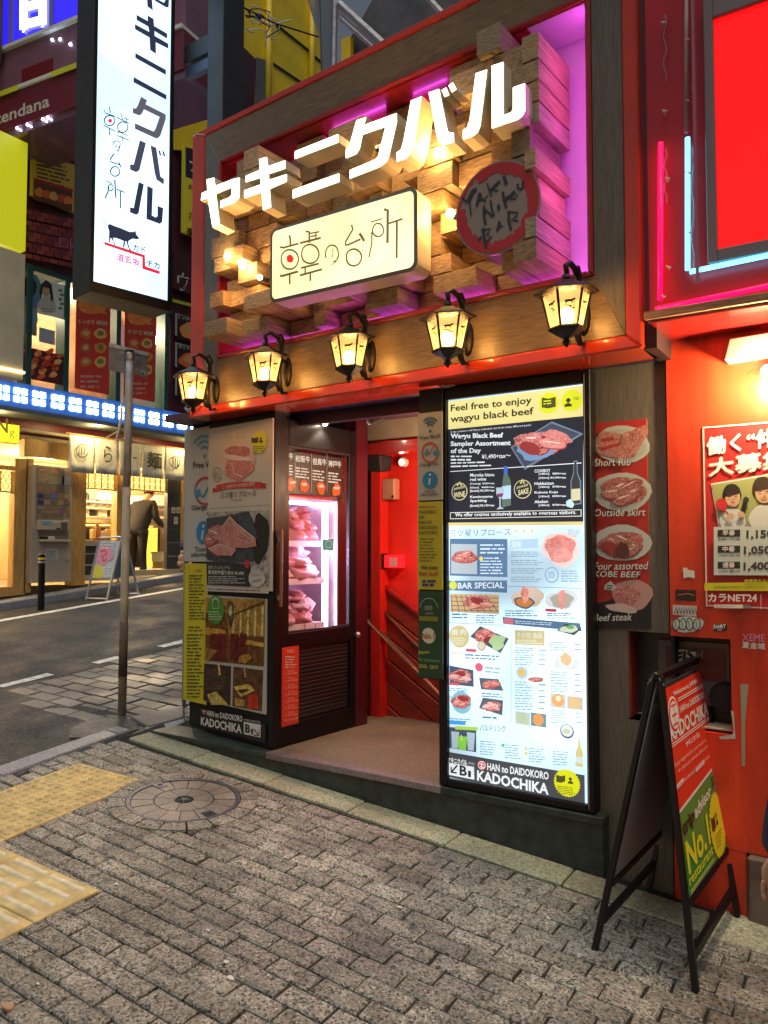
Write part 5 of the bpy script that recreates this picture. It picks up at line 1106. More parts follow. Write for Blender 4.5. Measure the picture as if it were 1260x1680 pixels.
# handle on the pillar side, knob
MB().tube([DOOR.at(d0_ + .03, dh(460, 1000)[1] * 0 + 1.18, .03), DOOR.at(d0_ + .03, 1.66, .03)], .011, mat('aged_brass', (.30, .22, .12), .35, metal=.8), 10).ob(DOOR, d0_ + .02, d0_ + .04, 1.22, 1.25, 0, .03, M_STEEL).ob(DOOR, d0_ + .02, d0_ + .04, 1.58, 1.61, 0, .03, M_STEEL).build('pull_handle', dr_)
kz = dh(582, 1041); MB().ball(DOOR.at(kz[0], kz[1], .03), .022, M_STEEL, 12).tube([DOOR.at(kz[0], kz[1], 0), DOOR.at(kz[0], kz[1], .03)], .01, M_STEEL, 8).build('door_knob', dr_, smooth=True)
# white on black lettered card at the head of the window
r, pr, e = poster('beef_brand_card', 'black card with white beef brand names at the top of the door window', 'card', DOOR, ((475, 740), (563, 816)), (.012, .012, .012), None, .003, -.012)
pr.crop(300, 640, 3.9375); WC = (.75, .62, .45); M_PE = printmat('dim_backlit_print', .6); pr.m = M_PE
for i, (t, x0, x1, y) in enumerate((('牛', 690, 716, 448), ('松阪牛', 732, 824, 462), ('但馬牛', 842, 930, 480), ('神戸牛', 944, 1026, 495))):
    pr.text(t, x0, y, x1, y + (x1 - x0) * .09, 42, WC, 3, .02); pr.dash(x0, y + 30, x1, y + 105, 4, WC, 2, fill=.5, slope=.12)
    xx = (x0 + x1) / 2 + 10; pr.blob(xx - (12 if i == 0 else 0), 608 + i * 12, 28, 42, (.75, .11, .02), 3); pr.blob(xx, 596 + i * 12, 20, 10, (.8, .45, .3), 4)
for x in (728, 834, 934): pr.lin([(x, 410), (x, 660)], 3, (.5, .4, .25), 3)
pr.build('printed_sheet', r)
# red opening hours sheet
r, pr, e = poster('red_hours_sheet', 'narrow orange red opening hours sheet on the lower left of the door', 'notice', DOOR, ((462, 1063), (489, 1186)), (.62, .05, .02), None, .003, .002)
pr.crop(290, 640, 2.847); WR = (.72, .60, .5)
pr.text('KADO', 512, 1226, 545, 1226, 16, WR, 2)
for i, t in enumerate(('Monday', 'Tuesday', 'Wednesday', 'Thursday', 'Friday', 'Saturday', 'Sunday')):
    y = 1318 + i * 32; pr.text(t, 514, y, 545, y - 4, 9, WR, 2); pr.text('11:30-23:30', 502, y + 13, 558, y + 6, 9, WR, 2)
pr.text('Last order 22:30', 500, 1545, 560, 1536, 9, WR, 2); pr.dash(502, 1240, 558, 1300, 5, WR, 2)
pr.build('printed_sheet', r)
# blue sticker on the glass
r, pr, e = poster('blue_sticker', 'small turquoise sticker on the door glass in front of the meat', 'sticker', DOOR, ((532, 884), (550, 903)), (.02, .38, .48), None, .002, -.016)
pr.ring(541, 893, 5, 6, 1.5, (.4, .6, .7), 2); pr.build('printed_mark', r)
# ================================================================ MEAT CABINET behind the glass
CP = DOOR.off(-.10)
cb = thing('meat_cabinet', 'glass fronted meat ageing cabinet glowing violet white behind the door', 'display cabinet', CP.at(.4, .3, -.25))
c0a, c1a = CP.hit(470, 900)[0] - .03, CP.hit(553, 900)[0]; cz1 = CP.hit(520, 820)[1]; cz0 = CP.hit(500, 1036)[1] - .02
M_CIN = mat('cabinet_interior', (.40, .32, .50), .4)
MB().ob(CP, c0a, c1a, .31, cz0, -.50, 0, M_STEELD).build('cabinet_base', cb)
MB().ob(CP, c0a, c1a, cz1, cz1 + .06, -.50, 0, M_STEEL).build('cabinet_top', cb)
MB().ob(CP, c0a, c1a, cz0, cz1, -.50, -.49, M_CIN).ob(CP, c0a - .01, c0a, cz0, cz1, -.50, 0, M_CIN).ob(CP, c1a, c1a + .012, cz0, cz1, -.50, 0, M_STEEL).build('cabinet_wall', cb)
tx = CP.hit(541, 930)[0]
MB().ob(CP, tx - .014, tx + .014, cz0 + .02, cz1 - .03, -.06, -.03, M_CASEL).build('light_tube', cb)
MB().ob(CP, c0a + .02, c1a - .02, cz1 - .018, cz1 - .002, -.30, -.26, M_CASEL).build('light_tube', cb)
shelves = []
for y in (888, 950, 1024):
    z = CP.hit(505, y)[1]; shelves.append(z)
    MB().ob(CP, c0a, tx - .03, z - .012, z, -.47, -.03, M_WHITE).ob(CP, c0a, tx - .03, z - .035, z + .004, -.03, -.022, M_WHITE).build('shelf', cb)
lamp('cabinet_glow', 'AREA', CP.at((c0a + c1a) / 2, (cz0 + cz1) / 2, -.012), 14, (.86, .62, 1.0), cb, .5, rot=(math.radians(90), 0, math.radians(85.7) + math.pi * 0)) if False else None
lamp('cabinet_glow', 'POINT', CP.at(tx - .07, (cz0 + cz1) / 2 + .1, -.04), 8, (.86, .55, 1.0), cb, .12)
def meatmat(name, lean, fat):
    m, nt, N, L, b = nodes(name); tc = N.new('ShaderNodeTexCoord'); nz = N.new('ShaderNodeTexNoise'); nz.inputs['Scale'].default_value = 14; nz.inputs['Detail'].default_value = 6; nz.inputs['Distortion'].default_value = 2.5
    L.new(tc.outputs['Object'], nz.inputs[0]); rp = N.new('ShaderNodeValToRGB'); L.new(nz.outputs[0], rp.inputs[0]); e = rp.color_ramp.elements
    e[0].position = .42; e[0].color = (*lean, 1); e[1].position = .60; e[1].color = (*fat, 1); L.new(rp.outputs[0], b.inputs['Base Color']); b.inputs['Roughness'].default_value = .28; b.inputs['Subsurface Weight'].default_value = 0
    n2 = N.new('ShaderNodeTexNoise'); n2.inputs['Scale'].default_value = 45; L.new(tc.outputs['Object'], n2.inputs[0]); bp = N.new('ShaderNodeBump'); bp.inputs['Strength'].default_value = .5; bp.inputs['Distance'].default_value = .01; L.new(n2.outputs[0], bp.inputs['Height']); L.new(bp.outputs[0], b.inputs['Normal']); return m
MT = [meatmat('marbled_beef_%s' % k, a, f) for k, a, f in (('red', (.45, .06, .09), (.75, .45, .45)), ('pink', (.58, .16, .20), (.8, .6, .58)), ('pale', (.62, .30, .30), (.85, .72, .68)))]
rm = random.Random(9); descs = ['pale marbled', 'deep red', 'fatty pink', 'dark trimmed', 'folded pink', 'rounded red', 'thick pale', 'wrapped red']
where = ['top shelf of the lit cabinet', 'middle shelf of the lit cabinet', 'bottom shelf of the lit cabinet']
mm_ = []
for k in range(5):
    b = MB(); b.ball((0, 0, 0), 1, MT[k % 3], 18, lump=.75, seed=k * 3.1)
    b.v = [(x, y, max(z, -.62)) for x, y, z in b.v]; mm_.append(b.mesh('meat_cut', smooth=True))
for si, z in enumerate(shelves):
    for lvl in range(3 if si else 3):
        nn = (5, 4, 3)[lvl] if si < 2 else (4, 4, 2)[lvl]
        for q in range(nn):
            a = c0a + .05 + (tx - .09 - c0a - .05) * ((q + .5 + .25 * (lvl % 2)) / nn); dd_ = -.10 - .05 * rm.random() - .03 * lvl
            sx, sy, sz = rm.uniform(.065, .10), rm.uniform(.075, .115), rm.uniform(.042, .058)
            o = bpy.data.objects.new('meat_cut', mm_[rm.randrange(5)]); COL.objects.link(o); o.location = CP.at(a, z + sz * .62 + lvl * .074, dd_); o.scale = (sy, sx, sz); o.rotation_euler = (rm.uniform(-.15, .15), rm.uniform(-.15, .15), rm.uniform(-.6, .6))
            od = {1: ['single'], 2: ['left', 'right'], 3: ['left', 'middle', 'right'], 4: ['leftmost', 'second', 'third', 'rightmost'], 5: ['leftmost', 'second', 'middle', 'fourth', 'rightmost']}[nn][q]
            tag(o, od + ' marbled beef cut in the ' + ('bottom', 'middle', 'top')[lvl] + ' layer, ' + where[si], 'meat', 'cuts of beef piled in the lit cabinet')
for k, (x, y) in enumerate(((510, 1026), (527, 1022))):
    a, z = CP.hit(x, y); r = MB().ob(CP, a - .04, a + .03, shelves[2] + .004 - .06, shelves[2] - .002, -.018, -.012, M_WHITE).build('price_tag'); tag(r, 'white price tag on the bottom cabinet shelf, ' + ('left of the pair' if k == 0 else 'right of the pair'), 'price tag', 'price tags on the cabinet shelf')
# ================================================================ ENTRANCE HALL FITTINGS
def hp(x, y): return BW.hit(x, y)
a, z = hp(630, 760)
sp_ = thing('loudspeaker', 'black box loudspeaker hanging from the entrance ceiling on the red wall', 'loudspeaker', BW.at(a, z, .1))
x0, z1 = hp(608, 752); x1, z0 = hp(650, 778)
MB().hexa([BW.at(x0, z0 + .02, .22), BW.at(x1, z0, .20), BW.at(x1, z0 + .02, .06), BW.at(x0, z0 + .03, .06), BW.at(x0, z1, .24), BW.at(x1, z1 - .01, .22), BW.at(x1, z1, .05), BW.at(x0, z1 + .01, .05)], M_BLACKM).build('speaker_box', sp_, bevel=.008)
MB().tube([BW.at((x0 + x1) / 2, z1, .14), BW.at((x0 + x1) / 2, z1 + .10, .13), BW.at((x0 + x1) / 2, 2.34, .13)], .012, M_BLACKM, 8).build('ceiling_bracket', sp_)
x0, z1 = hp(636, 787); x1, z0 = hp(656, 820); r = thing('wall_light_box', 'small beige box fixed on the red wall under the loudspeaker', 'junction box', BW.at(x0, z0, 0))
MB().ob(BW, x0, x1, z0, z1, .0, .08, mat('beige_box', (.42, .22, .14), .5)).build('box_case', r, bevel=.006); MB().ob(BW, x1 - .02, x1 - .004, z0 + .01, z0 + .03, .078, .084, M_BLACKM).build('switch', r)
a, z = hp(664, 759); r = thing('ceiling_spot', 'small round lit spot lamp on the red wall near the loudspeaker', 'spot lamp', BW.at(a, z, .03)); MB().lathe(BW.at(a, z, .0), [(.035, 0), (.035, .04), (.028, .045), (0, .045)], M_WHITE, 16, ax=(BW.u, Vector((0, 0, 1)), BW.n)).build('lamp_ring', r); MB().lathe(BW.at(a, z, .045), [(.022, 0), (0, .004)], emis('spot_dim', (1, .75, .6), 4), 12, ax=(BW.u, Vector((0, 0, 1)), BW.n)).build('lamp_lens', r)
x0, z1 = hp(625, 908); x1, z0 = hp(665, 934); r = thing('alarm_lamp', 'dark framed red emergency lamp box low on the red entrance wall', 'alarm lamp', BW.at(x0, z0, 0))
MB().ob(BW, x0, x0 + (x1 - x0) * .3, z0, z1, 0, .09, M_IRON).build('lamp_base', r, bevel=.004); MB().ob(BW, x0 + (x1 - x0) * .3, x1, z0 + .01, z1 - .01, 0, .06, mat('red_lens', (.5, .01, .02), .15, em=(1, .02, .03), es=.5)).build('red_lens', r, bevel=.006); MB().ob(BW, x0 + (x1 - x0) * .55, x0 + (x1 - x0) * .85, z0 + .02, z1 - .03, .062, .065, mat('pink_reflector', (.7, .3, .35), .2)).build('reflector', r)
# handrail descending the stair
hr = thing('handrail', 'dark metal handrail running down the red stair wall', 'handrail', BW.at(2.2, 1, .06))
p0, p1 = PD.hit(616, 1015), PD.hit(690, 1092); v = (p1[0] - p0[0], p1[1] - p0[1])
M_RAIL = mat('dark_rail', (.24, .10, .06), .35, metal=.4)
MB().tube([PD.at(p0[0], p0[1], .10), PD.at(p0[0] + v[0] * 3, p0[1] + v[1] * 3, .10)], .019, M_RAIL, 10).build('rail_tube', hr, smooth=True)
MB().tube([PD.at(p0[0] + .06, p0[1] + .10, .045), PD.at(p0[0] + .06 + v[0] * 3, p0[1] + .10 + v[1] * 3, .045)], .012, M_RAIL, 8).build('rail_back_bar', hr, smooth=True)
for t in (.35, 1.05): 
    q = (p0[0] + v[0] * t, p0[1] + v[1] * t); MB().tube([PD.at(q[0], q[1], .10), PD.at(q[0], q[1] - .03, .07), PD.at(q[0], q[1] - .02, .02)], .008, M_STEEL, 6).build('rail_bracket', hr)
lamp('hall_light', 'POINT', (-2.35, 4.35, 2.0), 20, (1.0, .70, .42), None, .06)
# fittings under the soffit
for px, py, lab, e in ((533, 693, 'lit ceiling spot lamp under the soffit in front of the door', True), (622, 684, 'black spotlight angled under the entrance ceiling', False)):
    c = onz(px, py, 2.385) if e else onz(px, py, 2.40)
    r = thing('soffit_spot', lab, 'spot lamp', c)
    if e:
        MB().lathe(c, [(.035, .02), (.04, -.004), (.03, -.008), (.028, .0)], M_BLACKM, 16).build('lamp_ring', r); MB().ball(c - Vector((0, 0, .004)), .02, M_SPOT, 10).build('lamp_lens', r, smooth=True)
        lamp('spot_light', 'SPOT', c - Vector((0, 0, .03)), 9, (1, .82, .6), r, .03, rot=(0, 0, 0), spot=120)
    else:
        MB().tube([c + Vector((.03, 0, .0)), c + Vector((-.04, -.04, -.03))], [.03, .038], M_BLACKM, 12).build('lamp_barrel', r); MB().ball(c + Vector((-.045, -.044, -.034)), .022, M_WHITE, 10).build('lamp_lens', r, smooth=True)
# ================================================================ MEAT STRIP POSTER on the laminate
r, pr, e = poster('meat_cuts_poster', 'narrow red poster with four photographs of beef cuts on the laminate panel', 'poster', WALL, ((973, 695), (1067, 1030)), (.40, .025, .02), None, .004)
pr.crop(940, 560, 2.9475)
for i, (y, cx, cy, rx, ry, t, ty, x1) in enumerate(((400, 240, 500, 135, 92, 'Short Rib', 608, 285), (632, 240, 728, 140, 96, 'Outside skirt', 850, 355), (880, 240, 975, 140, 90, 'Four assorted', 1108, 365), (1140, 250, 1230, 120, 75, 'Beef steak', 1355, 290))):
    if i < 3:
        pr.blob(cx, cy, rx, ry, (.46, .50, .47), 2, rag=.05, seed=i + 2); pr.blob(cx, cy + 4, rx * .88, ry * .84, (.38, .42, .40), 2.5, rag=.05, seed=i + 2)
    if i == 0: pr.poly([(112, 500), (150, 435), (240, 450), (355, 405), (368, 440), (300, 560), (230, 570), (130, 545)], (.42, .13, .11), 4, M_PM); pr.poly([(145, 470), (200, 462), (205, 478), (148, 488)], (.40, .04, .04), 5); pr.poly([(140, 515), (225, 490), (228, 505), (145, 532)], (.40, .04, .04), 5); pr.poly([(240, 450), (358, 408), (280, 500), (232, 500)], (.36, .1, .08), 5, M_PM)
    if i == 1: pr.slices(245, 725, 115, 75, 4, 7, cols=((.30, .09, .08), (.36, .13, .11), (.26, .06, .06)), seed=31)
    if i == 2: pr.slices(235, 985, 118, 75, 4, 6, cols=((.33, .10, .09), (.38, .14, .12)), seed=33); pr.blob(245, 1010, 30, 40, (.10, .03, .03), 7)
    if i == 3:
        pr.poly([(105, 1270), (380, 1200), (380, 1388), (105, 1385)], (.012, .014, .016), 3); pr.blob(290, 1225, 95, 78, (.50, .28, .24), 4, rag=.1, seed=3); pr.blob(260, 1230, 62, 52, (.42, .10, .10), 5, M_PM, seed=3); pr.blob(240, 1290, 80, 20, (.55, .42, .38), 6, rot=.1); pr.poly([(185, 1157), (210, 1185), (205, 1205), (155, 1200), (158, 1178)], (.55, .55, .5), 4); pr.dash(165, 1175, 205, 1200, 2, (.1, .1, .1), 5)
    pr.text(t, 108, ty, x1, ty - 4, 38, (.03, .03, .03), 8, .045, tl=6); pr.text(t, 106, ty - 2, x1 - 2, ty - 6, 36, (.66, .66, .62), 9, .008, tl=6)
pr.text('KOBE BEEF', 108, 1140, 330, 1144, 30, (.03, .03, .03), 8, .045, tl=4); pr.text('KOBE BEEF', 106, 1138, 328, 1142, 28, (.66, .66, .62), 9, .008, tl=4)
pr.build('printed_sheet', r)
# ================================================================ RED NEIGHBOUR ON THE RIGHT
RW = Plane((-4, 3.66), (0, 3.66)); rx0 = RW.hit(1096, 800)[0]
rbld = thing('red_building', 'bright red painted shop front right of the restaurant', 'building', (0, 3.8, 0))
ny1 = RW.hit(1198, 1035)[0]; nzT = RW.hit(1150, 1046)[1]; nzB = RW.hit(1150, 1200)[1]
MB().ob(RW, rx0, 8, nzT, 3.1, -.3, 0, M_REDWALL).ob(RW, ny1, 8, .248, nzT, -.3, 0, M_REDWALL).ob(RW, rx0, ny1, .248, nzB, -.3, 0, M_REDWALL).build('red_wall', rbld)
MB().ob(RW, ny1 + .05, 8, -.15, .244, -.3, .03, mat('brown_stone_base', (.13, .09, .07), .6, var=.35, vs=8, bump=.3)).build('stone_base', rbld, bevel=.012)
MB().ob(RW, rx0, ny1 + .045, -.15, .246, -.3, -.001, M_REDWALL).build('red_wall_foot', rbld)
MB().box((-.95, 3.70, 3.0), (6, 5.0, 6.5), M_REDWALL).build('upper_wall', rbld)
MB().box((-.90, 3.40, ZB + .0), (-.84, 3.70, 4.6), mat('gap_shade_filler', (.03, .008, .008), .6)).build('gap_shade_filler', rbld)  # solid dark filler stands in for the shade of the gap
# niche with small window
ni = thing('wall_niche', 'dark recessed hatch with torn edges in the lower wall behind the sandwich board', 'wall niche', WALL.at(nx0 + .2, nz0, -.1))
MB().ob(WALL, nx0, WALL.hit(1200, 1100)[0], nz0, nz1, -.16, -.15, mat('niche_back', (.035, .035, .035), .4)).build('back_panel', ni)
MB().ob(WALL, nx0, nx0 + .006, nz0, nz1, -.15, -.01, M_REDDADO).ob(WALL, nx0, nx0 + .45, nz0 - .006, nz0, -.15, .0, M_CREAM).build('reveal', ni)
q0, q1 = WALL.hit(1068, 1052), WALL.hit(1192, 1170)
MB().ob(WALL, q0[0], q1[0], q1[1], q0[1], -.149, -.11, mat('niche_frame', (.09, .09, .085), .4)).build('inner_frame', ni, bevel=.004)
MB().ob(WALL, q0[0] + .04, q1[0] - .02, q1[1] + .12, q0[1] - .03, -.108, -.104, mat('maroon_plate', (.10, .012, .012), .4)).build('maroon_plate', ni)
MB().lathe(WALL.at(q0[0] + .30, q1[1] + .05, -.10), [(.07, 0), (.06, .03), (.0, .035)], M_BLACKM, 16, ax=(WALL.u, Vector((0, 0, 1)), WALL.n)).build('round_vent', ni)
NP = WALL.off(-.098); pr = Print(NP, 0); pr.crop(940, 560, 2.9475)
pr.poly([(478, 1508), (520, 1488), (592, 1500), (598, 1555), (508, 1572)], (.72, .72, .70), 1); pr.text('FIS', 492, 1562, 585, 1540, 56, (.02, .02, .02), 3, .04, tl=6); pr.text('H', 598, 1545, 630, 1532, 40, (.15, .15, .15), 3, .03)
o = pr.build('torn_sticker', None); tag(o, 'torn black and white lettered sticker inside the dark hatch', 'sticker')
pr = Print(RW, .001)
pr.poly([(1180, 1208), (1202, 1205), (1204, 1196), (1199, 1165), (1204, 1168), (1207, 1212), (1182, 1213)], (.50, .48, .40), 1); pr.build('torn_edge', ni)
pr = Print(WALL, .004); q = [WALL.hit(*p) for p in ((1030, 1180), (1200, 1200))]
# stickers on the red wall
def sticker(lab, quad, base, fn, pl=RW):
    a0, z1 = pl.hit(*quad[0]); a1, z0 = pl.hit(*quad[1]); p = Print(pl, .0015); p.lpoly([(a0, z0), (a1, z0), (a1, z1), (a0, z1)], base, 0) if base else None; fn(p); o = p.build('wall_sticker', None); tag(o, lab, 'sticker'); return o
WT = (.62, .60, .52)
C3 = lambda p: p.crop(940, 560, 2.9475)
def f1(p): C3(p); p.poly([(532, 1096), (552, 1094), (556, 1104), (588, 1110), (590, 1145), (560, 1140), (536, 1146)], WT, 1)
sticker('torn plain white sticker on the red wall left of the job poster', ((1121, 932), (1122, 933)), None, f1)
def f2(p): C3(p); p.lin([(510, 1226), (560, 1220), (585, 1228)], 5, (.45, .12, .04), 2)
sticker('small black sticker with a brown brush mark on the red wall', ((1108, 967), (1142, 986)), (.02, .018, .015), f2)
def f3(p):
    C3(p); p.poly([(483, 1274), (600, 1280), (598, 1330), (484, 1322)], (.5, .5, .46), 1)
    for i in range(7): p.lin([(492 + i * 15, 1318), (500 + i * 15, 1284), (508 + i * 15, 1318)], 4, (.02, .02, .02), 3)
sticker('white tag sticker with spiky black graffiti on the red wall', ((1104, 993), (1105, 994)), None, f3)
def f4(p):
    C3(p); p.blob(555, 1368, 80, 38, (.52, .55, .5), 1, rag=.08)
    for x in (500, 532, 565, 600): p.blob(x, 1368, 19, 30, (.03, .035, .03), 2, rag=.1); p.blob(x, 1368, 14, 25, (.45, .52, .47), 3, rag=.1); p.lin([(x - 4, 1352), (x, 1385)], 3, (.04, .05, .04), 4)
sticker('bubble letter graffiti sticker on the red wall above the hatch', ((1110, 1010), (1111, 1011)), None, f4)
def f5(p): C3(p); p.poly([(680, 1366), (744, 1366), (746, 1398), (682, 1402)], (.02, .02, .02), 1); p.text('DART', 682, 1388, 740, 1386, 18, (.8, .8, .76), 3, .03); p.text('BAR', 700, 1398, 722, 1398, 9, (.7, .7, .66), 3)
sticker('small black sticker reading dart on the red wall', ((1171, 1024), (1172, 1025)), None, f5)
def f6(p): C3(p); p.text('XEME', 820, 1448, 928, 1452, 34, (.55, .25, .45), 2, .0); p.text('夏金城', 820, 1482, 930, 1490, 30, (.6, .6, .58), 2, .02)
sticker('pink and white outlined tag sticker low on the red wall', ((1219, 1043), (1220, 1044)), None, f6)
def f7(p): p.crop(1130, 1060, 3.36); p.poly([(284, 208), (330, 210), (322, 300), (312, 420), (312, 660), (292, 664), (290, 420)], (.34, .33, .22), 1)
sticker('long pale strip of torn tape on the red wall', ((1219, 1125), (1220, 1126)), None, f7)
def f8(p): C3(p); p.poly([(685, 1335), (705, 1328), (742, 1340)], (.5, .5, .45), 1)
# job poster
r, pr, e = poster('job_poster', 'red karaoke job poster with hourly wages on the red wall', 'poster', RW, ((1152, 700), (1420, 1006)), (.50, .02, .02), None, .003)
pr.crop(940, 560, 2.9475)
a0, a1, z0, z1 = e; t = .006
for q in ((a0 + .003, a1, z1 - .003 - t, z1 - .003), (a0 + .003, a1, z0 + .003, z0 + .003 + t), (a0 + .003, a0 + .003 + t, z0 + .003, z1 - .003)): pr.lpoly([(q[0], q[2]), (q[1], q[2]), (q[1], q[3]), (q[0], q[3])], (.72, .60, .52), 2)
CW = (.80, .74, .68)
pr.text('働く“仲間”', 650, 552, 1130, 488, 84, CW, 4, .035); pr.text('大募集!!', 660, 655, 1120, 600, 84, CW, 4, .045)
pr.poly([(668, 688), (943, 642), (1150, 605), (1150, 895), (705, 895)], (.72, .68, .6), 2); pr.poly([(674, 695), (943, 650), (1150, 616), (1150, 888), (712, 890)], (.33, .36, .13), 3)
def worker(cx, cy, s, hair=(.03, .02, .015)):
    pr.blob(cx, cy + 120 * s, 62 * s, 62 * s, (.60, .62, .60), 4, rag=.06, seed=1); pr.blob(cx - 4 * s, cy - 8 * s, 46 * s, 50 * s, hair, 5, rag=.05, seed=2); pr.blob(cx, cy + 10 * s, 36 * s, 44 * s, (.62, .40, .24), 6, rag=.03, seed=3)
    pr.poly([(cx - 40 * s, cy - 30 * s), (cx + 34 * s, cy - 38 * s), (cx + 30 * s, cy - 12 * s), (cx - 34 * s, cy + 2 * s)], hair, 7)
    for dx in (-14, 14): pr.lin([(cx + (dx - 6) * s, cy + 4 * s), (cx + (dx + 6) * s, cy + 4 * s)], 4 * s, (.05, .03, .02), 8)
    pr.lin([(cx - 12 * s, cy + 30 * s), (cx, cy + 36 * s), (cx + 12 * s, cy + 29 * s)], 5 * s, (.55, .15, .12), 8); pr.blob(cx + 2 * s, cy + 16 * s, 3 * s, 7 * s, (.5, .3, .18), 8)
    pr.lin([(cx + 62 * s, cy + 25 * s), (cx + 40 * s, cy + 100 * s)], 20 * s, (.015, .015, .015), 9); pr.blob(cx + 64 * s, cy + 20 * s, 14 * s, 16 * s, (.03, .03, .03), 9.5); pr.blob(cx + 42 * s, cy + 90 * s, 20 * s, 14 * s, (.6, .38, .24), 10)
pr.m = M_P; worker(775, 748, 1.0); pr.blob(722, 790, 28, 30, (.58, .03, .04), 9, rag=.05); pr.lin([(735, 815), (765, 850)], 9, (.5, .05, .04), 9); pr.blob(765, 848, 20, 14, (.6, .38, .24), 10)
worker(925, 722, 1.15, (.05, .03, .02)); worker(1075, 725, 1.1)
pr.poly([(685, 898), (1150, 890), (1150, 1132), (685, 1130)], (.55, .62, .55), 11)
for i, (t, b_, n_) in enumerate((('早番', '8:00~17:00', '1,150'), ('中番', '17:00~22:00', '1,050'), ('遅番', '22:00~翌8:00', '1,400'))):
    y = 912 + i * 77; pr.poly([(704, y), (812, y - 1), (812, y + 32), (704, y + 33)], (.03, .03, .03), 12); pr.text(t, 728, y + 28, 786, y + 27, 25, CW, 13, .03); pr.text(b_, 708, y + 52, 812, y + 51, 12, (.06, .06, .05), 12, .01); pr.text(n_, (842, 830, 828)[i], y + 48, (842, 830, 828)[i] + 130, y + 46, 46, (.05, .05, .05), 12, .035)
pr.poly([(640, 1168), (1150, 1160), (1150, 1208), (640, 1204)], (.60, .58, .02), 11); pr.text('従業員ならカラオケ半額!', 832, 1172, 1080, 1170, 22, (.65, .62, .05), 12, .02); pr.text('従業員割引制度あり!(室料50%OFF)', 686, 1196, 934, 1196, 14, (.3, .1, .02), 12)
pr.text('カラNET24', 660, 1258, 892, 1258, 38, CW, 12, .035); pr.poly([(688, 1272), (825, 1272), (825, 1290), (688, 1288)], CW, 12); pr.text('南口店 アルバイト', 694, 1286, 790, 1286, 10, (.05, .05, .05), 13); pr.poly([(828, 1274), (862, 1274), (862, 1290), (828, 1290)], (.2, .2, .2), 12); pr.lin([(912, 1222), (912, 1296)], 2, CW, 12)
pr.build('printed_sheet', r)
# lamp shade and glaring lamp at the right edge
LW = RW.off(.10); c0 = RW.hit(1265, 612)
sh = thing('wall_floodlight', 'glaring floodlight under a bent grey shade at the upper right wall', 'floodlight', RW.at(c0[0], c0[1], .1))
M_SHADE = mat('grey_sheet_shade', (.34, .30, .26), .6, var=.2, vs=6, bump=.1)
q = [LW.hit(*p) for p in ((1188, 591), (1197, 556), (1420, 520), (1420, 555))]
MB().prism([LW.at(*p) for p in q], -LW.n * .10, M_SHADE).build('shade', sh, bevel=.003)
MB().tube([RW.at(c0[0] + .03, c0[1] + .03, .0), RW.at(c0[0] + .01, c0[1], .07)], .03, M_BLACKM, 12).build('lamp_holder', sh)
MB().ball(RW.at(c0[0], c0[1] - .01, .085), .03, emis('flood_lens', (1.0, .86, .5), 70), 12).build('lamp_globe', sh, smooth=True)
lamp('flood_light', 'POINT', RW.at(c0[0], c0[1] - .03, .13), 26, (1.0, .78, .42), sh, .03)
# ---------------------------------------------------------------- neon cabinet
zc = RW.hit(1096, 561)[1]; fcp = onz(1056, 529, zc); NY = fcp.y; NX = fcp.x
NE = Plane((NX, NY), (NX + 1, NY)); print('neon', zc, NY, NX)
nc = thing('neon_cabinet', 'clear covered red sign cabinet with red and blue neon tubes at top right', 'neon sign', (NX + .5, 3.6, zc))
ZTOP = 5.4
MB().box((NX, NY + .10, zc + .05), (NX + 4, 3.658, ZTOP), M_REDWALL).build('cabinet_body', nc)
MB().box((NX, NY, zc + .012), (NX + 4, NY + .16, zc + .046), mat('weathered_plank', (.33, .16, .08), .7, var=.5, vs=5, streak=(2, 8, 20), bump=.4, bs=40)).build('bottom_plank', nc, bevel=.004)
MB().box((NX + .02, NY + .03, zc - .0), (NX + 4, 3.655, zc + .01), M_RED).build('bottom_board', nc)
BK2 = NE.off(-.10)
MB().ob(BK2, 0.001, 4, zc + .051, ZTOP, .0, .004, mat('dark_red_panel', (.42, .008, .014), .35, var=.2, vs=2)).build('back_panel', nc)
M_ACR = glass('acrylic_cover', (.98, .95, .97), 0, .10, .3)
MB().ob(NE, 0, 4, zc + .05, ZTOP, -.004, 0, M_ACR).ob(NE, 0, .005, zc + .05, ZTOP, -.10, -.004, M_ACR).build('acrylic_cover', nc)
for px in (1139.0,): a = NE.hit(px, 300)[0]; MB().ob(NE, a, a + .012, zc + .12, ZTOP, -.03, .004, mat('acrylic_rib', (.35, .12, .16), .2)).build('cover_rib', nc)
TB = NE.off(-.055)
M_NR = emis('red_neon', (1.0, .0, .05), 2.2); M_NB = emis('blue_neon', (.10, .66, 1.0), 3); M_OFF = mat('unlit_tube', (.42, .30, .26), .25)
def tb(pts, r, m, nm): MB().tube([TB.at(*TB.hit(*p)) for p in pts], r, m, 10).build(nm, nc, smooth=True)
tb([(1084, 234), (1083, 492)], .0105, M_NR, 'red_tube'); tb([(1076, 507), (1200, 482), (1400, 440)], .0105, M_NR, 'red_tube')
tb([(1128, 226), (1128, 443)], .010, M_NB, 'blue_tube'); tb([(1132, 446), (1260, 419), (1400, 389)], .010, M_NB, 'blue_tube'); tb([(1126, 218), (1126, -60)], .009, M_OFF, 'unlit_tube')
for (x, y) in ((1086, 37), (1088, 182), (1092, 292), (1086, 485), (1124, 65), (1124, 165), (1125, 283), (1126, 380), (1094, 437)):
    a, z = TB.hit(x, y); MB().tube([TB.at(a, z, -.04), TB.at(a, z, .004), TB.at(a + .018, z - .012, .010)], .004, M_SHELL, 6).build('tube_clip', nc)
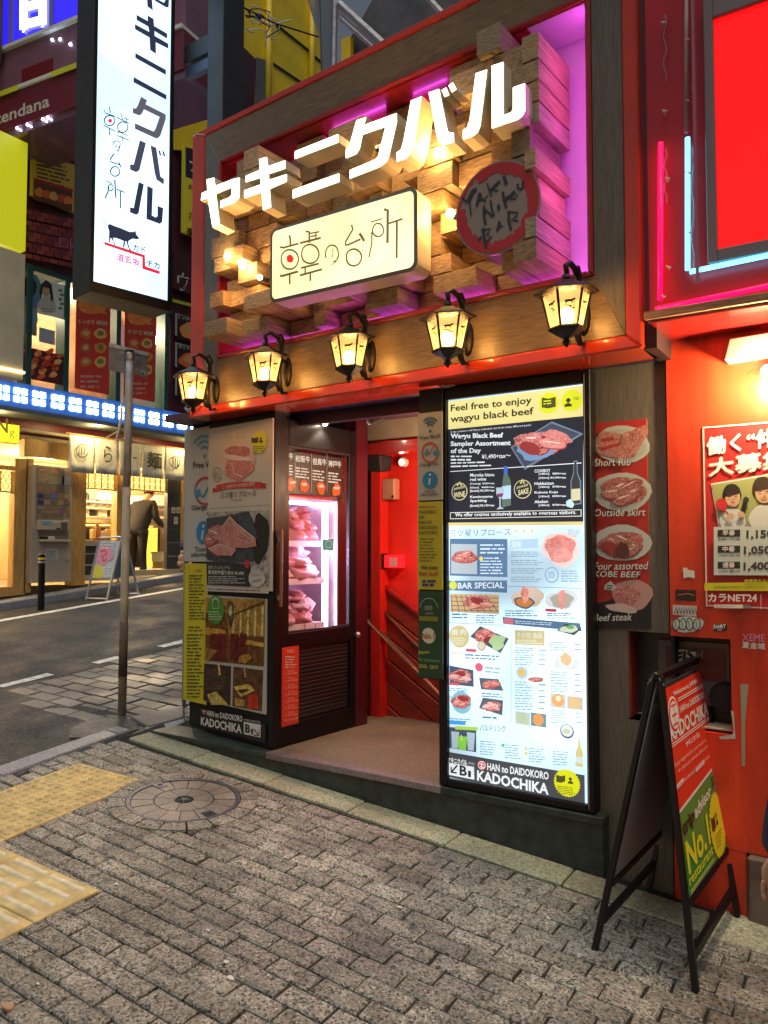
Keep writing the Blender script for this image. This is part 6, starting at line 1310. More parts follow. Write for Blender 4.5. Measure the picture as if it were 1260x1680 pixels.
for x, y0, y1 in ((1089, 20, 130), (1090, 240, 330), (1136, 60, 170), (1135, 240, 440)):
    P = [TB.hit(x + math.sin(k * 1.7) * 3, y0 + (y1 - y0) * k / 9) for k in range(10)]; MB().tube([TB.at(a, z, -.02) for a, z in P], .0022, mat('wire_grey', (.3, .28, .27), .5) if 'wire_grey' not in MATS else MATS['wire_grey'], 5).build('wire', nc)
# big red lit panel in its grey frame
f0 = BK2.hit(1160, 200)[0]; f1 = BK2.hit(1176, 200)[0]; fz = BK2.hit(1200, 432)[1]; pz = BK2.hit(1178, 415)[1]
pt = BK2.hit(1176, 38)[1]; M_GF = mat('grey_sign_frame', (.20, .19, .18), .45)
MB().ob(BK2, f0, f1, fz, pt + .09, .005, .05, M_GF).build('panel_frame', nc, bevel=.004); MB().ob(BK2, f1, 4, fz, pz, .005, .049, M_GF).build('panel_frame', nc, bevel=.004); MB().ob(BK2, f1, 4, pt, pt + .09, .005, .049, M_GF).build('panel_frame', nc, bevel=.004)
MB().ob(BK2, f1, 4, pz, pt, .010, .03, emis('red_panel_light', (1.0, .0, .0), .6)).build('lit_red_panel', nc)
# ================================================================ SANDWICH BOARD in front
sbd = thing('sandwich_board', 'black framed folding sandwich board with red and green panel by the red wall', 'sandwich board', (G(1060, 1540).x, G(1060, 1540).y, G(1060, 1540).z))
Fa, Fb = G(1140, 1630), G(1211, 1503); La, Lb = G(974, 1560), G(1062, 1468)
d_ = (Fb - Fa).normalized(); Lb = La + d_ * (Fb - Fa).length
# top bar: a little below 1.2 m above ground
def at_line(px, py, base, dirv):   # vertical plane through base along dirv
    P = Plane((base.x, base.y), (base.x + dirv.x, base.y + dirv.y)); a, z = P.hit(px, py); return P.at(a, z)
midA = (Fa + La) / 2 ; Tt = at_line(1076, 1111, midA, Vector((d_.x, d_.y, 0)))
zt = Tt.z; Ta = Vector((midA.x, midA.y, zt)); hz_ = Vector((d_.x, d_.y, 0)).normalized(); Ta = Tt; ln = (Fb - Fa).length
P1 = proj(Ta); print('sandwich top', Ta, P1, ln)
Tb = Ta + hz_ * ln * .98
for k, (A_, B_, sgn) in enumerate(((Fa, Fb, 1), (La, Lb, -1))):
    fr = 'front_frame' if sgn > 0 else 'rear_frame'
    up = (Ta - A_); upn = up.normalized(); side = hz_; nrm = upn.cross(side) if sgn > 0 else side.cross(upn); nrm.normalize()
    if nrm.x * sgn < 0: nrm = -nrm
    def bar(p, q, w=.028, t=.022):
        e = (q - p).normalized(); s_ = e.cross(nrm).normalized() * w / 2; n_ = nrm * t / 2
        return MB().hexa([p - s_ - n_, p + s_ - n_, p + s_ + n_, p - s_ + n_, q - s_ - n_, q + s_ - n_, q + s_ + n_, q - s_ + n_], M_BLACK)
    off_ = side * .014
    bar(A_ + off_, Ta + off_ + nrm * .014).build(fr, sbd, bevel=.002); bar(B_ - off_, Tb - off_ + nrm * .014).build(fr, sbd, bevel=.002)
    L0 = up.length
    for f_ in ((.10, .235) if sgn < 0 else (.10,)):
        bar(A_ + upn * L0 * f_ + side * .028, B_ + (Tb - B_) * f_ - side * .028, .03).build('cross_rail', sbd, bevel=.002)
    p0_ = A_ + upn * L0 * (.255 if sgn > 0 else .25) + side * .026; p1_ = B_ + (Tb - B_) * (.255 if sgn > 0 else .25) - side * .026
    t0_ = A_ + upn * L0 * .955 + side * .026; t1_ = B_ + (Tb - B_) * .955 - side * .026
    m_ = M_P; col = (.022, .022, .024) if sgn > 0 else (.24, .23, .23)
    nn = nrm * .004
    MB().hexa([p0_ - nn, p1_ - nn, p1_ + nn, p0_ + nn, t0_ - nn, t1_ - nn, t1_ + nn, t0_ + nn], m_, col).build('front_panel' if sgn > 0 else 'rear_panel', sbd)
    if sgn > 0:
        FPP = (p0_ + nrm * .006, (p1_ - p0_), (t0_ - p0_), nrm)
        bar(A_ + upn * L0 * .25 + side * .028, B_ + (Tb - B_) * .25 - side * .028, .03).build('cross_rail', sbd, bevel=.002)
bar(Ta - hz_ * .005, Tb + hz_ * .005, .03, .03).build('top_bar', sbd, bevel=.003)
for T_ in (Ta, Tb): MB().tube([T_ + Vector((-.03, 0, -.03)), T_ + Vector((0, 0, .018)), T_ + Vector((.03, 0, -.03))], .005, M_STEEL, 6).build('hinge_wire', sbd)
class TP:      # a leaning plane with Plane's interface
    def __init__(s, o, u, w, n): s.o = o; s.u = u.normalized(); s.w = (w - s.u * w.dot(s.u)).normalized(); s.n = s.u.cross(s.w); s.n = s.n if s.n.dot(n) > 0 else -s.n
    def hit(s, x, y):
        d = ray(x, y); C_ = Vector((0, 0, CAMZ)); t = (s.o - C_).dot(s.n) / d.dot(s.n); p = C_ + d * t - s.o; return (p.dot(s.u), p.dot(s.w))
    def at(s, a, z, d=0.): return s.o + s.u * a + s.w * z + s.n * d
class SP_:
    def __init__(s, o, u, w, n): s.o, s.u, s.w, s.n = o, u.normalized(), w.normalized(), n
    def at(s, a, z, d=0.): return s.o + s.u * a + s.w * z + s.n * d
o_, u_, w_, n_ = FPP; T1 = SP_(o_, u_, w_, n_); pr = Print(T1, 0, M_GLOSSP); WA, WB = u_.length, w_.length
def uv(u, v): return (u * WA, v * WB)
def Q(pts, c, lay): pr.lpoly([uv(*p) for p in pts], c, lay)
def TX(t, u0, v0, u1, hv, c, lay=3, bold=0., slant=0.):
    V, Fc = glyphs(t, bold); d = pr.dd(lay); pr.mb.add([T1.at(*uv(u0 + (u1 - u0) * x, v0 + hv * y + slant * x), d) for x, y in V], Fc, pr.m, c)
SRD, SGN, SW, SY = (.80, .05, .02), (.06, .30, .05), (.86, .84, .80), (.85, .80, .03)
Q([(0.02, .40), (.98, .455), (.98, .99), (.02, .99)], SRD, 1); Q([(.02, .0), (.98, .0), (.98, .447), (.02, .392)], SGN, 1); Q([(.02, .386), (.98, .441), (.98, .456), (.02, .401)], SW, 2)
TX('Welcome to JAPAN', .22, .925, .80, .032, SW, 3, .02)
for v in (.905, .893): Q([(.30, v), (.92, v), (.92, v + .005), (.30, v + .005)], SW, 3)
# round crest
cx, cy = .17, .845; R0 = .115 * WA
def circ(r, c, lay, n=28): pr.lpoly([(cx * WA + r * math.cos(2 * math.pi * i / n), cy * WB + r * math.sin(2 * math.pi * i / n)) for i in range(n)], c, lay)
circ(R0, SW, 3); circ(R0 * .88, SRD, 4); circ(R0 * .74, SW, 5)
for y in (-.5, 0, .5): pr.lpoly([(cx * WA - R0 * .45, cy * WB + y * R0 - .003), (cx * WA + R0 * .45, cy * WB + y * R0 - .003), (cx * WA + R0 * .45, cy * WB + y * R0 + .004), (cx * WA - R0 * .45, cy * WB + y * R0 + .004)], SRD, 6)
pr.lpoly([(cx * WA - .003, cy * WB - R0 * .6), (cx * WA + .003, cy * WB - R0 * .6), (cx * WA + .003, cy * WB + R0 * .6), (cx * WA - .003, cy * WB + R0 * .6)], SRD, 6)
TX('HAN no DAIDOKORO', .32, .832, .92, .036, SW, 3, .02); TX('KADOCHIKA', .06, .725, .97, .082, SW, 3, .03)
for v in (.712, .700): Q([(.05, v), (.97, v), (.97, v + .005), (.05, v + .005)], SW, 3)
TX('ヤキニクバル', .34, .650, .68, .030, SW, 3, .03); TX('Enjoy wagyu beef to your heart’s content', .06, .598, .94, .026, (.80, .62, .50), 3, .005); TX('in a Japanese yakiniku BBQ setting', .12, .562, .88, .024, (.80, .62, .50), 3, .005)
for u0, u1 in ((.05, .20), (.48, .70)): Q([(u0, .500), (u1, .505), (u1, .527), (u0, .522)], SW, 3)
TX('日本語', .07, .506, .18, .014, SRD, 4); TX('English', .50, .510, .68, .014, SRD, 4); TX('033-000-5000', .22, .505, .46, .014, SW, 3); TX('033-000-5001', .72, .511, .96, .014, SW, 3)
TX('trip', .06, .255, .33, .085, (.02, .02, .02), 3, .03, .02); TX('advisor', .34, .295, .76, .062, SW, 3, .03, .03)
Q([(.82, .345), (.96, .353), (.96, .418), (.82, .41)], (.05, .15, .04), 3)
for q in ((.82, .345, .96, .349), (.82, .414, .96, .418)): Q([(q[0], q[1]), (q[2], q[3]), (q[2], q[3] + .002), (q[0], q[1] + .002)], SW, 4)
cx, cy = .89, .388; circ(.012, SW, 5, 12)
TX('No.1', .07, .10, .60, .150, SY, 3, .03, .02); TX('restaurant', .06, .055, .62, .040, SY, 3, .02, .01)
for v in (.030, .018): Q([(.06, v), (.62, v + .008), (.62, v + .014), (.06, v + .006)], SY if v > .02 else (.5, .55, .4), 3)
sc_ = (.80 * WA, .165 * WB); Rr = .185 * WA
pr.lpoly([(sc_[0] + Rr * (1 if i % 2 else .92) * math.cos(math.pi * i / 30), sc_[1] + Rr * 1.12 * (1 if i % 2 else .92) * math.sin(math.pi * i / 30)) for i in range(60)], SY, 4)
bx, by = sc_[0] - .06, sc_[1] + .02
pr.lpoly([(bx - .03, by + .03), (bx, by + .022), (bx + .03, by + .03), (bx + .03, by - .02), (bx, by - .03), (bx - .03, by - .02)], (.04, .04, .02), 5)
pr.lpoly([(bx + .055 + .010 * math.cos(i * .6), by + .018 + .013 * math.sin(i * .6)) for i in range(11)], (.04, .04, .02), 5); pr.lpoly([(bx + .04, by - .02), (bx + .072, by - .02), (bx + .066, by + .002), (bx + .046, by + .002)], (.04, .04, .02), 5)
for k in range(5): pr.lpoly([(sc_[0] - .06, sc_[1] - .03 - k * .012), (sc_[0] + .05 - k * .012, sc_[1] - .03 - k * .012), (sc_[0] + .05 - k * .012, sc_[1] - .026 - k * .012), (sc_[0] - .06, sc_[1] - .026 - k * .012)], (.35, .32, .02), 5)
pr.build('printed_sheet', sbd)
# ================================================================ PROJECTING SIGN OVER THE STREET
HW0, HW1 = HANG.hit(153, 300)[0], HANG.hit(284, 300)[0]; hzb = (HANG.hit(155, 463)[1] + HANG.hit(272, 492)[1]) / 2
print('hang', HW0, HW1, hzb)
hs = thing('projecting_sign', 'tall white projecting light box with black vertical katakana and a walking cow', 'projecting sign', HANG.at((HW0 + HW1) / 2, hzb, -.12))
HTOP = 5.9
fx0, fx1 = HANG.hit(156, 460)[0], HANG.hit(277, 300)[0]
MB().ob(HANG, HW0 - .012, fx1 + .03, hzb - .075, HTOP, -.26, -.004, M_STEELD).build('sign_case', hs, bevel=.004)
MB().ob(HANG, HW0 - .012, HW0 + .012, hzb - .075, HTOP, -.003, .006, M_IRON).ob(HANG, fx1, fx1 + .03, hzb - .075, HTOP, -.003, .006, M_IRON).ob(HANG, HW0 + .012, fx1, hzb - .075, hzb, -.003, .0055, M_IRON).build('sign_rim', hs)
pr = Print(HANG, -.001, M_PHS); pr.lpoly([(HW0 + .012, hzb), (fx1, hzb), (fx1, HTOP), (HW0 + .012, HTOP)], (.52, .76, 1.0), 0)
pr.m = printmat('backlit_ink', .06); IK = (.25, .3, .6); IG = (1.2, 1.1, 1.3)
pr.crop(150, 0, 8.4)
pr.poly([(755, -150), (822, -150), (845, 145), (770, 90)], IK, 2); pr.poly([(868, -30), (1000, 40), (1040, -60), (1072, -40), (1062, 100), (1030, 105), (870, 10)], IK, 2)
pr.poly([(618, 203), (775, 290), (772, 212), (855, 262), (862, 358), (1042, 465), (1042, 535), (868, 430), (870, 495), (1058, 605), (1058, 672), (885, 585), (888, 745), (808, 690), (798, 520), (598, 405), (596, 332), (795, 440), (780, 368), (620, 278)], IK, 2)
pr.poly([(602, 730), (1025, 965), (1025, 1035), (602, 800)], IK, 2); pr.poly([(578, 1062), (1032, 1310), (1032, 1378), (578, 1135)], IK, 2)
pr.crop(150, 170, 8.4)
pr.poly([(682, -95), (765, -45), (745, 10), (1022, 150), (1022, 215), (950, 440), (915, 478), (880, 478), (598, 350), (596, 270), (855, 385), (880, 350), (938, 185), (722, 80), (690, 145), (655, 165), (568, 130), (570, 60), (610, 70), (640, 20)], (1.1, 1.0, 1.3), 2)
pr.poly([(665, 505), (750, 545), (660, 920), (615, 948), (530, 910), (530, 840), (580, 840)], (.6, .6, 1.0), 2); pr.poly([(812, 575), (892, 608), (950, 1005), (998, 1040), (995, 1118), (895, 1050), (870, 960)], (.6, .6, 1.0), 2)
for x in (918, 972): pr.poly([(x, 640 + (x - 918) * .2), (x + 26, 652 + (x - 918) * .2), (x + 46, 725 + (x - 918) * .1), (x + 18, 712 + (x - 918) * .2)], (.3, .4, .8), 2)
pr.poly([(650, 1080), (722, 1112), (650, 1510), (618, 1535), (530, 1500), (530, 1430), (580, 1440)], IK, 2); pr.poly([(768, 1132), (846, 1170), (832, 1540), (885, 1570), (908, 1550), (908, 1408), (988, 1440), (975, 1630), (940, 1660), (755, 1590)], IK, 2)
BI = (.05, .15, .3)
for pts, w in [([(170, 80), (190, 130), (330, 180)], 9), ([(245, 45), (260, 130)], 9), ([(165, 300), (325, 380)], 9), ([(245, 345), (248, 435)], 9), ([(345, 190), (520, 275)], 9), ([(400, 130), (430, 225)], 8), ([(440, 195), (520, 230)], 7), ([(475, 200), (490, 260)], 7), ([(345, 375), (500, 445)], 8), ([(375, 390), (350, 440), (525, 510)], 9), ([(430, 450), (430, 525)], 8), ([(405, 430), (405, 470)], 7),
    ([(335, 545), (345, 590), (325, 600)], 7), ([(390, 580), (375, 640), (345, 660)], 9), ([(310, 690), (255, 770), (260, 800), (385, 845)], 10), ([(370, 800), (410, 885)], 12), ([(205, 1065), (290, 1110)], 8), ([(320, 1050), (335, 1300)], 12), ([(345, 1180), (460, 1225)], 10), ([(400, 1210), (400, 1445)], 11), ([(240, 1150), (225, 1220), (185, 1305)], 10)]:
    pr.lin(pts, w * 1.55, BI, 2)
pr.ring(248, 235, 72, 70, 14, BI, 2); pr.ring(430, 325, 70, 72, 14, BI, 2); pr.ring(345, 565, 50, 50, 12, BI, 2, a0=160, a1=420); pr.ring(325, 935, 64, 66, 15, BI, 2); pr.ring(262, 1160, 36, 42, 13, BI, 2)
pr.m = M_PL; pr.blob(255, 238, 28, 28, (.9, .02, .08), 3, rag=.06)
pr.crop(150, 340, 8.4)
pr.poly([(175, 475), (735, 660), (742, 815), (942, 882), (938, 925), (700, 848), (700, 690), (175, 515)], (.9, .015, .03), 2)
pr.m = MATS['backlit_ink']
pr.poly([(225, 240), (260, 235), (310, 260), (400, 290), (480, 325), (530, 345), (545, 338), (575, 345), (590, 330), (608, 335), (612, 375), (650, 420), (650, 440), (620, 445), (560, 435), (510, 465), (500, 490), (520, 560), (548, 600), (525, 602), (500, 550), (475, 470), (462, 470), (455, 530), (440, 560), (452, 578), (435, 575), (430, 540), (440, 468), (400, 450), (330, 425), (295, 425), (300, 470), (330, 520), (312, 522), (285, 460), (268, 425), (258, 430), (250, 490), (235, 488), (240, 330), (222, 280)], IK, 4)
pr.lin([(225, 250), (190, 225), (165, 190), (145, 180)], 8, IK, 4)
pr.text('カド', 570, 605, 742, 640, 95, IK, 4, .02); pr.text('チカ', 755, 812, 935, 860, 90, IK, 4, .02)
pr.m = M_PL; pr.text('道玄坂', 342, 735, 665, 820, 110, (.75, .03, .2), 3, .02)
pr.build('lit_face', hs)
MB().ob(HANG, HW0 + .012, fx1, hzb, HTOP, -.268, -.262, emis('rear_lit_face', (.62, .82, 1.0), 2.6)).build('rear_lit_face', hs)  # unseen rear face, added to throw light on the far facade
# steel column and arms that carry it
sc = thing('sign_column', 'dark steel column and arm holding the projecting sign above the frame corner', 'steel column', (-4.05, 4.0, 2.45))
MB().box((-4.14, 3.90, 2.46), (-3.98, 4.12, 6.2), M_STEELD).build('column', sc, bevel=.006)
zA = Plane((-4.2, 3.95), (-4.0, 3.95)).hit(330, 95)[1]
for dz in (0, .9): MB().hexa([(-4.42, 3.93, zA + dz), (-4.13, 3.93, zA + dz), (-4.13, 4.05, zA + dz), (-4.42, 4.05, zA + dz), (-4.42, 3.93, zA + dz + .14), (-4.13, 3.93, zA + dz + .14), (-4.13, 4.05, zA + dz + .14), (-4.42, 4.05, zA + dz + .14)], M_STEELD).build('arm', sc, bevel=.004)
MB().box((-4.42, 3.95, zA - .10), (-4.13, 4.0, zA - .02), mat('blue_lit_bar', (.06, .09, .16), .4)).build('lower_arm', sc)  # blue in the bar's colour stands in for blue light falling on it
# ================================================================ STREET SIGN POST
pb = R(200, 1172); psn = thing('street_sign_post', 'leaning grey street sign post with taped foot at the kerb corner', 'sign post', pb)
ptop = Plane((pb.x, pb.y), (pb.x + 1, pb.y)).hit(213, 578); T = Vector((pb.x + ptop[0], pb.y, ptop[1]))
def pz(y): return Plane((pb.x, pb.y), (pb.x + 1, pb.y)).hit(205, y)[1]
def seg(z0, z1, r, m, nm): k0, k1 = (z0 - pb.z) / (T.z - pb.z), (z1 - pb.z) / (T.z - pb.z); MB().tube([pb.lerp(T, k0), pb.lerp(T, k1)], r, m, 16).build(nm, psn, smooth=True)
seg(pb.z - .05, pz(800), .0305, mat('cream_painted_pole', (.40, .35, .25), .6, var=.25, vs=10, bump=.2, bs=40), 'lower_pole'); seg(pz(800), T.z, .0285, M_GALV, 'upper_pole'); seg(pz(1110), pz(1020), .032, mat('brown_pole_tape', (.13, .09, .065), .85, var=.3, vs=12, bump=.4), 'tape_wrap')
seg(T.z, T.z + .015, .031, M_STEELD, 'pole_cap')
SP1 = Plane((T.x - .035, T.y), (T.x - .035, T.y + 1))
q = [(179, 563), (242, 578), (242, 620), (179, 608)]; Q_ = [SP1.hit(*p) for p in q]; A0, A1 = (Q_[0][0] + Q_[3][0]) / 2, (Q_[1][0] + Q_[2][0]) / 2; Z1, Z0 = (Q_[0][1] + Q_[1][1]) / 2, (Q_[2][1] + Q_[3][1]) / 2
MB().ob(SP1, A0, A1, Z0, Z1, -.004, .0, mat('plate_back', (.27, .29, .32), .5, metal=.3, var=.15)).ob(SP1, A0, A1, Z1 - .03, Z1, 0, .006, M_GALV).build('sign_plate', psn, bevel=.001)
MB().lathe(T + Vector((0, 0, -.06)), [(.034, 0), (.036, .005), (.036, .045), (.034, .05)], M_STEEL, 16).box((T.x - .035, T.y - .012, T.z - .06), (T.x + .05, T.y + .012, T.z - .02), M_STEEL).build('clamp', psn)
pr = Print(SP1, .001); pr.crop(0, 450, 3)
for x in (573, 590, 675, 686): pr.lin([(x, 402 + (x - 573) * .2), (x, 425 + (x - 573) * .2)], 4 * 1.2, (.08, .09, .1), 1)
pr.poly([(588, 376), (612, 382), (612, 394), (588, 388)], (.4, .42, .44), 1); pr.poly([(666, 462), (715, 474), (715, 502), (666, 490)], (.45, .47, .48), 1); pr.dash(670, 470, 700, 492, 3, (.1, .1, .12), 2); pr.disc(702, 490, 6, (.03, .03, .03), 2)
pr.build('plate_marks', psn)
p_ = Plane((T.x, T.y - .034), (T.x + 1, T.y - .034)); 
MB().tube([T + Vector((-.10, -.04, -.70)), T + Vector((-.045, -.036, -.52)), T + Vector((-.03, -.034, -.25))], [.003, .012, .004], M_WHITE, 6).build('bent_plate_edge', psn)
# ================================================================ BOLLARD and FAR SANDWICH BOARD
bb = R(67, 1001); bo = thing('bollard', 'slim black bollard with two pale bands on the far side of the street', 'bollard', bb)
bt = Plane((bb.x, bb.y), (bb.x + RT.x, bb.y + RT.y)).hit(70, 909)[1]
MB().lathe(bb, [(.045, 0), (.045, bt - bb.z - .01), (.038, bt - bb.z), (0, bt - bb.z)], M_BLACK, 16).build('post', bo, smooth=False)
for f_ in (.84, .90): MB().lathe(bb, [(.0465, (bt - bb.z) * f_), (.0465, (bt - bb.z) * f_ + .028)], M_YEL if f_ > .85 else M_ALU, 16).build('reflective_band', bo)
F1, F2, R1, R2 = R(141, 985), R(175, 986), R(193, 978), R(228, 977)
fs = thing('silver_sandwich_board', 'silver framed sandwich board with pink and yellow chalky poster across the street', 'sandwich board', (F1 + R2) / 2)
hh = .97; T1_ = (F1 + R1) / 2; T2_ = (F2 + R2) / 2; T1_.z += hh; T2_.z += hh
# pull the tops to the photographed spots, keeping their distance
def pull(px, py, ref): 
    d = ray(px, py); n_ = FW; t = (ref - Vector((0, 0, CAMZ))).dot(n_) / d.dot(n_); return Vector((0, 0, CAMZ)) + d * t
T1_, T2_ = pull(163, 886, T1_), pull(199, 884, T2_)
for nm, A_, B_ in (('front_leg', F1, T1_), ('front_leg', F2, T2_), ('rear_leg', R1, T1_ + (T2_ - T1_) * .9), ('rear_leg', R2, T2_ + (R2 - F2) * .12)): MB().tube([A_, B_], .017, M_ALU, 6).build(nm, fs)
for A_, B_ in ((F1, F2), (R1, R2), (T1_, T2_)): MB().tube([A_ + Vector((0, 0, .03)), B_ + Vector((0, 0, .03))], .015, M_ALU, 6).build('cross_rail', fs)
bl_, br_, tr_, tl_ = F1.lerp(T1_, .36), F2.lerp(T2_, .36), F2.lerp(T2_, .97), F1.lerp(T1_, .97)
nrm = (br_ - bl_).cross(tl_ - bl_).normalized(); nrm = nrm if nrm.dot(-bl_) > 0 else -nrm
MB().hexa([bl_ - nrm * .02, br_ - nrm * .02, br_, bl_, tl_ - nrm * .02, tr_ - nrm * .02, tr_, tl_], M_P, (.40, .46, .52)).build('display_panel', fs)
rb_, rt_ = R2.lerp(T2_ + (R2 - F2) * .12, .36), T2_ + (R2 - F2) * .1
MB().hexa([br_ + Vector((0, .03, 0)), rb_, rb_ + nrm * .01, br_ + Vector((0, .04, 0)), tr_ + Vector((0, .03, 0)), rt_, rt_ + nrm * .01, tr_ + Vector((0, .04, 0))], M_P, (.07, .12, .16)).build('rear_panel', fs)
TP2 = TP(bl_, br_ - bl_, tl_ - bl_, nrm); pr = Print(TP2, .002, printmat('bright_poster', 0)); pr.crop(0, 680, 3.818)
pr.blob(650, 880, 55, 62, (.62, .28, .42), 1); pr.blob(615, 985, 45, 40, (.62, .58, .08), 1); pr.lin([(630, 860), (660, 850), (670, 875), (640, 890), (650, 920), (668, 905)], 10, (.6, .04, .04), 3); pr.dash(630, 790, 745, 845, 3, (.6, .66, .72), 2); pr.dash(640, 950, 700, 1020, 4, (.65, .7, .72), 2)
pr.build('printed_sheet', fs)
# ================================================================ NOODLE SHOP ACROSS THE STREET (plane x = -10.5)
def fh(x, y): return FAR.hit(x, y)
zf = lambda y: RZ(-10.2, y) + .16
ns = thing('noodle_shop', 'timber framed noodle shop front with warm glowing interior across the street', 'shop', (-10.6, 7.5, .95))
def FB(x0, y0, x1, y1, d0, d1, m, nm, par=None, bev=.004, c=(1, 1, 1)):
    a0, z1 = fh(x0, y0); a1, z0 = fh(x1, y1); MB().ob(FAR, a0, a1, z0, z1, d0, d1, m, c).build(nm, par or ns, bevel=bev)
for x0, x1, yb in ((24, 40, 976), (42, 50, 972), (117, 138, 960), (192, 206, 946), (298, 312, 935)): FB(x0, 752, x1, yb, -.12, .02, M_WOODD, 'timber_post')
FB(-200, 752, 24, 765, -.1, .02, M_WOODD, 'timber_beam'); FB(40, 748, 345, 757, -.14, .0, M_WOODD, 'timber_beam')
FB(-40, 965, 24, 978, -.1, .01, M_WOODD, 'door_rail'); FB(138, 944, 192, 950, -.1, .0, M_CREAM, 'window_sill'); FB(206, 936, 300, 942, -.1, .0, M_CREAM, 'window_sill')
FB(138, 896, 192, 944, -.08, -.02, mat('dark_tile', (.05, .05, .055), .3), 'tiled_dado'); FB(138, 886, 192, 896, -.10, .0, M_CREAM, 'window_sill')
for y in (908, 926): FB(138, y, 192, y + 1, -.03, -.018, M_CREAM, 'tile_joint', bev=0)
FB(276, 786, 298, 936, -.1, -.01, MATS['dark_tile'], 'tiled_pillar')
for y in (835, 868, 890, 912): FB(276, y, 298, y + .8, -.03, -.008, M_CREAM, 'tile_joint', bev=0)
FB(-200, 670, 345, 748, -.16, -.02, M_CREAM, 'plaster_band')
# glazing
for x0, y0, x1, y1 in ((-60, 765, 24, 965), (138, 808, 192, 886), (206, 806, 276, 936)): FB(x0, y0, x1, y1, -.07, -.065, M_GLASS, 'window_pane', bev=0)
# shoji lattice transoms: paper emits in place of room light shining through, with crossing laths
M_PAPER = mat('lit_transom_paper', (.6, .5, .3), .6, em=(1.0, .62, .16), es=1.3)
def transom(x0, x1, y0, y1):
    a0, z1 = fh(x0, y0); a1, z0 = fh(x1, y1); t = MB().ob(FAR, a0, a1, z0, z1, -.09, -.08, M_PAPER).build('transom_paper', ns)
    n = max(2, round((a1 - a0) / ((z1 - z0) * .55))); w = (a1 - a0) / n
    for i in range(n + 1):
        MB().ob(FAR, a0 + i * w - .006, a0 + i * w + .006, z0, z1, -.08, -.065, M_WOODD).build('lattice_lath', t)
        if i < n:
            for s, e in (((0, 0), (1, 1)), ((0, 1), (1, 0)), ((0, .5), (.5, 0)), ((.5, 0), (1, .5)), ((0, .5), (.5, 1)), ((.5, 1), (1, .5))):
                p = FAR.at(a0 + (i + s[0]) * w, z0 + s[1] * (z1 - z0), -.074); q = FAR.at(a0 + (i + e[0]) * w, z0 + e[1] * (z1 - z0), -.074); MB().tube([p, q], .0045, M_WOODD, 4).build('lattice_lath', t)
    MB().ob(FAR, a0, a1, z0 - .02, z0, -.08, -.05, M_WOODD).build('transom_rail', ns)
transom(139, 192, 774, 803); transom(206, 276, 779, 806); transom(-12, 23, 770, 806)
# room
MB().box((-13.3, 4.0, .9), (-13.2, 13, 3.4), mat('kitchen_wall', (.42, .30, .16), .6)).build('back_wall', ns); MB().box((-13.3, 4.0, 3.1), (-10.66, 13, 3.2), M_CREAM).build('room_ceiling', ns)
MB().box((-13.3, 4.0, .70), (-10.55, 13, .98), mat('shop_floor', (.16, .12, .08), .5)).build('room_floor', ns); MB().box((-13.3, 3.9, .9), (-10.6, 4.0, 3.3), M_CREAM).build('side_wall', ns)
for y, e in ((7.6, 220), (9.6, 220), (5.2, 130)): lamp('kitchen_light', 'POINT', (-11.8, y, 2.8), e, (1.0, .70, .34), None, .15)
cnt = thing('kitchen_counter', 'kitchen counter with glowing yellow edge inside the noodle shop', 'counter', (-11.6, 8.6, 1.0))
CPN = Plane((-11.3, 0), (-11.3, 1))
def cb_(x0, y0, x1, y1, d0, d1, m, nm, par, c=(1, 1, 1)): a0, z1 = CPN.hit(x0, y0); a1, z0 = CPN.hit(x1, y1); return MB().ob(CPN, a0, a1, z0, z1, d0, d1, m, c).build(nm, par, bevel=.003)
cb_(130, 864, 262, 930, -.5, 0, MATS['dark_tile'], 'counter_front', cnt); cb_(130, 858, 262, 861, -.5, .05, M_WOODD, 'counter_top', cnt); cb_(130, 861, 250, 863.5, .0, .02, emis('counter_strip', (1, .72, .12), 6), 'light_strip', cnt)
cb_(238, 866, 256, 930, .0, .03, emis('yellow_glow', (1.0, .66, .06), 1.3), 'lit_panel', cnt)
shf = thing('kitchen_shelves', 'steel shelves loaded with pans and boxes in the noodle shop kitchen', 'shelf', (-12.4, 8.6, 1.0))
KP2 = Plane((-12.3, 0), (-12.3, 1)); rk = random.Random(5); ORD = ['first', 'second', 'third', 'fourth', 'fifth', 'sixth', 'seventh', 'eighth', 'ninth', 'tenth', 'eleventh', 'twelfth']
def khit(x, y): return KP2.hit(x, y)
for y in (833, 848, 822): 
    a0, z = khit(135, y); a1, _ = khit(285, y); MB().ob(KP2, a0, a1, z - .02, z, -.3, .05, M_STEEL).build('shelf_board', shf)
kinds = [('kitchen_pot', 'steel pot'), ('storage_box', 'pale box'), ('storage_jar', 'dark jar'), ('bowl_stack', 'stack of bowls')]
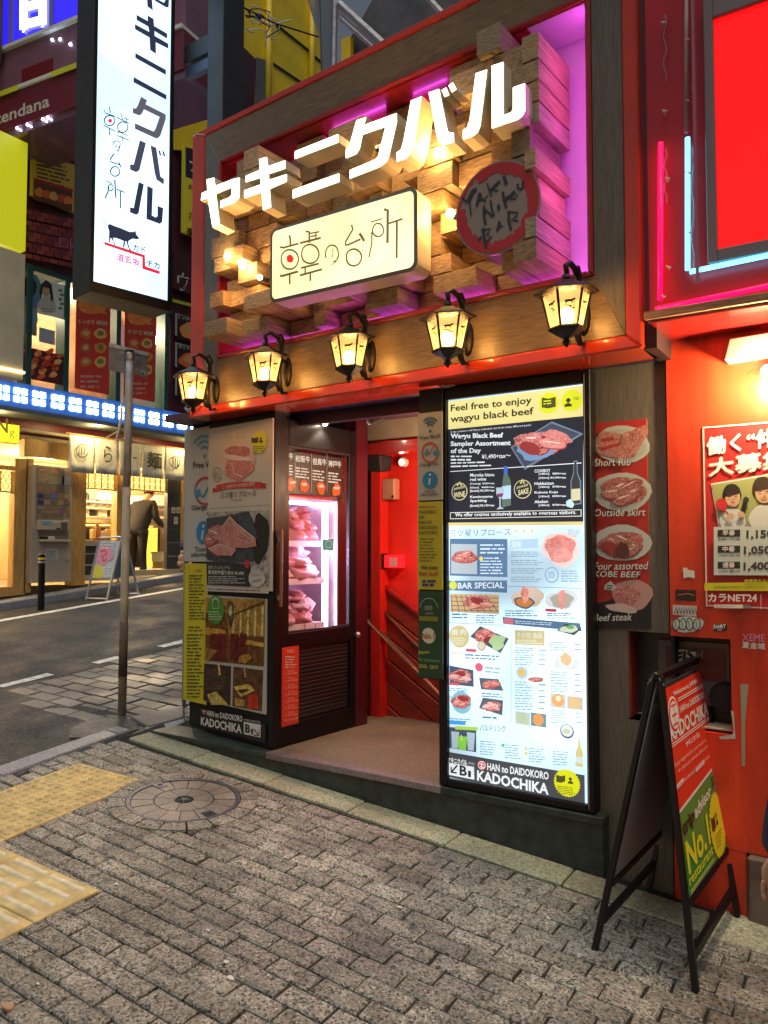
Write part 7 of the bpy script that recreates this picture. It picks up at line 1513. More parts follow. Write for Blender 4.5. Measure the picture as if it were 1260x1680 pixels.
for si, y in enumerate((822, 833, 848)):
    z = khit(200, y)[1]; sn = ('upper', 'middle', 'lower')[si]; cnt_ = 0
    for i, x in enumerate(range(146, 280, 12)):
        if 190 < x < 210: continue
        a = khit(x, y)[0]; p = KP2.at(a, z, -.12); k = rk.randrange(4); b = MB(); s = rk.uniform(.8, 1.1)
        if k == 0: b.lathe(p, [(.0, 0), (.10 * s, 0), (.11 * s, .10 * s), (.115 * s, .10 * s), (.09 * s, .115 * s), (.015, .12 * s), (.015, .14 * s), (0, .14 * s)], M_STEEL, 14)
        elif k == 1: b.box(p - Vector((.1, .09, 0)), p + Vector((.1, .09, .13 * s)), M_P, (.5, .42, .28)); b.box(p - Vector((.105, .095, -.13 * s)), p + Vector((.105, .095, .15 * s)), M_P, (.6, .55, .42))
        elif k == 2: b.lathe(p, [(0, 0), (.055, 0), (.06, .10), (.035, .13), (.035, .15), (0, .15)], M_BLACKM, 12)
        else:
            for q in range(4): b.lathe(p + Vector((0, 0, .028 * q)), [(.0, 0), (.04, 0), (.085, .035), (.08, .035), (.0, .01)], M_WHITE, 12)
        o = b.build(kinds[k][0]); tag(o, kinds[k][1] + ', ' + ORD[cnt_] + ' item from the left on the ' + sn + ' kitchen shelf', 'kitchenware', 'kitchenware on the noodle shop shelves'); cnt_ += 1
# things on the counter
for i, (x, k) in enumerate(((147, 0), (153, 1), (161, 2), (170, 0), (178, 1), (184, 2))):
    a, z = CPN.hit(x, 884); 
    cc = ((.5, .42, .2), (.3, .12, .05), (.5, .5, .48))[k]; o = MB().ob(CPN, a - .05, a + .05, z, z + (.16, .20, .13)[k], .06, .14, M_P, cc).ob(CPN, a - .03, a + .03, z + (.16, .20, .13)[k], z + (.18, .24, .14)[k], .08, .12, M_P, (.15, .05, .03)).build('condiment_box', None, bevel=.006)
    tag(o, ('tan', 'brown', 'pale')[k] + ' condiment box, ' + ORD[i] + ' from the left on the window ledge', 'condiment box', 'condiment boxes on the ledge')
a0, z = CPN.hit(140, 885); a1, _ = CPN.hit(192, 885); MB().ob(CPN, a0, a1, z - .03, z - .002, .0, .2, M_WOODD).build('window_ledge', cnt)
x0, z1 = CPN.hit(242, 905); x1, z0 = CPN.hit(264, 921); bk = thing('white_crate', 'white plastic crate on the shop floor under the glowing panel', 'crate', CPN.at(x0, z0, .3)); MB().ob(CPN, x0, x1, z0, z1, .1, .4, M_WHITE).build('crate_body', bk, bevel=.01); MB().ob(CPN, x0 - .01, x1 + .01, z1 - .03, z1, .09, .41, M_P, (.6, .6, .5)).build('crate_rim', bk); MB().ob(CPN, x0 + .03, x1 - .02, z0 - .12, z0 - .002, .1, .4, M_WOODD).build('crate_base', bk)
for i, (x, y) in enumerate(((285, 837), (293, 837), (289, 853))):
    a0, z1 = fh(x - 3, y - 5); a1, z0 = fh(x + 3, y + 5 + (0 if i < 2 else 2)); o = MB().ob(FAR, a0, a1, z0, z1, -.009, -.004, M_P, (.5, .48, .42)).build('paper_note'); p2 = Print(FAR, -.003); p2.dash(x - 2, y - 3, x + 2, y + 3, 3, (.1, .1, .1), 1); w = p2.build('note_print', o); tag(o, 'small pale notice on the dark tiled pillar, ' + ('upper left', 'upper right', 'lower')[i], 'notice')
# ticket machine
tmc = thing('ticket_machine', 'tall beige meal ticket machine with picture buttons beside the timber post', 'ticket machine', (-10.4, fh(85, 955)[0], fh(85, 955)[1]))
TMP = FAR.off(.10); th = TMP.hit
def TM(x0, y0, x1, y1, d0, d1, m, nm, c=(1, 1, 1), bev=.004): a0, z1 = th(x0, y0); a1, z0 = th(x1, y1); MB().ob(TMP, a0, a1, z0, z1, d0, d1, m, c).build(nm, tmc, bevel=bev)
TM(54, 762, 116, 954, -.35, 0, mat('beige_machine', (.40, .33, .27), .5, var=.1, vs=2), 'cabinet'); TM(60, 766, 104, 856, .0, .006, M_P, 'button_panel', (.20, .16, .13))
TM(61, 768, 101, 796, .006, .010, M_P, 'menu_card', (.28, .25, .17)); TM(102, 780, 115, 797, .002, .006, M_P, 'paper_notice', (.5, .47, .42))
rt = random.Random(2)
for j in range(3):
    for i in range(5):
        c = rt.choice([(.25, .16, .08), (.30, .22, .14), (.14, .12, .1), (.32, .2, .16)]); c = (.03, .04, .16) if (i == 0 and j > 0) else c; c = (.12, .12, .5) if (i, j) == (2, 1) else c
        TM(61.5 + i * 10.9, 799 + j * 10.5 + i * .3, 70.5 + i * 10.9, 807 + j * 10.5 + i * .3, .006, .010, M_P, 'picture_button', c, 0)
for j in range(3):
    for i in range(9): TM(61.5 + i * 6, 831 + j * 6.2, 66.5 + i * 6, 835.5 + j * 6.2, .006, .009, M_P, 'small_button', (.3, .05, .6) if (i, j) == (6, 1) else rt.choice([(.3, .2, .12), (.22, .16, .1), (.16, .12, .1)]), 0)
TM(60, 853, 110, 870, .0, .05, M_P, 'coin_panel', (.42, .36, .28)); TM(66, 854, 81, 861, .05, .053, M_P, 'blue_display', (.18, .32, .45), 0); TM(97, 857, 107, 870, .05, .056, M_P, 'bill_slot', (.10, .09, .08), 0); TM(84, 855, 94, 859, .05, .053, M_P, 'coin_slot', (.5, .5, .5), 0); TM(89, 866, 95, 869, .05, .053, M_P, 'coin_return', (.02, .02, .02), 0)
TM(63, 872, 112, 887, .0, .003, M_P, 'tray_recess', (.20, .16, .13), 0); TM(63, 885, 112, 889, .0, .08, M_P, 'tray_lip', (.45, .38, .28)); TM(64, 880, 74, 884, .01, .07, M_P, 'tray_cup', (.02, .02, .02)); TM(75, 880, 86, 885, .01, .06, M_P, 'ticket_tray', (.55, .5, .42)); TM(74, 900, 96, 918, .0, .003, M_P, 'paper_notice', (.48, .46, .42)); TM(108, 917, 110.5, 920, .0, .02, M_STEEL, 'lock')
pr = Print(TMP, .012); pr.crop(0, 680, 3.818); pr.slices(265, 350, 26, 20, 1, 3, seed=1, cols=((.3, .2, .1), (.35, .28, .15))); pr.slices(340, 360, 30, 26, 1, 4, seed=2, cols=((.25, .2, .12), (.2, .15, .1))); pr.slices(280, 410, 30, 16, 1, 3, seed=4, cols=((.3, .25, .12), (.25, .12, .08))); pr.dash(290, 850, 360, 900, 4, (.15, .15, .15), 1, fill=.3); pr.build('menu_pictures', tmc)
# noren curtain with five cloth panels
NR = FAR.off(.22); nor = thing('noren_curtain', 'white five panel noren curtain with brushed black characters over the shop door', 'curtain', NR.at(NR.hit(205, 740)[0], NR.hit(205, 720)[1]))
edges = [(113, 712, 774), (156, 718, 778), (195, 724, 779), (233, 729, 783), (271, 734, 786), (303, 738, 789)]
for i in range(5):
    (x0, t0, b0), (x1, t1, b1) = edges[i], edges[i + 1]; a0, z1 = NR.hit(x0, t0); a1, _ = NR.hit(x1, t1); _, z0 = NR.hit(x0, b0); z0b = NR.hit(x1, b1)[1]
    zt_ = NR.hit(113, 712)[1]; zb_ = (z0 + z0b) / 2; n = 8; V, Fc = [], []
    for j in range(5):
        for k in range(n + 1):
            s = k / n; sl_ = .012 * (j / 4); a = a0 + sl_ + (a1 - a0 - 2 * sl_) * s; V.append(NR.at(a, zt_ + (zb_ - zt_) * j / 4, .02 * math.sin(s * 6.3 * 1.3 + i) * (j / 4) + .004 * math.sin(k * 2.1)))
    for j in range(4):
        for k in range(n): Fc.append((j * (n + 1) + k, (j + 1) * (n + 1) + k, (j + 1) * (n + 1) + k + 1, j * (n + 1) + k + 1))
    b = MB(); b.add(V, Fc, M_NOREN); o = b.build('cloth_panel', nor, smooth=True); s_ = o.modifiers.new('thick', 'SOLIDIFY'); s_.thickness = .004
NP2 = NR.off(.03); pr = Print(NP2, .0); pr.crop(0, 680, 3.818); KK = (.03, .03, .03)
pr.ring(515, 228, 36, 40, 7, KK, 2, a0=20, a1=330); 
for x in (495, 510, 528): pr.lin([(x, 205), (x - 2, 255)], 7, KK, 2)
pr.text('ら', 650, 300, 702, 305, 105, KK, 2, .0); pr.text('ー', 832, 275, 855, 278, 8, KK, 2, .02); pr.text('麺', 922, 330, 1012, 342, 100, KK, 2, .02); pr.ring(1096, 298, 30, 36, 6, KK, 2, a0=-150, a1=170)
for x in (1082, 1098, 1112): pr.lin([(x, 270), (x - 2, 330)], 6, KK, 2)
pr.build('brushed_characters', nor)
a0, z = NR.hit(108, 711); a1, _ = NR.hit(306, 739); MB().tube([NR.at(a0, zt_ + .01, 0), NR.at(a1, zt_ + .01, 0)], .014, M_WOODD, 8).build('curtain_rod', nor)
# yellow lit shop sign at the left edge
r, pr, e = poster('yellow_shop_sign', 'lit yellow shop sign with dark letters at the left edge over the window', 'sign', FAR, ((-60, 688), (22, 730)), (.6, .5, .02), None, .10, .05)
pr.m = printmat('yellow_lit', 1.0); pr.lpoly([(e[0] + .01, e[2] + .01), (e[1] - .01, e[2] + .01), (e[1] - .01, e[3] - .01), (e[0] + .01, e[3] - .01)], (.95, .80, .02), 0); pr.text('N', -16, 712, 3, 712, 24, (.1, .08, .02), 2, .02); pr.text('g.', 5, 721, 18, 722, 14, (.25, .2, .02), 2, .01); pr.build('lit_panel', r)
lamp('shopfront_fill', 'POINT', (-10.0, 7.3, 3.35), 20, (1.0, .72, .28), None, .1); lamp('shopfront_fill', 'POINT', (-10.0, 9.2, 3.35), 20, (1.0, .72, .28), None, .1)  # added lamps without fixtures, to brighten the noren and shopfront
lamp('shopfront_fill', 'POINT', (-10.1, 5.8, 3.3), 7, (1.0, .72, .3), None, .1)
# awnings
def aw(x0, x1, y0, y1, out, nm, lab, c=(.42, .45, .50)):
    P0 = FAR.hit(x0, y0); P1 = FAR.hit(x1, y0 + (x1 - x0) * .155); z = P0[1]; r = thing('awning', lab, 'awning', FAR.at(P0[0], z)); 
    MB().hexa([FAR.at(P0[0], z - .22, out), FAR.at(P1[0], z - .22, out), FAR.at(P1[0], z, 0), FAR.at(P0[0], z, 0), FAR.at(P0[0], z - .19, out), FAR.at(P1[0], z - .19, out), FAR.at(P1[0], z + .03, 0), FAR.at(P0[0], z + .03, 0)], M_P, c).build('canvas', r)
    MB().tube([FAR.at(P0[0], z - .22, out), FAR.at(P1[0], z - .22, out)], .02, M_ALU, 6).build('front_bar', r)
    for a in (P0[0] + .1, P1[0] - .1): MB().tube([FAR.at(a, z - .2, out), FAR.at(a, z - .35, .02)], .012, M_ALU, 6).build('stay_bar', r)
aw(-80, 183, 640, 0, .55, '', 'pale blue canvas awning over the left part of the noodle shop'); aw(192, 340, 684, 0, .5, '', 'smaller pale awning over the right part of the noodle shop')
# LED strip
LD = FAR.off(.62); led = thing('led_light_strip', 'bright blue white strip of paired square lights along the far facade', 'light strip', LD.at(LD.hit(160, 660)[0], LD.hit(0, 648)[1]))
zl0, zl1 = LD.hit(0, 664)[1], LD.hit(0, 622)[1]
MB().ob(LD, LD.hit(-120, 650)[0], LD.hit(345, 700)[0], zl0, zl1, -.10, 0, mat('blue_led_board', (.04, .10, .28), .3, em=(.05, .18, .7), es=.2)).build('led_board', led, bevel=.004)  # board's faint blue emission stands in for LED light falling on it
M_LED = emis('white_led', (.55, .76, 1.0), 26)
for i in range(-3, 13):
    x = [-90, -62, -32, 3.5, 33.5, 64, 94.5, 123.5, 152, 178, 204, 229, 253, 276, 299, 321][i + 3]
    a = LD.hit(x, 650)[0]; zm = (zl0 + zl1) / 2
    for da in (-.055, .055):
        for dz in (-.055, .055): MB().ob(LD, a + da - .036, a + da + .036, zm + dz - .036, zm + dz + .036, .0, .012, M_LED).build('led_lamp', led)
MB().ob(LD, LD.hit(-120, 650)[0], LD.hit(345, 700)[0], zl0 - .06, zl0 - .002, -.5, .0, M_GREYB).build('valance', led)
# ================================================================ UPPER FLOOR with food posters
UP_ = Plane((-10.75, 0), (-10.75, 1)); uh = UP_.hit
ub = thing('upper_food_hall', 'upper floor facade of teal framed windows and food posters over the noodle shop', 'building', (-10.8, 7.5, 3.7))
zL = LD.hit(0, 640)[1]; Zw0 = uh(150, 655)[1] - .0; Zw1 = uh(60, 438)[1]; YA, YB = 3.5, 20
MB().box((-11.0, YA, 3.2), (-10.76, YB, zl0 + .1), M_MAR).build('spandrel', ub)
MB().box((-11.0, YA, Zw1), (-10.76, YB, 9.5), mat('maroon_upper_wall', (.07, .012, .02), .5, var=.3)).build('upper_wall', ub)
aR = uh(282, 500)[0]; MB().box((-11.0, aR, zl0 + .1), (-10.76, YB, Zw1), MATS['maroon_upper_wall']).build('side_wall', ub)
for x in (46, 108, 193, 272): a = uh(x, 540)[0]; MB().ob(UP_, a - .045, a + .045, zl0, Zw1, -.2, .04, M_TEAL).build('window_mullion', ub, bevel=.006)
MB().ob(UP_, YA, aR, Zw1 - .08, Zw1, -.2, .03, M_TEAL).build('window_head', ub); MB().ob(UP_, YA, aR, zl0, zl0 + .12, -.2, .03, M_TEAL).build('window_sill', ub)
for x0, x1 in ((-30, 46), (46, 108), (108, 193), (193, 272)): a0, a1 = uh(x0, 500)[0] + .045, uh(x1, 500)[0] - .045; MB().ob(UP_, a0, a1, zl0 + .12, Zw1 - .08, -.11, -.105, M_GLASS).build('window_pane', ub)
MB().box((-13.2, YA, 3.3), (-13.1, aR + .5, 7), mat('upper_room_wall', (.34, .22, .12), .7, var=.5, vs=1.5)).build('room_back_wall', ub); MB().box((-13.2, YA, Zw1 + .2), (-11.0, aR + .5, Zw1 + .3), M_CREAM).build('room_ceiling', ub)
for y in (6.6, 8.2): lamp('upper_room_light', 'POINT', (-11.9, y, Zw1 - .1), 110, (1.0, .78, .5), None, .12)
for px, py in ((182, 530), (258, 558), (88, 480)): 
    c = Plane((-12.4, 0), (-12.4, 1)); a, z = c.hit(px, py); o = MB().ball(c.at(a, z), .09, emis('pendant_%d' % px, (1, .75, .35), 9), 10).tube([c.at(a, z + .08), c.at(a, Zw1 + .2)], .01, M_BLACKM, 6).build('pendant_lamp'); tag(o, 'warm round pendant lamp inside the upper floor ' + {182: 'middle', 258: 'right', 88: 'left'}[px] + ' window', 'pendant lamp')
UPF = UP_.off(.0)
def up_poster(lab, quad, base, fn, d=.0):
    r, p, e = poster('window_poster', lab, 'poster', UPF, quad, base, None, .004, d); p.crop(0, 450, 3); fn(p); p.build('printed_sheet', r)
FO = ((.85, .26, .05), (.75, .14, .03), (.9, .45, .12), (.6, .10, .04))
def g1(p): p.poly([(190, 25), (320, 55), (312, 220), (190, 195)], (.72, .76, .70), 1); p.blob(232, 150, 42, 46, (.5, .48, .44), 2, seed=1); p.blob(222, 75, 26, 34, (.5, .32, .22), 3, seed=2); p.poly([(200, 50), (225, 28), (252, 50), (262, 120), (250, 140), (240, 70), (210, 62), (200, 130), (192, 90)], (.03, .02, .02), 4); p.dash(200, 165, 280, 190, 2, (.25, .3, .28), 3); [p.blob(295 + (k % 2) * 8, 80 + k * 22, 10, 7, (.12, .2, .08), 3) for k in range(5)]
up_poster('white portrait poster of a dark haired woman in the upper left window', ((62, 455), (106, 525)), (.75, .76, .72), g1)
def foodposter(x0, y0, x1, y1, title):
    def fn(p):
        w, h = x1 - x0, y1 - y0; p.blob(x0 + w * .5, y0 + h * .12, w * .44, h * .09, FO[0], 2, rag=.1)
        for k in range(14): xx = x0 + w * (.12 + .76 * ((k * .37) % 1)); yy = y0 + h * (.05 + .15 * ((k * .61) % 1)); p.lin([(xx - 12, yy), (xx + 12, yy + 9)], 6, FO[k % 3], 3 + k * .05)
        p.text(title, x0 + w * .05, y0 + h * .30, x0 + w * .55, y0 + h * .31, h * .045, (.7, .55, .3), 4, .02); p.text('¥500', x0 + w * .6, y0 + h * .31, x0 + w * .95, y0 + h * .32, h * .045, (.7, .6, .4), 4, .02)
        for k in range(6): p.blob(x0 + w * (.27 + .46 * (k % 2)), y0 + h * (.40 + .14 * (k // 2)), w * .19, h * .055, FO[(k + 1) % 4], 3, rag=.12, seed=k); p.blob(x0 + w * (.27 + .46 * (k % 2)), y0 + h * (.395 + .14 * (k // 2)), w * .1, h * .028, ((.6, .45, .2), (.2, .25, .05))[k % 2], 4, seed=k + 3)
        p.dash(x0 + w * .1, y0 + h * .80, x0 + w * .9, y0 + h * .95, 3, (.6, .3, .2), 3)
    return fn
up_poster('red stir fry poster in the second upper window, left of the sign post top', ((125, 482), (179, 648)), (.66, .05, .03), foodposter(378, 95, 535, 590, 'トッポギ'))
up_poster('red street food poster in the upper window behind the sign plate', ((205, 500), (254, 660)), (.62, .05, .03), foodposter(620, 155, 760, 620, 'チヂミ'))
def g4(p):
    for k in range(26): p.blob(130 + (k * 37) % 170, 375 + (k * 53) % 150, 16, 12, FO[k % 4], 2, seed=k)
    p.lin([(190, 400), (275, 465)], 14, (.5, .03, .02), 5); p.lin([(275, 395), (195, 470)], 14, (.5, .03, .02), 5)
up_poster('dark red food poster with a big cross low in the left upper window', ((39, 568), (102, 632)), (.10, .012, .012), g4)
def g5(p): p.blob(160, 90, 45, 80, (.10, .22, .32), 2); p.blob(145, 60, 30, 60, (.03, .02, .02), 3, seed=4); p.blob(150, 215, 40, 40, (.2, .35, .42), 3)
up_poster('blue photograph poster at the far left upper window', ((40, 446), (60, 552)), (.30, .26, .18), g5)
o = MB().ob(UPF, *[uh(64, 540)[0], uh(90, 540)[0]], uh(70, 562)[1], uh(70, 538)[1], .0, .006, M_P, (.38, .42, .48)).build('taped_paper'); tag(o, 'crumpled pale sheet taped under the portrait poster', 'paper')
# framed food photos on the right strip
for i, (y0, y1, t) in enumerate(((514, 560, 'トッポギ'), (562, 610, 'ホットク'), (614, 655, 'チヂミ'))):
    lab = ('topmost', 'middle', 'lowest')[i] + ' of three black framed food photographs beside the upper windows'
    r, p, e = poster('food_photo_frame', lab, 'photo frame', UPF, ((286, y0), (318, y1)), (.42, .40, .38), None, .02, .02); p.crop(0, 0, 1)
    p.poly([(288, y0 + 3), (330, y0 + 12), (330, y1 + 6), (288, y1 - 3)], (.02, .012, .012), 1); p.blob(307, (y0 + y1) / 2 + 6, 15, 13, FO[i], 2, rag=.15, seed=i); p.blob(307, (y0 + y1) / 2 + 3, 9, 7, (.6, .35, .12), 3, seed=i + 4); p.text(t, 290, y0 + 10, 314, y0 + 14, 6, (.6, .58, .55), 3, .02); p.build('printed_sheet', r)
# sign strip above: printed brick band, yellow menus
def up_sign(lab, quad, base, fn, d=.05, k=(0, 0, 3)):
    r, p, e = poster('facade_sign', lab, 'sign', UPF, quad, base, None, .05, d); p.crop(*k); fn(p); p.build('printed_sheet', r)
def s1(p):
    for j in range(9):
        for i in range(6): x = 100 + i * 42 + (21 if j % 2 else 0); y = 1035 + j * 27 + i * 9; p.poly([(x, y), (x + 38, y + 8), (x + 38, y + 30), (x, y + 22)], ((.30, .045, .05), (.22, .035, .05), (.36, .07, .07))[(i + j) % 3], 1)
    p.lin([(275, 1178), (312, 1185), (312, 1225), (275, 1218), (275, 1178)], 6, (.5, .16, .34), 3); p.lin([(328, 1180), (328, 1250)], 7, (.5, .16, .34), 3); p.lin([(345, 1180), (345, 1260)], 7, (.5, .16, .34), 3); p.lin([(328, 1215), (345, 1219)], 6, (.5, .16, .34), 3)
up_sign('dark printed brick sign band with pink outline letters left of the projecting sign', ((-40, 335), (124, 428)), (.06, .012, .016), s1)
def s2(p): p.poly([(150, 765), (345, 820), (345, 940), (148, 885)], (.75, .48, .07), 1); p.dash(158, 790, 330, 905, 6, (.12, .06, .02), 2, slope=.25, fill=.6); p.poly([(145, 888), (335, 945), (332, 1050), (142, 990)], (.14, .05, .03), 1); [p.blob(170 + k * 36, 955 + k * 10, 22, 22, FO[k % 4], 2, seed=k) for k in range(5)]; p.lin([(145, 890), (338, 948)], 14, (.5, .03, .03), 3); p.text('プルチャー', 200, 1062, 322, 1090, 24, (.05, .03, .02), 3, .02)
up_sign('yellow menu sign with a row of food photographs at upper left', ((46, 250), (116, 352)), (.75, .52, .05), s2, .06)
def s3(p): p.blob(250, 690, 120, 40, (.52, .26, .07), 1, rot=.2); [p.lin([(160 + k * 20, 650 + (k % 3) * 20), (200 + k * 20, 700 + (k % 2) * 20)], 9, ((.6, .34, .12), (.45, .2, .05), (.65, .42, .2))[k % 3], 2 + k * .1) for k in range(9)]
up_sign('orange noodle photograph sign high at upper left', ((46, 200), (118, 250)), (.75, .36, .08), s3, .06)
# black and yellow cafe sign in the gap right of the projecting sign
up_sign('black and yellow sign with white and black lettering in the gap by the frame', ((292, 240), (345, 408)), (.80, .68, .03), lambda p: (p.poly([(885, 735), (1040, 775), (1040, 935), (885, 880)], (.02, .02, .025), 1), p.text('プン', 905, 850, 1010, 885, 55, (.7, .7, .68), 2, .03), p.text('お客様', 898, 940, 990, 965, 26, (.06, .05, .02), 2, .02), p.text('マ', 930, 1035, 965, 1042, 30, (.35, .08, .02), 2), p.text('おまか', 898, 1088, 1000, 1115, 38, (.25, .08, .02), 2, .01), p.text('楽しい', 890, 1170, 1010, 1200, 44, (.04, .03, .01), 2, .03)), .1)
up_sign('dark brick sign with white outlined katakana between the projecting sign and the frame', ((276, 412), (345, 500)), (.055, .012, .02), lambda p: (p.crop(0, 450, 3), p.text('ウン', 845, 85, 975, 110, 88, (.55, .53, .5), 2, .02), p.text('ウン', 852, 80, 970, 104, 74, (.05, .012, .02), 3, -.0), p.lin([(820, 135), (1035, 190)], 16, (.42, .46, .02), 3)), .1)
ar_ = Print(UPF, .09); ar_.crop(0, 450, 3); ar_.lin([(890, 662), (935, 672)], 8, (.7, .72, .75), 1); ar_.lin([(910, 645), (890, 662), (912, 680)], 8, (.7, .72, .75), 1); o = ar_.build('arrow_sign', None); tag(o, 'white arrow mark on the dark facade next to the leftmost lantern', 'arrow sign')
# lime and beige box at the left edge
eb = thing('edge_sign_box', 'lime yellow and beige stacked sign box cut by the left edge', 'sign box', (-10.6, 5.9, 3.9)); E2 = FAR.off(.35)
for nm, y0, y1, m in (('lime_panel', 225, 405, mat('lit_lime_panel', (.5, .5, .02), .4, em=(.62, .60, .01), es=.33)), ('beige_panel', 408, 620, M_BEIGE)):
    a1, z1 = E2.hit(46 if nm[0] == 'l' else 42, y0 + 10); z0 = E2.hit(20, y1)[1]; MB().ob(E2, 3.6, a1, z0, z1, -.5, 0, m).build(nm, eb, bevel=.006)
MB().ob(E2, 3.6, E2.hit(42, 500)[0], E2.hit(20, 606)[1] - .03, E2.hit(20, 606)[1] + .0, .0, .02, emis('under_light', (1.0, .7, .25), 5)).build('light_strip', eb)
# ---------------------------------------------------------------- maroon canopy board at the upper left
KP = Plane((-10.3, 5.98), (-7.1, 6.40)); kh = KP.hit; kcan = thing('canopy_signboard', 'maroon and mauve canopy board with white lower case lettering at upper left', 'canopy sign', KP.at(1.5, kh(65, 195)[1]))
z0, z1, z2, z3 = kh(65, 194)[1], kh(65, 148)[1], kh(65, 118)[1], kh(65, 58)[1]; ka0, ka1 = kh(-14, 200)[0], kh(300, 100)[0]
MB().ob(KP, ka0, ka1, z0, z1 + .12, -.9, 0, M_MAR).build('lettered_board', kcan, bevel=.004); MB().ob(KP, ka0, ka1, z0 - .10, z0 - .002, -.9, -.03, mat('glossy_mauve', (.16, .08, .13), .12, coat=.5)).build('glossy_soffit', kcan); MB().ob(KP, ka0, ka1, z1 + .122, z1 + .17, -.9, .03, M_WHITE).build('white_trim', kcan)
MB().ob(KP, ka0, ka1, z1 + .172, z3, -.9, -.04, M_PURP).build('mauve_board', kcan); MB().ob(KP, ka0, ka1, z3 + .002, z3 + .05, -.9, .02, M_WHITE).build('white_trim', kcan)
for x0, x1 in ((-20, 33), (87, 128)): MB().ob(KP, kh(x0, 150)[0], kh(x1, 120)[0], z1 + .09, z1 + .165, .032, .04, M_YEL2).build('yellow_strip', kcan)
MB().ob(KP, kh(34, 60)[0], kh(84, 60)[0], z1 + .20, z1 + .42, -.039, -.03, mat('dark_red_square', (.16, .01, .015), .3)).build('red_panel', kcan)
pr = Print(KP, .002); pr.crop(0, 0, 3); pr.text('tendana', -22, 620, 245, 525, 60, (.55, .50, .50), 2, .02); pr.build('lettering', kcan)
bs = thing('blue_sign_box', 'deep blue lit sign box with a white glowing character at the top left corner', 'sign box', KP.at(1.2, z3 + .06)); 
MB().ob(KP, ka0, ka1, z3 + .052, z3 + 1.5, -.7, -.06, emis('blue_box_light', (.03, .015, .85), .6)).build('lit_box', bs); 
for x in (14, 80): MB().ob(KP, kh(x - 3, 50)[0], kh(x + 2, 50)[0], z3 + .052, z3 + 1.5, -.059, -.03, mat('blue_divider', (.2, .2, .45), .4)).build('divider', bs)
pr = Print(KP, -.04, printmat('white_lit_character', 2.2)); pr.crop(0, 0, 3); pr.text('日', 98, 140, 205, 112, 200, (.8, .88, 1), 2, .06); pr.build('lit_character', bs)
M_SPK = emis('canopy_glint', (.6, .8, 1), 20)  # glowing beads stand in for LED reflections on the glossy canopy
for x, y in ((28, 212), (45, 207), (70, 210), (78, 206), (82, 63), (95, 62), (112, 70)):
    a, z = kh(x, y); o = MB().ball(KP.at(a, z0 - .03 if y > 100 else z, .0 if y > 100 else -.035), .018, M_SPK, 8).build('led_glint', kcan)
# brown post edge at the very left
o = MB().ob(KP, kh(-40, 60)[0], kh(6, 60)[0], kh(5, 105)[1], kh(5, 105)[1] + 1.5, .02, .2, mat('brown_board', (.07, .035, .015), .5, streak=(10, 10, 1))).build('brown_board'); tag(o, 'dark brown board cut off by the top left corner', 'board')
# ================================================================ YELLOW BUILDING AND FENCE ROOFS above
YP = Plane((-10.69, 0), (-10.69, 1)); yh = YP.hit
yb = thing('yellow_building', 'dark yellow panelled building with rounded corner and wall tubes at top centre left', 'building', (-11.3, 11, 5))
pts = [yh(*p) for p in ((240, -120), (490, -120), (505, 0), (520, 40), (528, 90), (530, 130), (520, 165), (500, 200), (420, 330), (330, 250), (285, 245), (240, 245))]
MB().prism([YP.at(a, z, 0) for a, z in pts][::-1], -YP.n * .05, M_YEL).build('yellow_wall', yb)
for x in (437, 508): a = yh(x, 100)[0]; MB().tube([YP.at(a, yh(x, -60)[1], .06), YP.at(a, yh(x, 260)[1], .06)], .07, M_YEL, 10).build('wall_tube', yb, smooth=True)
for p, q in (((452, 40), (508, 85)), ((448, 105), (508, 145)), ((512, 90), (530, 105)), ((300, 120), (395, 75))): MB().tube([YP.at(*yh(*p), .01), YP.at(*yh(*q), .01)], .035, mat('panel_seam', (.10, .10, .06), .6) if 'panel_seam' not in MATS else MATS['panel_seam'], 4).build('panel_joint', yb)
MB().prism([YP.at(*yh(*p), .03) for p in ((395, 185), (415, 190), (418, 98), (395, 75))], -YP.n * .02, mat('dark_maroon_window', (.05, .01, .02), .4)).prism([YP.at(*yh(*p), .04) for p in ((418, 190), (432, 180), (436, 100), (418, 95))], -YP.n * .02, M_GREYB).build('window', yb)
cbl = thing('cable_bundle', 'tangle of black and pale cables looping against the yellow building', 'cables', YP.at(*yh(440, 45), 1.0)); rc_ = random.Random(8); CBP = YP.off(.8)
for k in range(7):
    P = []; x0, y0 = rc_.uniform(385, 430), rc_.uniform(5, 40); 
    for i in range(9): P.append(CBP.at(*CBP.hit(x0 + i * 6 + rc_.uniform(-4, 4) + 8 * math.sin(i * 1.3 + k), y0 + 10 * math.sin(i * .9 + k) + i * 3.5 + rc_.uniform(-3, 3))))
    MB().tube(P, .012, M_BLACKM if k % 2 else M_WHITE, 5).build('cable', cbl, smooth=True)
MB().tube([CBP.at(*CBP.hit(395, 10)), CBP.at(*CBP.hit(450, 38)), CBP.at(*CBP.hit(540, 66))], .016, M_BLACKM, 6).ball(CBP.at(*CBP.hit(425, 27)), .06, mat('blue_insulator', (.02, .05, .25), .4), 8).build('main_cable', cbl)
GP_ = Plane((-9, 11), (6, 11)); gh = GP_.hit
gb = thing('grey_rooftop_building', 'dim grey building with wire mesh rooftop screens at top centre', 'building', GP_.at(4, 5))
GP3 = Plane((-9, 16), (6, 16)); MB().ob(GP3, -6, 16, 2, 14, -.4, 0, M_GREYB).build('rear_wall', gb)
for p, q, w in (((533, -60), (538, 130), .16), ((552, -60), (548, 140), .07), ((556, 5), (640, 82), .06), ((560, 30), (625, 88), .05), ((650, -60), (760, 60), .05)):
    MB().tube([GP_.at(*gh(*p)), GP_.at(*gh(*q))], w, M_GALV if w < .1 else mat('blue_grey_post', (.06, .09, .12), .5), 4).build('steel_bar', gb)
M_MESH = mat('mesh_wire', (.34, .34, .34), .5); b = MB()
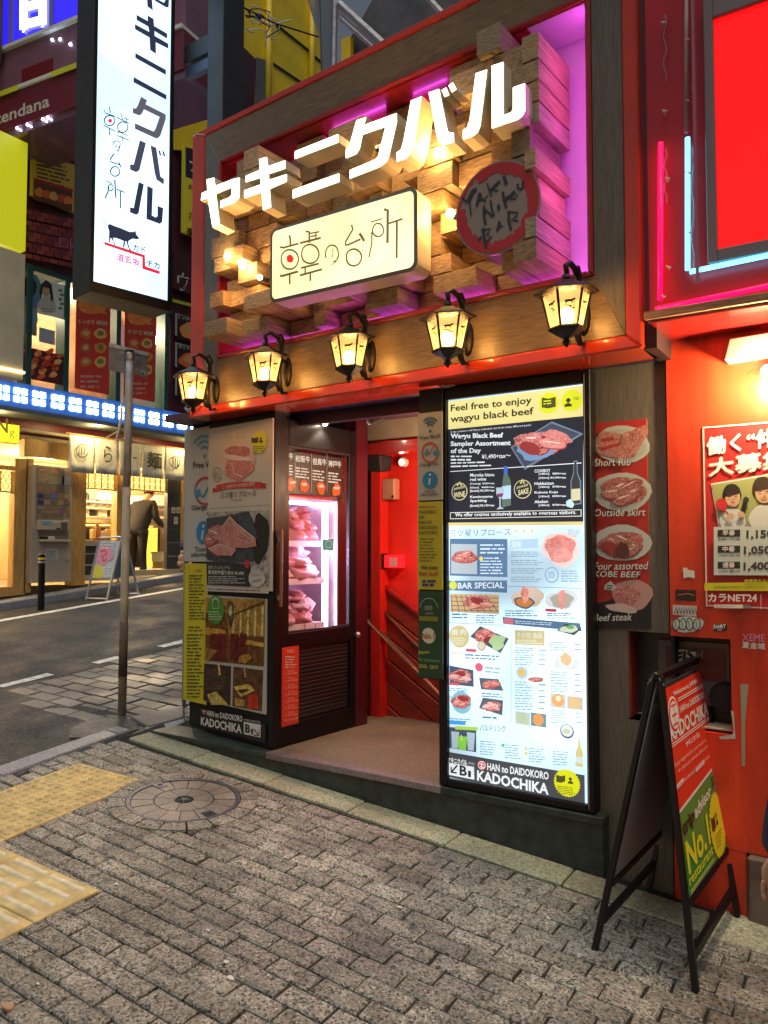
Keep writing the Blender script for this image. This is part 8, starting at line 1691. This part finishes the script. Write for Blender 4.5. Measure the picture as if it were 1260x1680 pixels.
def meshquad(c00, c10, c11, c01, n1, n2):
    P = [GP_.at(*gh(*p), .03) for p in (c00, c10, c11, c01)]
    for i in range(n1 + 1): t = i / n1; b.tube([P[0].lerp(P[1], t), P[3].lerp(P[2], t)], .007, M_MESH, 3, cap=False)
    for i in range(n2 + 1): t = i / n2; b.tube([P[0].lerp(P[3], t), P[1].lerp(P[2], t)], .007, M_MESH, 3, cap=False)
meshquad((556, 8), (645, 82), (635, 92), (556, 24), 40, 5); meshquad((546, 10), (556, 10), (554, 130), (544, 130), 5, 50); meshquad((500, -20), (532, -20), (532, 90), (524, 60), 14, 40)
o = b.build('wire_mesh', gb, kind='stuff')
MB().ob(GP_, gh(560, 60)[0], gh(575, 60)[0], gh(560, 130)[1], gh(560, 65)[1], -.1, 0, M_YEL).build('yellow_column', gb)
MB().prism([GP_.at(*gh(*p), -.2) for p in ((560, 120), (640, 60), (900, 10), (900, -80), (640, -80), (560, 60))], (0, .1, 0), mat('dim_panel', (.10, .11, .11), .7, var=.2)).build('roof_screen', gb)
# ================================================================ PEOPLE
def limb(name, parent, chains, m, sub=1, thick=None):
    """one continuous skinned surface: chains = lists of (point, radius) sharing points"""
    V, E, Rd = [], [], []
    def idx(p, r):
        for i, q in enumerate(V):
            if (Vector(q) - Vector(p)).length < 1e-4: return i
        V.append(tuple(p)); Rd.append(r); return len(V) - 1
    for ch in chains:
        pr_ = None
        for p, r in ch:
            i = idx(p, r)
            if pr_ is not None and i != pr_: E.append((pr_, i))
            pr_ = i
    w = Vector((0, 0, 0)); pp_ = parent
    me = bpy.data.meshes.new(name); me.from_pydata(V, E, []); me.materials.append(m)
    o = bpy.data.objects.new(name, me); COL.objects.link(o); o.parent = parent
    sm = o.modifiers.new('skin', 'SKIN'); sm.use_smooth_shade = True
    for i, r in enumerate(Rd):
        r = r if isinstance(r, tuple) else (r, r); me.skin_vertices[0].data[i].radius = r
    me.skin_vertices[0].data[0].use_root = True
    if sub: s2_ = o.modifiers.new('sub', 'SUBSURF'); s2_.levels = sub; s2_.render_levels = sub
    return o
def person(label, loc, yaw, coat, lean=0., arm_fwd=.1, group=None, trousers=None):
    r = thing('person', label, 'person', (0, 0, 0)); V = Vector      # faces -Y before turning
    sl = lambda z: -lean * max(0, z - .9)                                                     # forward lean above the hips
    P = lambda x, y, z: V((x, y + sl(z), z - abs(sl(z)) * .25))
    hip = P(0, 0, .93); ch = P(0, .01, 1.22); nk = P(0, .0, 1.42)
    body = [[(hip, (.14, .10)), (ch, (.16, .11)), (nk, .055), (P(0, -.02, 1.50), .05), (P(0, -.03, 1.58), .085), (P(0, -.03, 1.67), .075)]]
    for s in (-1, 1):
        body.append([(hip, (.14, .10)), (P(s * .09, 0, .88), .085), (V((s * .10, -.02 * s, .48)), .058), (V((s * .10, .03 * s, .09)), .04), (V((s * .11, -.12, .05)), .035)])
        hx = V((s * .24, -.10 - arm_fwd - lean * .3, .86)); el = P(s * .26, .02 - lean * .1, 1.10)
        body.append([(ch, (.16, .11)), (P(s * .17, .01, 1.38), .06), (el, .045), (hx, .028)])
    limb('body', r, body, M_SKIN)
    cl = [[(P(0, 0, .76), (.205, .165)), (hip, (.18, .14)), (ch, (.20, .15)), (P(0, 0, 1.40), (.10, .085))]]
    for s in (-1, 1):
        hx = V((s * .24, -.09 - arm_fwd - lean * .3, .90)); el = P(s * .26, .02 - lean * .1, 1.10); cl.append([(ch, (.20, .15)), (P(s * .18, .01, 1.37), .085), (el, .068), (hx, .052)])
    limb('coat', r, cl, coat)
    tr = [[(P(0, 0, .95), (.16, .13)), (V((s * .095, 0, .80)), .105), (V((s * .10, -.02 * s, .48)), .075), (V((s * .10, .03 * s, .08)), .062)] for s in (-1, 1)]
    limb('trousers', r, tr, trousers or M_BLKCL)
    hd = P(0, -.03, 1.62)
    MB().ball(hd + V((0, .018, .03)), .108, M_HAIR, 14, sc=(.92, 1.0, 1.0), lump=.15).build('hair', r, smooth=True)
    f = MB(); f.ball(hd + V((0, -.035, -.01)), .088, M_SKIN, 14, sc=(.85, .9, 1.15)); f.tube([hd + V((0, -.11, .01)), hd + V((0, -.132, -.022)), hd + V((0, -.112, -.03))], [.006, .012, .006], M_SKIN, 6)
    for s in (-1, 1): f.ball(hd + V((s * .078, -.01, -.01)), .02, M_SKIN, 8, sc=(.5, .8, 1.3)); f.ball(hd + V((s * .03, -.108, .012)), .008, M_WHITE, 6); f.ball(hd + V((s * .03, -.114, .012)), .004, M_HAIR, 6)
    f.ball(hd + V((0, -.108, -.055)), .014, mat('lips', (.35, .10, .08), .5) if 'lips' not in MATS else MATS['lips'], 6, sc=(1.3, .4, .4)); f.build('face', r, smooth=True)
    for s in (-1, 1):
        hx = V((s * .24, -.10 - arm_fwd - lean * .3, .86)); h = MB(); d = V((0, -.35, -.93)).normalized(); sx = V((1, 0, 0))
        h.ball(hx + d * .045, .045, M_SKIN, 10, sc=(.95, .55, 1.1))
        for k, L in enumerate((.075, .085, .08, .062)):
            b0 = hx + d * .08 + sx * (-.030 + k * .02); h.tube([b0, b0 + d * L * .5 + V((0, -.004, 0)), b0 + d * L * .8 + V((0, .012, 0)), b0 + d * L * .9 + V((0, .026, 0))], [.0095, .0088, .008, .006], M_SKIN, 6)
        t0 = hx + d * .03 - sx * .035 * s; h.tube([t0, t0 + d * .03 - sx * .018 * s + V((0, -.014, 0)), t0 + d * .058 - sx * .012 * s + V((0, -.02, 0))], [.012, .010, .007], M_SKIN, 6)
        h.build('hand', r, smooth=True)
    for s in (-1, 1): MB().ball((s * .105, -.07, .045), .06, M_BLACK, 10, sc=(.8, 2.0, .75)).build('shoe', r, smooth=True)
    r.location = loc; r.rotation_euler = (0, 0, yaw)
    return r
pc = R(236, 948); person('person in a black coat bending over at the noodle shop entrance', (-11.0, Plane((-11, 0), (-11, 1)).hit(226, 900)[0], 1.0), math.radians(200), M_BLKCL, .45, .2)
pe = R(347, 1030); person('person in a navy coat half hidden behind the black poster pillar', (pe.x, pe.y, pe.z), math.radians(20), M_NAVY, .25, .1)
pg = Vector((-.02, 2.29)); person('person in a dark jacket cut off by the right edge beside the sandwich board', (pg.x, pg.y, GZ(pg.x, pg.y)), math.radians(200), M_NAVY, .1, .12).scale = (.9, .9, .9)

for _o in S.objects:
    if _o.get('label') and len(_o['label'].split()) > 16: print('LONG', _o.name, _o['label'])
